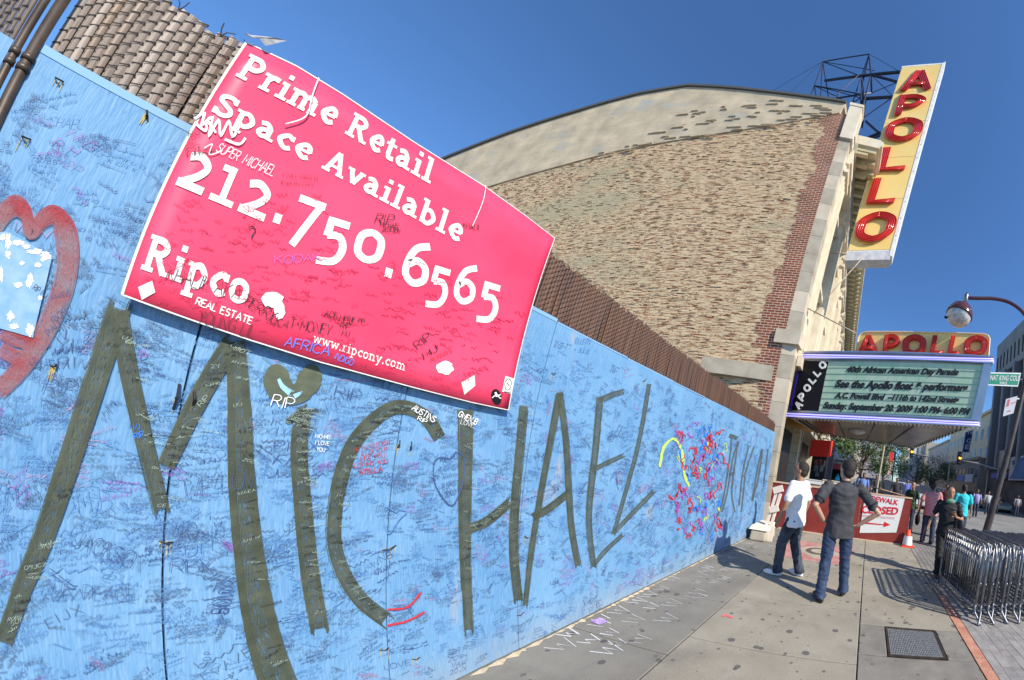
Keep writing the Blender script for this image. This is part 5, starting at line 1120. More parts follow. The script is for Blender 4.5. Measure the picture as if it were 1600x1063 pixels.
# blue cloud cut-out and little pipes behind
CT = [(1298, 556), (1297, 552), (1303, 549), (1307, 546), (1313, 545.5), (1316, 540), (1323, 538), (1328, 534), (1334, 534), (1337, 538), (1337, 557)]
b = MB(); b.slab([MX(*p) - NM * .5 for p in CT], -NM * .05); tag(b.build('scalloped_panel', mat('faded_blue_panel', (.20, .34, .50), .6)), 'scalloped pale blue panel on the marquee roof left of the yellow name board', 'panel')
b = MB(); b.slab([MX(*p) - NM * .9 for p in [(1284, 556), (1288, 549), (1296, 547), (1303, 550), (1306, 557)]], -NM * .05); tag(b.build('dark_hump', mat('dark_grey_hood', (.07, .07, .08), .5)), 'low dark grey hood on the marquee roof beside the scalloped panel', 'hood')
b = MB()
for x in (1249, 1253, 1257): b.tube([MX(x, 554) - NM * .1, MX(x - 3, 542) - NM * .1], .022, 6)
PI_ = thing('pipe_stubs', 'three short pale pipe stubs standing at the left end of the marquee roof', 'pipes', (8, 2.3, 4.8))
for x in (1249, 1253, 1257):
    b = MB(); b.tube([MX(x, 555) - NM * .1, MX(x - 3.5, 541) - NM * .1], .022, 6); b.build('pipe', M_STONED, PI_, smooth=True)
b = MB(); b.tube([MX(*p) + NM * .02 for p in crom([(1246, 548), (1238, 560), (1233, 572), (1234, 580), (1226, 592), (1220, 604), (1216, 625), (1213, 645), (1212, 660)], 4)], [.012 + .035 * (i % 9 < 3 and i < 14) for i in range(33)], 6)
tag(b.build('cable', M_BLACK, smooth=True), 'lumpy black cable hanging down the stone pier left of the marquee', 'cable')
for z0, y0 in ((4.75, 2.60),):
    b = MB(); b.box((7.12, 2.28, 4.62), (7.5, 2.95, 5.0)); b.build('bracket_block', M_STONE, TH)
# ================================================================ SITE BARRIER AND THE THINGS ROUND IT
BA = thing('site_barrier', 'low oxblood plywood barrier with bare timber top closing the sidewalk beyond the two men', 'barrier', (7.3, 1, 0))
XA = 7.27
for i in range(3):
    y0 = 2.62 - i * 1.24; y1 = y0 - 1.235
    b = MB(); b.box((XA, y0, .03), (XA + .018, y1, 1.10 + .025 * i)); b.build('plywood_panel', M_BARR, BA)
b = MB(); b.hexa([(XA - .02, 2.62, 1.10), (XA - .02, -1.12, 1.17), (XA + .09, -1.12, 1.17), (XA + .09, 2.62, 1.10), (XA - .02, 2.62, 1.135), (XA - .02, -1.12, 1.205), (XA + .09, -1.12, 1.205), (XA + .09, 2.62, 1.135)]); b.build('top_rail', M_WOOD, BA)
b = MB(); b.box((XA - .03, 2.62, .0), (XA + .05, -1.08, .028)); b.build('bottom_rail', mat('dusty_timber', (.55, .42, .30), .9), BA)
b = MB(); b.box((XA, -1.11, .0), (XA + 1.6, -1.09, 1.17)); b.build('return_panel', M_BARR, BA)
for y in (2.4, 1.2, 0, -1.05):
    b = MB(); b.box((XA + .02, y, 0), (XA + .1, y - .06, 1.1)); b.build('post', M_WOOD, BA)
CS = thing('closed_sign', 'white sidewalk closed sign with red capitals and a right-pointing red arrow on the oxblood barrier', 'sign', (XA, -.5, .7))
ps = lambda x, y: onX(x, y, XA - .012)
sq = [(1343, 833), (1400.5, 832.5), (1414, 778.5), (1352, 772)]
k_ = [ps(*p) for p in sq]
k_ = [k_[0], k_[1], k_[2], k_[3]]
b = MB(); b.slab(k_, (.008, 0, 0)); b.build('sign_board', M_SWHT, CS)
NX = V3((-1, 0, 0))
M_SR = mat('closed_sign_red', (.62, .015, .03), .5)
ftext('SIDEWALK', 'sign_lettering', ps, (1353, 781), (1403, 789.5), 8, M_SR, CS, NX, lift=.006, off=.03, shear=0, hh=(1.6, -7.6), ext=0)
ftext('CLOSED', 'sign_lettering', ps, (1345.5, 801.5), (1402.5, 804.5), 11, M_SR, CS, NX, lift=.006, off=.035, shear=0, hh=(2.2, -11), ext=0)
ftext('PEDESTRIAN WALKWAY', 'small_lettering', ps, (1348, 808), (1398, 812), 4, mat('pale_red_print', (.72, .30, .32), .6), CS, NX, lift=.006, off=.005, shear=0, hh=(.8, -3.6), ext=0)
b = MB(); b.poly([ps(*p) + NX * .006 for p in ((1350, 816), (1381, 819.5), (1382, 815.5), (1391.5, 820.5), (1380.5, 823.8), (1380.7, 820.8), (1349.5, 818.6))]); b.build('arrow', M_SR, CS, fixn=False)
# cartons and things stacked behind the barrier
CT_ = 'cartons behind the barrier'
for i, (x0, x1, yt, yb, lb) in enumerate(((1257, 1283, 748.5, 760, 'long shallow white-topped carton behind the barrier, leftmost of the row'), (1284, 1298, 750, 764, 'small pale open carton, middle of the row behind the barrier'), (1299, 1316, 752, 766, 'square brown carton behind the barrier, right of the pale one'))):
    t = thing('carton', lb, 'carton', (8, 1, 1.2), CT_)
    a, c = onX(x0, yb, 8.0), onX(x1, yb, 8.0); z1 = onX(x0, yt, 8.0).z
    b = MB(); b.box((8.0, a.y, .9), (8.45, c.y, z1)); b.build('carton_body', mat('kraft_board', (.48, .30, .14), .85) if i == 2 else mat('pale_board', (.68, .56, .38), .85), t)
    b = MB(); b.box((7.97, a.y + .01, z1), (8.0, c.y - .01, z1 + .02)); b.box((7.97, a.y + .01, z1 - .02), (7.99, c.y - .01, z1 - .10)); b.build('flap', mat('carton_flap', (.74, .64, .46), .85) if i else M_SWHT, t)
TB = thing('work_table', 'long trestle table carrying the cartons behind the oxblood barrier', 'table', (8.2, 1, 0))
b = MB(); b.box((7.9, 2.0, .86), (8.6, -.4, .895)); b.build('table_top', M_WOOD, TB)
for x, y in ((7.95, 1.95), (8.55, 1.95), (7.95, -.3), (8.55, -.3)):
    b = MB(); b.box((x, y, 0), (x + .05, y - .05, .86)); b.build('leg', M_WOOD, TB)
b = MB(); a = onX(1305, 752, 8.2); c = onX(1312, 744, 8.2); b.ell((8.2, (a.y + c.y) / 2, (a.z + c.z) / 2 - .02), (.07, .07, .09), nu=10, nv=6); b.tube([(8.2, a.y - .02, c.z - .02), (8.2, (a.y + c.y) / 2, c.z + .05), (8.2, c.y + .02, c.z - .02)], .012, 6)
tag(b.build('teal_bag', mat('teal_nylon', (.02, .36, .46), .6), smooth=True), 'small teal bag standing on the cartons behind the barrier', 'bag')
b = MB()
for i in range(7): b.tube([onX(1361 + i * 2, 760 + i * .6, 7.8), onX(1404 + i * 1.5, 774 + i * .2, 8.0)], .014, 5)
tag(b.build('timber_lengths', mat('brown_lath', (.30, .17, .09), .8, c2=(.5, .38, .24), scale=20)), 'bundle of thin timber lengths leaning along the top of the barrier behind the man in grey', 'timber')['kind'] = 'stuff'
# cream timber trestle leaning by the hoarding end
TR = thing('timber_trestle', 'cream painted timber trestle board standing on a base block at the hoarding end', 'trestle', (5.9, 1.9, 0))
p5 = lambda x, y: onX(x, y, 5.95)
def stick(name, pts, w, m, par, dx=.05, pl=p5):
    a, c = pl(*pts[0]), pl(*pts[1]); b = MB(); d = (c - a).normalized(); n_ = V3((0, -d.z, d.y)) * w / 2
    b.hexa([a - n_, a + n_, a + n_ + V3((dx, 0, 0)), a - n_ + V3((dx, 0, 0)), c - n_, c + n_, c + n_ + V3((dx, 0, 0)), c - n_ + V3((dx, 0, 0))]); return b.build(name, m, par)
stick('upright', ((1197, 822), (1213, 770)), .055, M_CWOOD, TR); stick('upright', ((1204, 823), (1219, 772)), .05, M_CWOOD, TR)
stick('cross_board', ((1208, 767), (1223, 763)), .13, M_CWOOD, TR, .03, lambda x, y: onX(x, y, 5.92)); stick('cross_board', ((1202, 797), (1216, 794)), .13, M_CWOOD, TR, .03, lambda x, y: onX(x, y, 5.92))
stick('foot_board', ((1199, 848), (1204, 822)), .16, M_CWOOD, TR, .03, lambda x, y: onX(x, y, 5.9))
BLK = thing('concrete_block', 'weathered rounded concrete block with cream top at the foot of the timber trestle', 'concrete block', (5.9, 2.1, 0))
pz = onZ(1185, 843)
b = MB(); b.hexa([(5.75, 2.22, 0), (5.75, 1.88, 0), (6.35, 1.85, 0), (6.35, 2.25, 0), (5.78, 2.2, .22), (5.78, 1.9, .22), (6.33, 1.88, .24), (6.33, 2.22, .24)]); o = b.build('block', M_STONED, BLK); m_ = o.modifiers.new('b', 'BEVEL'); m_.width = .04; m_.segments = 3
b = MB(); b.hexa([(5.76, 2.24, .225), (5.76, 1.86, .225), (6.36, 1.83, .24), (6.36, 2.27, .24), (5.8, 2.2, .30), (5.8, 1.9, .30), (6.33, 1.9, .32), (6.33, 2.2, .32)]); b.build('cap', M_CWOOD, BLK)
# cone
CO = thing('traffic_cone', 'orange traffic cone with a wide white sleeve at the right end of the oxblood barrier', 'cone', (7.2, -1.12, 0))
cx, cy = 7.18, -1.13
M_OR = mat('orange_pvc', (.80, .09, .03), .45)
b = MB(); b.box((cx - .15, cy - .15, 0), (cx + .15, cy + .15, .03)); b.build('cone_base', M_OR, CO)
b = MB(); b.tube([(cx, cy, .03), (cx, cy, .42)], [.125, .03], 16); b.build('cone_body', M_OR, CO, smooth=True)
b = MB(); b.tube([(cx, cy, .05), (cx, cy, .27)], [.126, .10], 16, cap=False); b.build('white_sleeve', M_WHT, CO, smooth=True)
# ================================================================ STACKED CROWD BARRIERS
a0 = onZ(1519, 971); a1 = onZ(1468, 914)
fr = thing('crowd_barrier', 'x', 'crowd barrier', (a0.x, a0.y, 0), 'steel crowd barriers stacked upright side by side'); Lb = 1.27; Hb = .96
def rbar(): return None
b = MB(); P_ = [(.05, 0, .17), (Lb - .05, 0, .17), (Lb - .015, 0, .185), (Lb, 0, .22), (Lb, 0, Hb - .12), (Lb - .035, 0, Hb - .035), (Lb - .12, 0, Hb), (.12, 0, Hb), (.035, 0, Hb - .035), (0, 0, Hb - .12), (0, 0, .22), (.015, 0, .185), (.05, 0, .17)]
fm = b.tube(P_, .017, 8).mesh('barrier_frame', smooth=True); fm.materials.append(M_GALV)
bm_ = MB().tube([(0, 0, .17), (0, 0, Hb)], .0075, 6).mesh('bar', smooth=True); bm_.materials.append(M_GALV)
ftm = MB().tube([(0, 0, .24), (0, 0, .16), (-.02, 0, .12), (-.10, .05, .02), (-.11, .05, .0)], .015, 7).mesh('foot', smooth=True); ftm.materials.append(M_GALV)
ft2 = MB().tube([(0, 0, .24), (0, 0, .16), (-.02, 0, .12), (-.10, -.05, .02), (-.11, -.05, .0)], .015, 7).mesh('foot', smooth=True); ft2.materials.append(M_GALV)
hk = MB().tube([(0, 0, .30), (-.03, 0, .30), (-.035, 0, .26)], .007, 6).mesh('hook', smooth=True); hk.materials.append(M_GALV)
SZ = ['nearest the sidewalk slabs, its mesh of bars fully in view', 'second from the sidewalk edge']
rr = random.Random(2)
ang0 = atan2(a1.y - a0.y, a1.x - a0.x)
yy = 0
for i in range(17):
    if i == 0: t = fr
    else: t = thing('crowd_barrier', 'x', 'crowd barrier', (a0.x + rr.uniform(-.03, .05) + i * .012, a0.y - yy, 0), 'steel crowd barriers stacked upright side by side')
    if i < 1: t['label'] = 'crowd barrier on the open sidewalk side of the stack with its bars fully in view'
    elif i == 1: t['label'] = 'galvanised crowd barrier right behind the open-faced one, second in the stack'
    else: t['label'] = '%s crowd barrier counted from the open sidewalk side of the stack' % 'x x third fourth fifth sixth seventh eighth ninth tenth eleventh twelfth thirteenth fourteenth fifteenth sixteenth seventeenth'.split()[i]
    t.rotation_euler = (rr.uniform(-.02, .02), 0, ang0 + rr.uniform(-.02, .02))
    for me_, n_ in ((fm, 'barrier_frame'),): link(me_, n_, t, WL[t.name])
    nb = 17 if i < 5 else 8
    for k in range(1, nb): link(bm_, 'bar', t, WL[t.name] + V3((Lb * k / nb, 0, 0)))
    link(ftm if i % 2 else ft2, 'foot', t, WL[t.name] + V3((.0, 0, 0))); o = link(ftm, 'foot', t, WL[t.name] + V3((Lb, 0, 0))); o.rotation_euler[2] = pi
    link(hk, 'hook', t, WL[t.name] + V3((0, 0, .2))); link(hk, 'hook', t, WL[t.name] + V3((0, 0, .5)))
    yy += rr.choice((.075, .09, .11, .10))
# ================================================================ STREET LAMP, STREET NAME, PARKING SIGN
LP = thing('street_lamp', 'burgundy street lamp with arched arm and glass bowl hanging over the marquee', 'street lamp', (6.9, -3.1, 0))
XL = 6.95; q = lambda x, y: onX(x, y, XL)
pb = q(1541, 830); pb0 = V3((pb.x, pb.y + .05, 0))
top_ = q(1601, 600); top2 = q(1612, 545)
d_ = (top_ - pb)
b = MB(); b.tube([pb0, pb, q(1560, 762), q(1576, 704), top_, top2], [.105, .095, .085, .075, .066, .06], 12); b.build('pole', mat('brown_lamp_paint', (.035, .022, .02), .45, c2=(.07, .05, .04), scale=6), LP, smooth=True)
b = MB(); b.tube([top2] + [q(*p) for p in crom([(1614, 520), (1606, 500), (1594, 484), (1575, 472), (1552, 467), (1530, 466.5), (1511, 466)], 5)], .050, 10); b.build('arm', M_LAMP, LP, smooth=True)
b = MB(); b.tube([q(1511.5, 458), q(1510, 462), q(1508, 476)], [.03, .06, .07], 10); b.build('finial', M_GALV, LP, smooth=True)
hc_ = q(1499.5, 491); ax = (q(1508, 474) - q(1493, 512)).normalized()
def lathe(prof, c, ax, n=20):
    a = ax.orthogonal().normalized(); bb = ax.cross(a); b = MB()
    b.loft([[c + ax * h_ + (a * cos(2 * pi * i / n) + bb * sin(2 * pi * i / n)) * r for i in range(n)] for r, h_ in prof], cap=True); return b
sc = (q(1519, 494) - q(1478, 493)).length / 2
lathe([(sc * .12, sc * .95), (sc * .45, sc * .85), (sc * .78, sc * .55), (sc * .95, sc * .15), (sc, -.08 * sc), (sc, -.16 * sc), (sc * .93, -.16 * sc)], hc_, ax).build('lamp_hood', M_LAMP, LP, smooth=True)
lathe([(sc * .92, -.12 * sc), (sc * .92, -.3 * sc), (sc * .80, -.62 * sc), (sc * .55, -.86 * sc), (sc * .25, -.97 * sc), (sc * .05, -1.0 * sc)], hc_, ax).build('glass_bowl', M_GLASS, LP, smooth=True)
b = MB(); a = q(1478, 496); b.ell(a, (.04, .05, .035), nu=8, nv=6); b.build('latch', M_BLACK, LP)
NS = thing('street_name_sign', 'green street name sign reading NAT KING COLE WALK fixed to the lamp pole', 'sign', (6.9, -2.6, 3.8))
qs = lambda x, y: onX(x, y, XL - .08)
b = MB(); b.slab([qs(*p) for p in ((1535.5, 602), (1590.5, 604.5), (1595.5, 583), (1538, 582))], (.012, 0, 0)); b.build('sign_plate', M_WHT, NS)
b = MB(); b.slab([qs(*p) + NX * .004 for p in ((1541.5, 600.3), (1590, 602.3), (1593.8, 585), (1545, 583.8))], (.003, 0, 0)); b.build('green_field', M_GREEN, NS)
b = MB(); b.poly([qs(*p) + NX * .008 for p in ((1538.5, 598), (1542.5, 598.5), (1544.5, 588), (1540, 587))]); b.build('side_emblem', mat('pale_green_emblem', (.25, .60, .50), .5), NS)
ftext('NAT KING COLE', 'sign_lettering', qs, (1546.5, 594.5), (1592.5, 595.5), 8, M_SWHT, NS, NX, lift=.009, off=.01, shear=0, hh=(1.4, -8), ext=0)
ftext('WALK', 'small_lettering', qs, (1561, 600.7), (1573.5, 601.2), 4, M_SWHT, NS, NX, lift=.009, off=.02, shear=0, hh=(.7, -4.2), ext=0)
b = MB(); b.tube([qs(1590, 593) + V3((.05, 0, 0)), q(1600, 593)], .02, 6); b.build('bracket', M_GALV, NS)
PS = thing('parking_sign', 'small white parking sign with faded red print on the pole side below the street name', 'sign', (6.9, -3, 3))
b = MB(); b.slab([qs(*p) for p in ((1567, 651), (1583.5, 646), (1590, 619), (1572, 624))], (.01, 0, 0)); b.build('sign_plate', mat('dull_white_plate', (.55, .55, .58), .5), PS)
M_DR = mat('faded_red_print', (.50, .10, .13), .6)
for pts in (((1572.5, 635), (1576, 634), (1578.5, 624), (1574.5, 625)), ((1573.5, 644.5), (1579, 643), (1579.5, 641.2), (1574, 642.7)), ((1571, 636.5), (1576.5, 634.5), (1576.7, 633), (1571.3, 635)), ((1579, 632), (1587, 629), (1587.4, 627.5), (1579.4, 630.5))):
    b = MB(); b.poly([qs(*p) + NX * .004 for p in pts]); b.build('red_print', M_DR, PS, fixn=False)
b = MB(); b.tube([qs(1587, 623) + V3((.03, 0, 0)), q(1597, 624)], .02, 6); b.build('bracket', M_WHT, PS)
# ================================================================ PEOPLE
def voxel(b, name, m, par, vox=.010, smooth=4, disp=0, dsc=9, grav=0):
    me = b.mesh(name); ob = bpy.data.objects.new('tmp', me); COL.objects.link(ob)
    r = ob.modifiers.new('r', 'REMESH'); r.mode = 'VOXEL'; r.voxel_size = vox
    s = ob.modifiers.new('s', 'SMOOTH'); s.factor = .5; s.iterations = smooth
    dg = bpy.context.evaluated_depsgraph_get(); dg.update(); m2 = bpy.data.meshes.new_from_object(ob.evaluated_get(dg)); bpy.data.objects.remove(ob)
    if disp:
        nn = [v.normal.copy() for v in m2.vertices]
        for v, n_ in zip(m2.vertices, nn):
            p = v.co; v.co = p + n_ * disp * mn.noise(V3((p.x * dsc, p.y * dsc, p.z * dsc * 1.6 + 3 * mn.noise(p * 3))))
    for v in m2.vertices: v.co = v.co - WL[par.name]
    for p in m2.polygons: p.use_smooth = True
    m2.materials.clear(); m2.materials.append(m); m2.name = name
    return link(m2, name, par, WL[par.name])
def limb(b, pts, rs, n=12, flat=1):
    pts = [V3(p) for p in pts]
    q_, r_ = [], []
    for i in range(len(pts) - 1):
        for k in range(4):
            t = k / 4; q_.append(pts[i].lerp(pts[i + 1], t)); r_.append(rs[i] + (rs[i + 1] - rs[i]) * t)
    q_.append(pts[-1]); r_.append(rs[-1]); b.tube(q_, r_, n)
    for p, r in zip(pts, rs): b.ell(p, (r, r, r), nu=n, nv=8)
def ring(c, rx, ry, n=20, yaw=0):
    out = []
    for i in range(n):
        t = 2 * pi * i / n; x, y = rx * cos(t), ry * sin(t); out.append(V3((c[0] + x * cos(yaw) - y * sin(yaw), c[1] + x * sin(yaw) + y * cos(yaw), c[2])))
    return out
def hand_mesh(b, wr, d, pn, s=1, curl=.5, fist=False):
    """palm from the wrist along d, palm normal pn, five fingers"""
    d = V3(d).normalized(); pn = V3(pn); pn = (pn - d * pn.dot(d)).normalized(); sd_ = d.cross(pn)
    R_ = Matrix((sd_, pn, d)).transposed()
    c = wr + d * .045 * s; b.ell(c, (.038 * s, .016 * s, .052 * s), R_, 12, 8)
    for i, (o, l) in enumerate(((-.029, .066), (-.010, .076), (.010, .072), (.028, .056))):
        a = wr + d * .085 * s + sd_ * o * s; p = [a]; dd = d.copy(); 
        for k in range(3):
            dd = (dd + pn * curl * (.35 + .25 * k)).normalized(); p.append(p[-1] + dd * l * s * (.45, .31, .24)[k])
        limb(b, [wr + d * .05 * s + sd_ * o * .8 * s] + p, [.0095 * s, .0092 * s, .0085 * s, .0078 * s, .0065 * s], 8)
    t0 = wr + d * .02 * s - sd_ * .026 * s; limb(b, [t0, t0 + (d * .5 - sd_ * .75 + pn * .25).normalized() * .038 * s, t0 + (d * .75 - sd_ * .55 + pn * .4).normalized() * .072 * s], [.013 * s, .011 * s, .008 * s], 8)
def head_mesh(b, c, f, up, s=1, nose=True):
    """c centre of skull, f facing, up"""
    f = V3(f).normalized(); up = V3(up).normalized(); sd_ = up.cross(f).normalized(); up = f.cross(sd_)
    R_ = Matrix((f, sd_, up)).transposed()
    b.ell(c + up * .018 * s, (.098 * s, .078 * s, .098 * s), R_, 20, 14)
    b.ell(c + f * .012 * s - up * .045 * s, (.078 * s, .064 * s, .075 * s), R_, 18, 12)
    b.ell(c + f * .048 * s - up * .088 * s, (.036 * s, .036 * s, .028 * s), R_, 12, 8)       # chin
    if nose:
        b.ell(c + f * .093 * s - up * .030 * s, (.022 * s, .014 * s, .022 * s), R_, 10, 8); b.ell(c + f * .086 * s - up * .010 * s, (.014 * s, .010 * s, .03 * s), R_, 10, 8)
        b.ell(c + f * .082 * s - up * .064 * s, (.014 * s, .026 * s, .010 * s), R_, 10, 6)
        b.ell(c + f * .074 * s + up * .022 * s, (.018 * s, .048 * s, .012 * s), R_, 10, 6)
    for sg in (-1, 1): b.ell(c + sd_ * .077 * s * sg - up * .012 * s - f * .008 * s, (.020 * s, .009 * s, .032 * s), R_, 10, 8)
    return R_, f, sd_, up
def person(label, at, H=1.72, yaw=0, skin=M_SKIN, shirt=M_TEE, pants=M_JEAN, shoe=M_SHOEB, hair=M_HAIR, feet=((.09, .12), (-.05, -.12)), fyaw=(0, 0), hips=(0, 0), lean=(0, 0), arms=None, face=0, facep=0, vox=.011, fem=False, longhair=False, loose=1.0, collar=None, headtilt=0, knees=(0.02, 0.02), toe=None):
    """local frame: +x is where the chest points, +y the left hand side"""
    t = thing('person', label, 'person', at); o0 = V3(at); k = H / 1.75; Rz = Matrix.Rotation(yaw, 3, 'Z')
    def P(x, y, z): return o0 + Rz @ V3((x * k, y * k, z * k))
    def Dv(x, y, z): return Rz @ V3((x, y, z))
    hx, hy = hips; lx, ly = lean
    sw = .20 if not fem else .175; hw = .105
    pel = P(hx, hy, .93); chest = P(hx + lx * .7, hy + ly * .7, 1.30); neck = P(hx + lx, hy + ly, 1.47)
    shL = P(hx + lx, hy + ly + sw, 1.415); shR = P(hx + lx, hy + ly - sw, 1.415)
    hipL = P(hx, hy + hw * .9, .90); hipR = P(hx, hy - hw * .9, .90)
    (flx, fly), (frx, fry) = feet; ankL = P(flx, fly, .085); ankR = P(frx, fry, .085)
    kL = (hipL + ankL) / 2 + Dv(knees[0], 0, .02) * 1.0; kR = (hipR + ankR) / 2 + Dv(knees[1], 0, .02)
    if arms is None: arms = (((.0, .27, 1.13), (.03, .29, .87), (0, 0, -1), (0, -1, 0)), ((.0, -.27, 1.13), (.03, -.29, .87), (0, 0, -1), (0, 1, 0)))
    # ---- body
    b = MB()
    b.loft([ring(P(hx, hy, z)[:3] if False else P(hx + lx * w, hy + ly * w, z), rx * k, ry * k, yaw=yaw) for z, w, rx, ry in ((.84, 0, .085, .145), (.92, 0, .105, .155), (1.05, .2, .095, .140), (1.2, .5, .105, .150), (1.33, .8, .115, .170), (1.41, 1, .085, .165), (1.46, 1, .05, .08))])
    limb(b, [neck - V3((0, 0, .04)), neck + V3((0, 0, .09)) + Dv(.01, 0, 0)], [.058 * k, .052 * k])
    hc = neck + V3((0, 0, .165 * k)) + Dv(.02 + .03 * sin(headtilt), 0, 0)
    fd = Rz @ V3((cos(face) * cos(facep), sin(face) * cos(facep), sin(facep)))
    R_, f, s_, u = head_mesh(b, hc, fd, V3((0, 0, 1)) + Dv(headtilt, 0, 0), k * 1.03)
    for sh, (el, wr, hd, pn) in zip((shL, shR), arms):
        e, w_ = P(*el), P(*wr); limb(b, [sh, e, w_], [.048 * k, .038 * k, .027 * k] if not fem else [.042 * k, .032 * k, .023 * k]); hand_mesh(b, w_, Dv(*hd), Dv(*pn), k)
    for h_, kn, an in ((hipL, kL, ankL), (hipR, kR, ankR)): limb(b, [h_, kn, an], [.078 * k, .052 * k, .036 * k])
    voxel(b, 'body', skin, t, vox * .72, 3)
    # ---- eyes and brows
    for sg in (-1, 1):
        e = MB(); e.ell(hc + f * .086 * k + s_ * .030 * k * sg + u * .004 * k, (.009 * k, .011 * k, .006 * k), R_, 8, 6); e.build('eye', M_INK3, t, smooth=True)
        e = MB(); e.ell(hc + f * .090 * k + s_ * .031 * k * sg + u * .028 * k, (.007 * k, .021 * k, .005 * k), R_, 8, 6); e.build('eyebrow', hair, t, smooth=True)
    e = MB(); e.ell(hc + f * .095 * k - u * .062 * k, (.005, .021 * k, .005 * k), R_, 8, 6); e.build('lips', mat('lips_' + skin.name, tuple(c * .7 for c in skin.node_tree.nodes['Principled BSDF'].inputs['Base Color'].default_value[:3]), .5), t, smooth=True)
    # ---- hair
    b = MB(); b.ell(hc - f * .026 * k + u * .030 * k, (.104 * k, .088 * k, .105 * k), R_, 20, 14); b.ell(hc - f * .05 * k - u * .03 * k, (.068 * k, .078 * k, .076 * k), R_, 16, 10)
    if longhair: b.ell(hc - f * .07 * k - u * .02 * k, (.07 * k, .085 * k, .10 * k), R_, 16, 10)
    voxel(b, 'hair', hair, t, vox, 2, .004, 60)
    # ---- shirt
    b = MB(); L_ = loose
    b.loft([ring(P(hx + lx * w, hy + ly * w, z), rx * k * L_, ry * k * L_, yaw=yaw) for z, w, rx, ry in ((.79, 0, .136, .188), (.86, 0, .137, .188), (.95, .1, .130, .172), (1.06, .25, .125, .165), (1.2, .5, .130, .172), (1.33, .8, .135, .185), (1.40, 1, .112, .190), (1.445, 1, .075, .120), (1.475, 1, .060, .070))])
    for sh, (el, wr, hd, pn) in zip((shL, shR), arms):
        e = P(*el); mid_ = sh.lerp(e, .70); limb(b, [sh, mid_], [.068 * k, .070 * k * L_ if not fem else .056 * k])
    voxel(b, 'shirt', shirt, t, vox, 4, .012, 10)
    if collar:
        b = MB(); c0 = neck - V3((0, 0, .005)) + Dv(.008, 0, 0); b.loft([ring(c0 + V3((0, 0, z)), r * k, r * k * 1.05, yaw=yaw) for z, r in ((-.025, .074), (.012, .064), (.035, .060))], cap=False); o = b.build('collar', collar, t, smooth=True); s2 = o.modifiers.new('s', 'SOLIDIFY'); s2.thickness = .006
        for sh, (el, wr, hd, pn) in zip((shL, shR), arms):
            e = P(*el); b = MB(); b.tube([sh.lerp(e, .66), sh.lerp(e, .735)], [.075 * k * L_, .076 * k * L_], 16); b.build('sleeve_band', collar, t, smooth=True)
    # ---- trousers
    b = MB()
    b.loft([ring(P(hx, hy, z), rx * k, ry * k, yaw=yaw) for z, rx, ry in ((.79, .112, .160), (.88, .112, .158), (.97, .10, .145))])
    wl = 1.12 if loose > 1.03 else 1.0
    for h_, kn, an in ((hipL, kL, ankL), (hipR, kR, ankR)):
        limb(b, [h_ - V3((0, 0, .02)), h_.lerp(kn, .5), kn, kn.lerp(an, .5), an + V3((0, 0, .012 * k))], [.090 * k * wl, .086 * k * wl, .072 * k * wl, .066 * k * wl, .067 * k * wl]); b.tube([an + V3((0, 0, .05)), an + V3((0, 0, -.035)) - Dv(.012, 0, 0)], [.066 * k * wl, .074 * k * wl], 14)
    voxel(b, 'trousers', pants, t, vox, 3, .011, 16)
    # ---- shoes
    for an, fy in ((ankL, fyaw[0]), (ankR, fyaw[1])):
        dR = Matrix.Rotation(yaw + fy, 3, 'Z'); b = MB(); fw = dR @ V3((1, 0, 0)); g0 = V3((an.x, an.y, o0.z))
        b.ell(g0 + fw * .12 * k + V3((0, 0, .036)), (.105 * k, .045 * k, .036), dR, 14, 8); b.ell(g0 - fw * .015 * k + V3((0, 0, .045)), (.075 * k, .038 * k, .048), dR, 14, 8); b.ell(g0 + fw * .06 * k + V3((0, 0, .016)), (.155 * k, .045 * k, .016), dR, 14, 6)
        voxel(b, 'shoe', shoe, t, .009, 2)
    return t
# man in white, side on, looking at the hoarding
f1 = onZ(1216, 902); f1b = onZ(1243, 893)
person('young man in a white polo shirt and baggy jeans looking left', (4.19, .97, 0), 1.64, rad(78), M_SKIN, M_TEE, M_JEAN2, M_SHOE, feet=((.16, .08), (-.12, -.10)), fyaw=(rad(8), rad(-20)), loose=1.06, face=rad(14),
       arms=(((.04, .27, 1.14), (.12, .27, .90), (.35, 0, -1), (0, -1, 0)), ((-.06, -.27, 1.14), (.02, -.29, .88), (.2, 0, -1), (0, 1, 0))), vox=.010, knees=(.05, .06))
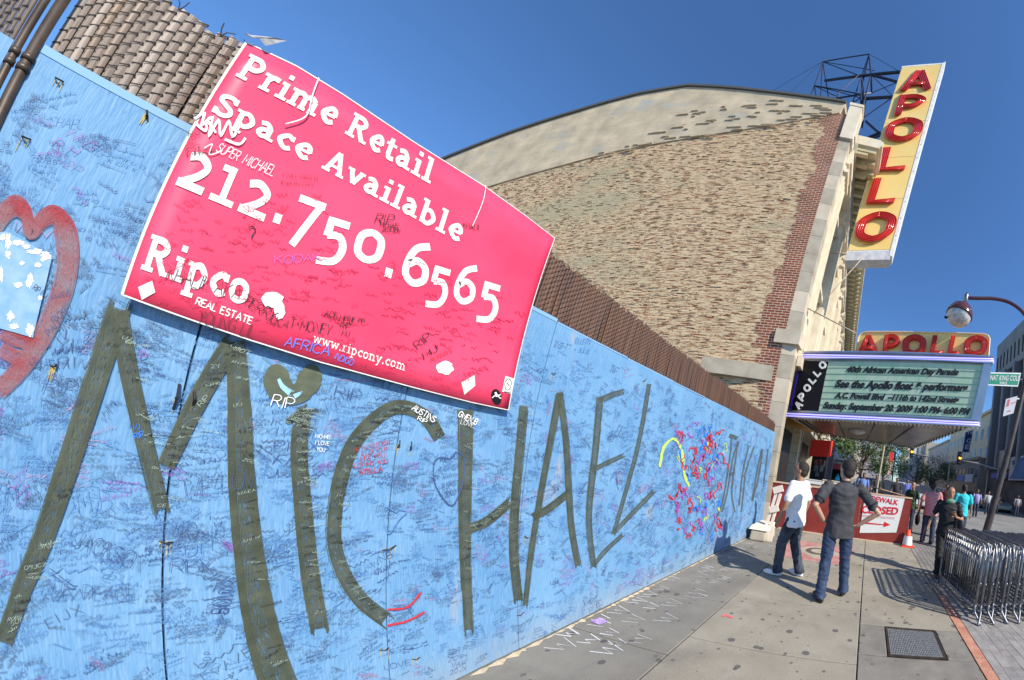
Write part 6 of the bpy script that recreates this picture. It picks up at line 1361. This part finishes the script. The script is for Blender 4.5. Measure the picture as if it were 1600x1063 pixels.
# man in dark grey, from behind, hands on hips
person('man in a dark grey polo shirt seen from behind with hands on hips', (3.66, .27, 0), 1.74, rad(14), M_SKIN2, M_GREY, mat('blue_denim', (.016, .030, .075), .85, c2=(.035, .06, .12), scale=12, bump=.35), M_SHOEB, feet=((-.12, .17), (.10, -.15)), fyaw=(rad(15), rad(-20)),
       arms=(((-.10, .36, 1.17), (.02, .22, .97), (.6, -.7, -.2), (0, -.4, -1)), ((-.12, -.42, 1.15), (-.02, -.20, .96), (.5, .75, -.35), (0, .3, -1))), face=rad(28), vox=.010, collar=mat('black_rib_knit', (.012, .012, .015), .9), hips=(0, .02), lean=(.02, 0))
M_STR = mat('red_check_cotton', (.50, .13, .13), .9)
def stripes(m, c2):
    n, b, L = nodes_of(m); g = n.nodes.new('ShaderNodeNewGeometry'); s = n.nodes.new('ShaderNodeSeparateXYZ'); L(g.outputs['Position'], s.inputs[0])
    w = n.nodes.new('ShaderNodeMath'); w.operation = 'MULTIPLY'; w.inputs[1].default_value = 170; L(s.outputs[2], w.inputs[0])
    q_ = n.nodes.new('ShaderNodeMath'); q_.operation = 'SINE'; L(w.outputs[0], q_.inputs[0]); r = n.nodes.new('ShaderNodeValToRGB'); e = r.color_ramp.elements
    e[0].position = .35; e[0].color = (*b.inputs['Base Color'].default_value[:3], 1); e[1].position = .65; e[1].color = (*c2, 1); L(q_.outputs[0], r.inputs[0]); L(r.outputs[0], b.inputs['Base Color'])
stripes(M_STR, (.66, .42, .40))
pk = onZ(1447, 849)
person('man in a pink and red striped shirt walking away beyond the barrier', (pk.x, pk.y, 0), 1.68, rad(-8), M_SKIN3, M_STR, M_JEAN, M_SHOEB, feet=((.05, .12), (-.05, -.14)), loose=1.12, face=rad(-25), vox=.013,
       arms=(((-.06, .29, 1.14), (-.02, .31, .90), (0, 0, -1), (0, -1, 0)), ((.06, -.28, 1.14), (.20, -.24, .98), (.6, 0, -.6), (0, 1, 0))))
b = MB(); b.ell((pk.x - .02, pk.y + .33, .62), (.12, .07, .17), nu=12, nv=8); b.tube([(pk.x - .06, pk.y + .33, .76), (pk.x - .02, pk.y + .33, .88), (pk.x + .03, pk.y + .33, .76)], .012, 6); tag(b.build('shoulder_bag', M_BLACK, smooth=True), 'black bag hanging from the left hand of the man in the striped shirt', 'bag')
wm = onZ(1472, 903)
person('woman in black top and black trousers walking towards the camera behind the crowd barriers', (wm.x + .15, wm.y + .02, 0), 1.60, rad(172), M_SKIN, mat('black_jersey', (.010, .010, .012), .8), mat('black_trousers', (.012, .012, .014), .8), M_SHOEB, fem=True, longhair=True, vox=.011, face=rad(4), feet=((-.10, .07), (.12, -.07)),
       arms=(((.10, .27, 1.15), (.24, .12, 1.20), (.3, -.3, .5), (.5, 0, 0)), ((-.02, -.28, 1.14), (.06, -.36, .92), (.2, -.2, -1), (0, 1, 0))))
b = MB(); wv = V3((wm.x + .15, wm.y + .02, 0)); b.ell(wv + V3((-.02, -.24, .98)), (.14, .06, .17), nu=12, nv=8); b.tube([wv + V3((-.06, -.17, 1.36)), wv + V3((-.10, -.20, 1.2)), wv + V3((-.08, -.24, 1.1))], .012, 6); tag(b.build('handbag', mat('dark_grey_bag', (.04, .04, .05), .5), smooth=True), 'dark grey handbag hanging from the shoulder of the woman in black', 'bag')
b = MB(); sc_ = wv + V3((-.07, 0, 1.345)); b.ell(sc_, (.05, .085, .05), nu=12, nv=8); tag(b.build('scarf', mat('green_scarf', (.10, .22, .14), .9, c2=(.2, .3, .2), scale=40), smooth=True), 'green patterned scarf round the neck of the woman in black', 'scarf')
person('man in a bright turquoise shirt and dark cap standing behind the woman in black', (8.6, -2.87, 0), 1.74, rad(-5), M_SKIN, mat('turquoise_cotton', (.03, .50, .55), .85), M_JEAN, M_SHOEB, vox=.015, face=rad(-10))
person('woman in a green and black top standing behind the right end of the oxblood barrier', (9.3, -1.42, 0), 1.60, rad(150), M_SKIN, mat('green_black_top', (.02, .10, .02), .8, c2=(.01, .012, .01), scale=14, lo=.45, hi=.5), M_JEAN, M_SHOEB, fem=True, longhair=True, vox=.015, hair=mat('brown_hair', (.06, .035, .02), .7))
BGP = [((1402, 752), 16, (.03, .03, .04)), ((1418, 754), 18, (.10, .14, .45)), ((1480, 764), 15, (.10, .03, .04)), ((1527, 776), 17, (.30, .27, .50)), ((1545, 774), 20, (.45, .44, .46)), ((1560, 772), 22, (.03, .03, .05)), ((1349, 752), 14, (.12, .20, .5)), ((1592, 770), 21, (.30, .29, .31)), ((1369, 756), 17, (.05, .05, .07))]
LBG = ['dark-clothed figure far down the street left of the blue-shirted one', 'figure in a blue shirt far down the street above the barrier top', 'figure in dark maroon beyond the turquoise-shirted man', 'figure in a pale violet shirt sitting on the far sidewalk right of the turquoise man', 'figure in a light grey shirt on the shaded far sidewalk', 'figure in black on the far sidewalk left of the lamp pole', 'figure in mid-blue just right of the grey-shirted man\'s head', 'figure in a grey shirt at the right picture edge by the shops', 'figure in near-black under the red street banner']
for ((x, y), dist, c), lb in zip(BGP, LBG):
    p = onX(x, y, dist); b = MB()
    t = thing('person', lb, 'person', (p.x, p.y, 0)); m = mat('cloth_%d' % int(x), c, .9)
    l1 = MB(); limb(l1, [(p.x, p.y + .09, .88), (p.x, p.y + .11, .1)], [.09, .06], 8); limb(l1, [(p.x, p.y - .09, .88), (p.x + .1, p.y - .11, .1)], [.09, .06], 8); l1.build('trousers', M_JEAN, t, smooth=True)
    l1 = MB(); l1.loft([ring((p.x, p.y, z), rx, ry, 10) for z, rx, ry in ((.85, .11, .17), (1.1, .12, .16), (1.35, .12, .2), (1.43, .06, .1))]); limb(l1, [(p.x, p.y + .21, 1.38), (p.x, p.y + .27, 1.1)], [.06, .05], 8); limb(l1, [(p.x, p.y - .21, 1.38), (p.x, p.y - .27, 1.1)], [.06, .05], 8); l1.build('shirt', m, t, smooth=True)
    l1 = MB(); l1.ell((p.x, p.y, 1.6), (.095, .08, .12), nu=10, nv=8); limb(l1, [(p.x, p.y, 1.42), (p.x, p.y, 1.52)], [.05, .05], 8); limb(l1, [(p.x, p.y + .27, 1.1), (p.x - .05, p.y + .28, .88)], [.04, .03], 8); limb(l1, [(p.x, p.y - .27, 1.1), (p.x - .05, p.y - .28, .88)], [.04, .03], 8); l1.build('body', M_SKIN3, t, smooth=True)
    l1 = MB(); l1.ell((p.x + .02, p.y, 1.64), (.10, .085, .10), nu=10, nv=8); l1.build('hair', M_HAIR, t, smooth=True)
# ================================================================ FAR SIDE OF THE STREET
YB = -16
fb = lambda x, y: onY(x, y, YB)
b = MB(); b.box((20, -16, -.02), (300, -13.2, .12)); struct(b.build('far_sidewalk', M_SLAB2))
for i, (x0, x1) in enumerate(((27, 30), (31.5, 34.5), (36, 39), (40.5, 43.5), (45, 48))):
    b = MB(); b.box((x0, -8.3, -.008), (x1, -8.15, -.006)); o = struct(b.build('road_marking', mat('yellow_line', (.62, .45, .08), .8))); o['kind'] = 'structure'
def facade(label, x0, x1, z1, m, cols, rows, wz=(4.5, 2.6), name='building', glass=None, y=YB, dp=8, cornice=True, ww=.5, wh=1.5, wm=None):
    t = thing(name, label, 'building', ((x0 + x1) / 2, y, 0))
    b = MB(); b.box((x0, y, 0), (x1, y - dp, z1)); b.build('wall', m, t)
    if cornice: b = MB(); b.box((x0 - .05, y + .35, z1 - .35), (x1 + .05, y - .2, z1 + .05)); b.build('cornice', m, t)
    gl = glass or MATS['dark_window_glass']; w = (x1 - x0) / cols
    for r in range(rows):
        for c in range(cols):
            a = x0 + w * (c + .5 - ww / 2); z = wz[0] + r * wz[1]
            if z + wh > z1 - .4: continue
            fr_ = MB(); fr_.box((a - .06, y + .04, z - .08), (a + w * ww + .06, y - .05, z + wh + .08)); f_ = fr_.build('window', wm or m, t); pn_ = MB(); pn_.box((a, y + .055, z), (a + w * ww, y - .02, z + wh)); pn_.build('pane', gl, f_)
    b = MB(); b.box((x0 + .3, y + .02, .1), (x1 - .3, y - .1, 3.0)); b.build('shopfront', mat('dark_shopfront', (.025, .02, .022), .3, c2=(.07, .06, .05), scale=1.2), t)
    return t
GC = mat('grey_concrete_building', (.21, .21, .21), .9, c2=(.26, .26, .255), scale=.5)
dk = mat('black_glass_front', (.018, .022, .028), .12)
# dark glass building with grey fins and concrete top
t = thing('building', 'dark glass department building with tall grey fins and a slotted grey concrete top at right', 'building', (32, YB, 0))
pL, pR = fb(1520, 690).x, 20.5
zt_ = lambda x, y: fb(x, y).z
b = MB(); b.box((pR, YB, 4.6), (38.5, YB - 10, zt_(1570, 590))); b.build('glass_front', dk, t)
zc0, zc1 = zt_(1570, 588), zt_(1555, 568) + .6
b = MB(); b.box((pR, YB + .6, zc0), (38.5, YB - 10, zc1 + 1.2)); b.build('concrete_top', GC, t)
b = MB(); b.box((pR, YB + .9, zc1 + 1.2), (29, YB - 10, zc1 + 3.2)); b.build('upper_top', GC, t)
for i in range(16):
    x = 22 + i * 1.05; b = MB(); b.box((x, YB + .62, zc0 + .9), (x + .35, YB + .5, zc0 + 3.1)); b.build('slot', M_HOLE, t)
for i in range(6):
    x = 23.2 + i * 2.75; b = MB(); b.box((x, YB + .05, 4.6), (x + .55, YB + 1.1, zc0)); b.build('fin', mat('fin_concrete', (.20, .20, .215), .8), t)
for i in range(30):
    x = 22.2 + i * .55; b = MB(); b.box((x, YB + .0, 4.6), (x + .06, YB + .12, zc0)); b.build('mullion', mat('bronze_mullion', (.05, .05, .055), .4, .4), t)
b = MB(); b.box((pR, YB + .1, 0), (38.5, YB - .1, 4.6)); b.build('shopfront', mat('mixed_dark_shops', (.03, .025, .028), .5, c2=(.10, .09, .10), scale=.8), t)
facade('tan brick building at the far right edge above the blue awning', 20.2, 22.6, 8.2, mat('tan_brick', (.50, .40, .22), .85, c2=(.56, .46, .28), scale=3), 2, 1, (6, 2), y=YB + .9, dp=1)
b = MB(); a = fb(1590, 716); b.hexa([(22.6, YB + .8, 3.4), (26.2, YB + .8, 3.4), (26.2, YB + 3.0, 3.2), (22.6, YB + 3.0, 3.2), (22.6, YB + .8, 6.0), (26.2, YB + .8, 6.0), (26.2, YB + 2.2, 5.2), (22.6, YB + 2.2, 5.2)]); tag(b.build('awning', mat('blue_canvas', (.06, .10, .20), .8, c2=(.09, .14, .26), scale=1)), 'deep blue awning over the shops at the right picture edge', 'awning')
rr = random.Random(77)
def panel(x0, x1, z0, z1, c, lb, y=YB + .75, name='shop_sign', txt=None, tc=(.8, .8, .8)):
    t = thing(name, lb, 'sign', (x0, y, z0)); b = MB(); b.box((x0, y, z0), (x1, y - .12, z1)); b.build('sign_board', mat('board_%02d%02d%02d' % tuple(int(v * 99) for v in c), c, .6), t)
    if txt:
        F_ = lambda a, c_: V3((a, y + .01, c_)); ftext(txt, 'lettering', F_, (x1 - .1, z0 + (z1 - z0) * .25), (x0 + .1, z0 + (z1 - z0) * .25), 1, mat('letters_%02d%02d%02d' % tuple(int(v * 99) for v in tc), tc, .6), t, V3((0, 1, 0)), lift=.01, off=.03, shear=0, hh=(0, (z1 - z0) * .5), ext=0)
    return t
panel(27.0, 31.0, 3.3, 5.9, (.42, .41, .44), 'pale grey shop sign panel with dark notices left of the lamp pole')
for (x0, x1, z0, z1, lb) in ((27.4, 28.0, 3.6, 5.3, 'tall dark notice at the right end of the pale shop panel'), (28.3, 28.9, 4.4, 5.4, 'square dark notice high on the pale shop panel'), (29.2, 30.4, 5.0, 5.5, 'wide low dark notice along the top of the pale shop panel'), (29.3, 29.8, 3.5, 4.6, 'short dark notice low on the pale shop panel')):
    tag(MB().box((x0, YB + .76, z0), (x1, YB + .79, z1)).build('notice', mat('navy_notice', (.04, .05, .14), .6)), lb, 'notice', 'dark notices on the pale shop panel')
panel(24.2, 26.0, 2.9, 5.6, (.50, .47, .46), 'tall cream shop sign with red blocks right of the lamp pole', y=YB + .9)
for z0, lb in ((3.6, 'lower brick red block on the cream shop sign'), (4.6, 'upper brick red block on the cream shop sign')):
    tag(MB().box((24.5, YB + .91, z0), (25.7, YB + .94, z0 + .55)).build('red_block', mat('brick_red_print', (.35, .06, .05), .6)), lb, 'notice', 'red blocks on the cream shop sign')
panel(31.5, 36, 3.5, 4.1, (.12, .12, .35), 'long violet-blue fascia sign above the far shops')
panel(31.2, 34.5, 4.6, 6.9, (.42, .33, .24), 'tan panelled upper shop wall between the signs', name='wall_panel')
b = MB(); b.ell((31.3, YB + 1.0, 6.9), (.3, .3, .35), nu=10, nv=8); b.ell((31.4, YB + 1.0, 6.1), (.45, .35, .6), nu=10, nv=8); tag(b.build('shop_figure', M_SWHT, smooth=True), 'small white statue-like figure standing above the far shop signs', 'figure')
# blue vertical banner sign
zA, zB = fb(1496, 706), fb(1512, 668)
t = thing('vertical_banner', 'deep blue vertical banner sign with pale letters G and E hanging on the far facade', 'banner', (40, YB + 2, 8))
XG = 39.0; qg = lambda x, y: onX(x, y, XG)
b = MB(); b.slab([qg(*p) for p in ((1504, 706.5), (1514, 707), (1521, 672), (1509, 676))], (.2, 0, 0)); b.build('banner_board', mat('navy_sign', (.012, .02, .13), .5), t)
for ch, x, y in (('G', 1509.5, 692.5), ('E', 1507.5, 702), ('N', 1512, 678.8)):
    ftext(ch, 'lettering', qg, (x, y), (x + 7, y + .4), 8, mat('pale_sign_letter', (.45, .50, .62), .5), t, NX, lift=.03, off=.01, shear=0, hh=(1.6, -7.2), ext=0)
TAN = mat('cream_stone_building', (.62, .52, .34), .85, c2=(.68, .58, .40), scale=.4)
facade('cream stone building with small dark windows seen beneath the marquee corner', 39, 62, 13.6, TAN, 9, 3, (6.6, 3.0), ww=.36, wh=1.6)
facade('long grey row of low shops under the cream building', 39.2, 58, 6.4, mat('grey_brown_row', (.20, .18, .16), .85, c2=(.28, .25, .22), scale=.5), 10, 1, (3.6, 3), y=YB + 1.2, dp=1.5, ww=.5, wh=1.3)
facade('pale building closing the street far away', 62.3, 85, 12.0, mat('pale_far_building', (.55, .50, .42), .85), 8, 3, (4.6, 2.8), ww=.4)
for i, (x0, x1, z0, z1, c, lb) in enumerate(((41, 44.5, 2.8, 4.0, (.62, .58, .60), 'white shop fascia with red print below the cream building'), (45, 49, 3.0, 3.9, (.12, .18, .45), 'blue shop fascia below the cream building'), (50, 55, 3.0, 3.8, (.45, .40, .10), 'dull yellow shop fascia further along the far row'), (56, 61, 3.0, 4.2, (.45, .12, .10), 'dull red shop fascia far along the row'))): panel(x0, x1, z0, z1, c, lb, y=YB + 1.4)
# ---- across the end of the street, under the marquee
t = thing('building', 'white low building with grey windows closing the view under the marquee', 'building', (60, -8, 0))
XE = 60; qe_ = lambda x, y: onX(x, y, XE)
def pbox(name, x0, y0, x1, y1, m, par, X=XE, dx=2.0, zmin=None):
    a, c = onX(x0, y1, X), onX(x1, y0, X); z0 = a.z if zmin is None else zmin; b = MB(); b.box((X, a.y, z0), (X + dx, c.y, c.z)); return b.build(name, m, par)
pbox('wall', 1405, 697, 1433, 742, mat('white_render', (.66, .67, .68), .8), t, zmin=0)
pbox('upper_band', 1408, 698, 1422, 703, M_WHT, t, 59.8)
pbox('window', 1409, 703, 1421, 712, mat('grey_green_pane', (.16, .20, .20), .2), t, 59.9, .3); pbox('window', 1409, 713, 1416, 718, mat('tan_pane', (.35, .30, .20), .4), t, 59.9, .3)
pbox('window', 1411, 727, 1419, 734, MATS['dark_window_glass'], t, 59.9, .3); pbox('window', 1421, 727, 1426, 734, MATS['dark_window_glass'], t, 59.9, .3)
t = thing('building', 'slim blue-grey tower slab right of the white low building under the marquee', 'building', (66, -9, 0)); pbox('wall', 1430, 690, 1441, 745, mat('blue_grey_slab', (.26, .32, .38), .7), t, 66, zmin=0)
t = thing('building', 'pale pink and grey shop building at left behind the red awning', 'building', (34, 3, 0)); pbox('wall', 1297, 690, 1335, 745, mat('pale_pink_render', (.50, .47, .46), .8), t, 36, 3, 0)
pbox('fascia', 1303, 697, 1325, 702, mat('pink_white_fascia', (.75, .60, .58), .6), t, 35.6, .3); pbox('fascia', 1292, 705, 1330, 716, mat('white_fascia', (.70, .72, .72), .6), t, 35.5, .3); pbox('red_strip', 1289, 727, 1325, 731, mat('dark_red_awning_strip', (.40, .06, .06), .7), t, 33, 2.2)
pbox('dark_front', 1288, 731, 1330, 748, M_HOLE, t, 34, .3)
# red awning and dark shop below it
b = MB(); k = [onX(1263, 713, 13.4), onX(1293.5, 714.5, 13.4), onX(1298, 689, 13.4), onX(1268, 687, 13.4)]; b.hexa(k + [p + V3((.9, 0, .1)) for p in k]); tag(b.build('awning', mat('bright_red_canvas', (.85, .03, .02), .6, c2=(.78, .05, .03), scale=2)), 'bright red square awning hanging under the marquee left of the tree', 'awning')
t = thing('poster_shop', 'dark shop front with pasted posters beneath the bright red awning', 'shop', (14.5, 2, 0))
pbox('dark_opening', 1262, 714, 1292, 762, mat('shop_dark', (.018, .016, .02), .5), t, 14.2, .6, 0)
for i, (x0, y0, x1, y1, c) in enumerate(((1272, 719, 1278, 727, (.45, .12, .15)), (1279, 718, 1285, 726, (.30, .10, .14)), (1271, 728, 1279, 736, (.22, .26, .33)), (1280, 727, 1287, 737, (.34, .33, .36)), (1286, 720, 1290, 730, (.42, .38, .35)), (1273, 738, 1280, 744, (.20, .22, .25)))):
    pbox('poster', x0, y0, x1, y1, mat('poster_%d' % i, c, .6, c2=tuple(v * .4 for v in c), scale=8), t, 14.1, .05)
# ---- banner on a post, street post, traffic lights
t = thing('street_banner', 'red banner with pale foot hanging from a dark post beneath the marquee', 'banner', (24, -.9, 0)); pbox('banner_cloth', 1388, 708, 1397, 722, mat('banner_red', (.62, .03, .03), .7), t, 24, .03); pbox('banner_foot', 1386, 722, 1394, 742, mat('banner_pink', (.62, .38, .33), .7), t, 24, .03)
b = MB(); b.tube([onX(1393, 760, 24.1), onX(1399, 706, 24.1)], .06, 6); b.build('post', M_BLACK, t)
b = MB(); p0, p1 = onX(1371, 760, 16), onX(1382, 696, 16); b.tube([V3((16, p0.y, 0)), p0, p1], .05, 8); tag(b.build('street_post', mat('pale_metal_post', (.42, .38, .28), .5)), 'thin pale metal post standing in front of the tree under the marquee', 'post')
for (x, y, X, lb) in ((1425, 706, 26, 'traffic signal showing amber beneath the marquee, left one'), (1500, 716, 24, 'traffic signal showing amber by the blue banner, right one')):
    t = thing('traffic_light', lb, 'traffic light', (X, 0, 5)); p = onX(x, y, X)
    b = MB(); b.box((X, p.y - .16, p.z - .55), (X + .3, p.y + .16, p.z + .55)); b.build('housing', M_BLACK, t)
    b = MB(); b.tube([(X - .02, p.y, p.z), (X - .06, p.y, p.z)], .12, 12); b.build('amber_lens', mat('amber_signal', (1.0, .42, .03), .4, emit=2.2), t)
    for dz in (-.34, .34): b = MB(); b.tube([(X - .02, p.y, p.z + dz), (X - .05, p.y, p.z + dz)], .12, 12); b.build('dark_lens', mat('unlit_lens', (.03, .03, .03), .3), t)
    for dz in (-.34, 0, .34): b = MB(); b.tube([(X - .02, p.y, p.z + dz + .1), (X - .2, p.y, p.z + dz + .12)], .07, 8); b.build('visor', M_BLACK, t)
    b = MB(); b.tube([(X + .15, p.y, p.z - .2), (X + .15, p.y - 1.6, p.z - .2), (X + .15, p.y - 3.6, p.z - .5), (X + .15, p.y - 3.7, 0)], .07, 8); b.build('signal_arm', mat('grey_signal_paint', (.2, .22, .22), .5), t, smooth=True)
# ---- trees
LF = [mat('leaf_a', (.045, .09, .022), .6, c2=(.07, .13, .03), scale=3), mat('leaf_b', (.085, .14, .035), .6, c2=(.05, .085, .02), scale=2)]
def tree(label, base, h, r, n=2600, seed=1, trunk=.13, group='street trees down the block'):
    t = thing('street_tree', label, 'tree', base, group); B0 = V3(base); R_ = random.Random(seed)
    b = MB(); b.tube([B0, B0 + V3((.05, .02, h * .25)), B0 + V3((.0, .1, h * .5)), B0 + V3((.1, 0, h * .75))], [trunk, trunk * .75, trunk * .5, trunk * .2], 8)
    cl = []
    for i in range(11):
        a = R_.uniform(0, 6.28); z = h * R_.uniform(.38, .9); rr_ = r * R_.uniform(.35, .95) * (1.15 - abs(z / h - .6)); e = B0 + V3((cos(a) * rr_, sin(a) * rr_, z + h * .06)); s = B0 + V3((0, .05, h * R_.uniform(.25, .5)))
        b.tube([s, s.lerp(e, .5) + V3((0, 0, -.1)), e], [trunk * .4, trunk * .22, .02], 6); cl.append((e, r * R_.uniform(.3, .5)))
    b.build('trunk', mat('tree_bark', (.10, .08, .06), .9), t, smooth=True)
    for mi, m in enumerate(LF):
        b = MB()
        for i in range(n // 2):
            c, cr = R_.choice(cl); v = V3((R_.gauss(0, 1), R_.gauss(0, 1), R_.gauss(0, .8))); v = v.normalized() * cr * R_.uniform(.25, 1.08) ; p = c + v; s = R_.uniform(.05, .11) * (h / 5) ** .5
            a = V3((R_.uniform(-1, 1), R_.uniform(-1, 1), R_.uniform(-.5, .5))).normalized(); q_ = a.cross(V3((R_.uniform(-1, 1), R_.uniform(-1, 1), R_.uniform(-1, 1)))).normalized()
            k = len(b.v); b.v += [p - a * s, p + q_ * s * .6, p + a * s, p - q_ * s * .6]; b.f.append((k, k + 1, k + 2, k + 3))
        stuff(b.build('crown', m, t, fixn=False))
    return t
p = onX(1352, 760, 20); tree('leafy green street tree standing under the marquee behind the man in grey', (20, p.y + .4, 0), 5.0, 2.1, 5200, 3, .14)
tree('lighter street tree half behind the leafy one, a little further right', (27, -1.2, 0), 5.4, 2.3, 3600, 8, .15)
p = onX(1440, 760, 38); tree('dark shaded street tree over the parked cars, nearer of the two', (38, p.y + .8, 0), 5.6, 3.2, 4200, 5, .2); p = onX(1468, 760, 42); tree('dark shaded street tree over the parked cars, further right and lower', (43, p.y + 1.2, 0), 5.4, 3.0, 3600, 6, .2)
# ---- cars
def car(label, at, yaw, c, L_=4.4, group='cars parked and queued down the street'):
    t = thing('car', label, 'car', at, group); B0 = V3(at); R_ = Matrix.Rotation(yaw, 3, 'Z'); m = mat('car_paint_%02d%02d%02d' % tuple(int(v * 99) for v in c), c, .2, .2)
    Q = lambda x, y, z: B0 + R_ @ V3((x, y, z))
    def sect(x, hw, z0, z1, s=.12): return [Q(x, -hw, z0), Q(x, -hw, z1 - s), Q(x, -hw + s, z1), Q(x, hw - s, z1), Q(x, hw, z1 - s), Q(x, hw, z0)]
    b = MB(); b.loft([sect(x * L_ / 4.4, hw, z0, z1) for x, hw, z0, z1 in ((-2.2, .78, .35, .80), (-2.05, .88, .22, .95), (-1.2, .9, .22, 1.0), (.9, .9, .22, .95), (1.9, .86, .22, .80), (2.2, .74, .32, .62))]); b.build('car_body', m, t)
    b = MB(); b.loft([sect(x * L_ / 4.4, hw, z0, z1, .08) for x, hw, z0, z1 in ((-1.85, .72, .9, .98), (-1.2, .68, .9, 1.42), (.1, .68, .9, 1.45), (.95, .74, .9, .96))]); b.build('cabin_glass', MATS['dark_window_glass'], t)
    b = MB(); b.box((0, 0, 0), (.01, .01, .01)); b = MB(); b.hexa([Q(-1.15, -.62, 1.40), Q(.1, -.62, 1.43), Q(.1, .62, 1.43), Q(-1.15, .62, 1.40), Q(-1.1, -.6, 1.46), Q(.05, -.6, 1.49), Q(.05, .6, 1.49), Q(-1.1, .6, 1.46)]); b.build('roof', m, t)
    for x in (-1.35, 1.35):
        for y in (-.84, .84):
            w = MB(); w.tube([Q(x, y - .1, .33), Q(x, y + .1, .33)], .33, 16); wo = w.build('wheel', mat('tyre_rubber', (.015, .015, .015), .8), t); w = MB(); w.tube([Q(x, y - .11, .33), Q(x, y + .11, .33)], .2, 12); w.build('rim', M_GALV, wo)
    for y in (-.6, .6):
        w = MB(); w.ell(Q(2.12, y, .62), (.08, .18, .08), R_, 8, 6); w.build('headlight', M_GLASS, t); w = MB(); w.ell(Q(-2.16, y, .78), (.06, .16, .08), R_, 8, 6); w.build('tail_light', mat('tail_red', (.35, .01, .01), .3), t)
    return t
for (x, y), X, c, lb, yw in (((1398, 758), 17, (.04, .045, .06), 'dark car just above the barrier top under the red banner', .1), ((1425, 762), 19, (.62, .63, .65), 'white car behind the woman in green', 0), ((1405, 752), 24, (.70, .71, .72), 'white car further back left of the woman in green', 0), ((1392, 753), 30, (.55, .03, .03), 'red car far back beneath the street banner', 0), ((1452, 764), 24, (.05, .05, .06), 'black car beyond the man in the striped shirt', 0),
                         ((1478, 770), 24, (.12, .12, .14), 'dark grey car in shade between the striped and turquoise shirts', 0), ((1440, 757), 34, (.45, .46, .48), 'silver car deep in the shade of the trees', 0), ((1545, 778), 34, (.10, .12, .20), 'dark blue car along the far kerb', 0), ((1596, 782), 26, (.22, .23, .22), 'grey-green car cut by the right picture edge', .0), ((1350, 757), 24, (.10, .11, .14), 'dark car behind the head of the man in grey', .05), ((1362, 756), 30, (.50, .52, .56), 'pale car under the leafy tree', 0)):
    p = onX(x, y, X); car(lb, (X + 1, max(p.y, -12.2), -.01), pi + yw, c)
# distant closure of the street
for i, (x0, x1, y0, h_, c) in enumerate(((90, 130, -16, 15, (.40, .36, .30)), (95, 140, 6, 14, (.36, .30, .26)), (50, 90, 7, 12, (.42, .38, .34)), (30.5, 49, 9.5, 11, (.40, .34, .30)), (140, 160, -10, 18, (.35, .36, .40)))):
    t = thing('building', ['far tan block at the end of the right-hand row', 'far brown block at the end of the left-hand row', 'grey-brown block behind the trees on the left-hand side', 'brown block behind the pink and grey shop building', 'bluish block closing the street end'][i], 'building', (x0, y0, 0))
    s = -1 if y0 < 0 and i != 4 else 1; b = MB(); b.box((x0, y0, 0), (x1, y0 + s * 9 * (2 if i == 4 else 1), h_)); b.build('wall', mat('far_wall_%d' % i, c, .9, c2=tuple(v * .85 for v in c), scale=.3), t)
    for r in range(3):
        for q_ in range(6):
            w = MB(); xx = x0 + (x1 - x0) * (q_ + .3) / 6; w.box((xx, y0 - s * .05, 3.6 + r * 2.8), (xx + (x1 - x0) * .05, y0 + s * .1, 5.2 + r * 2.8)); w.build('window', MATS['dark_window_glass'], t)
    for r in range(3):
        for q_ in range(3):
            w = MB(); yy_ = y0 + s * (1 + q_ * 2.6); w.box((x0 - .05, yy_, 3.6 + r * 2.8), (x0 + .1, yy_ + s * 1.2, 5.2 + r * 2.8)); w.build('window', MATS['dark_window_glass'], t)
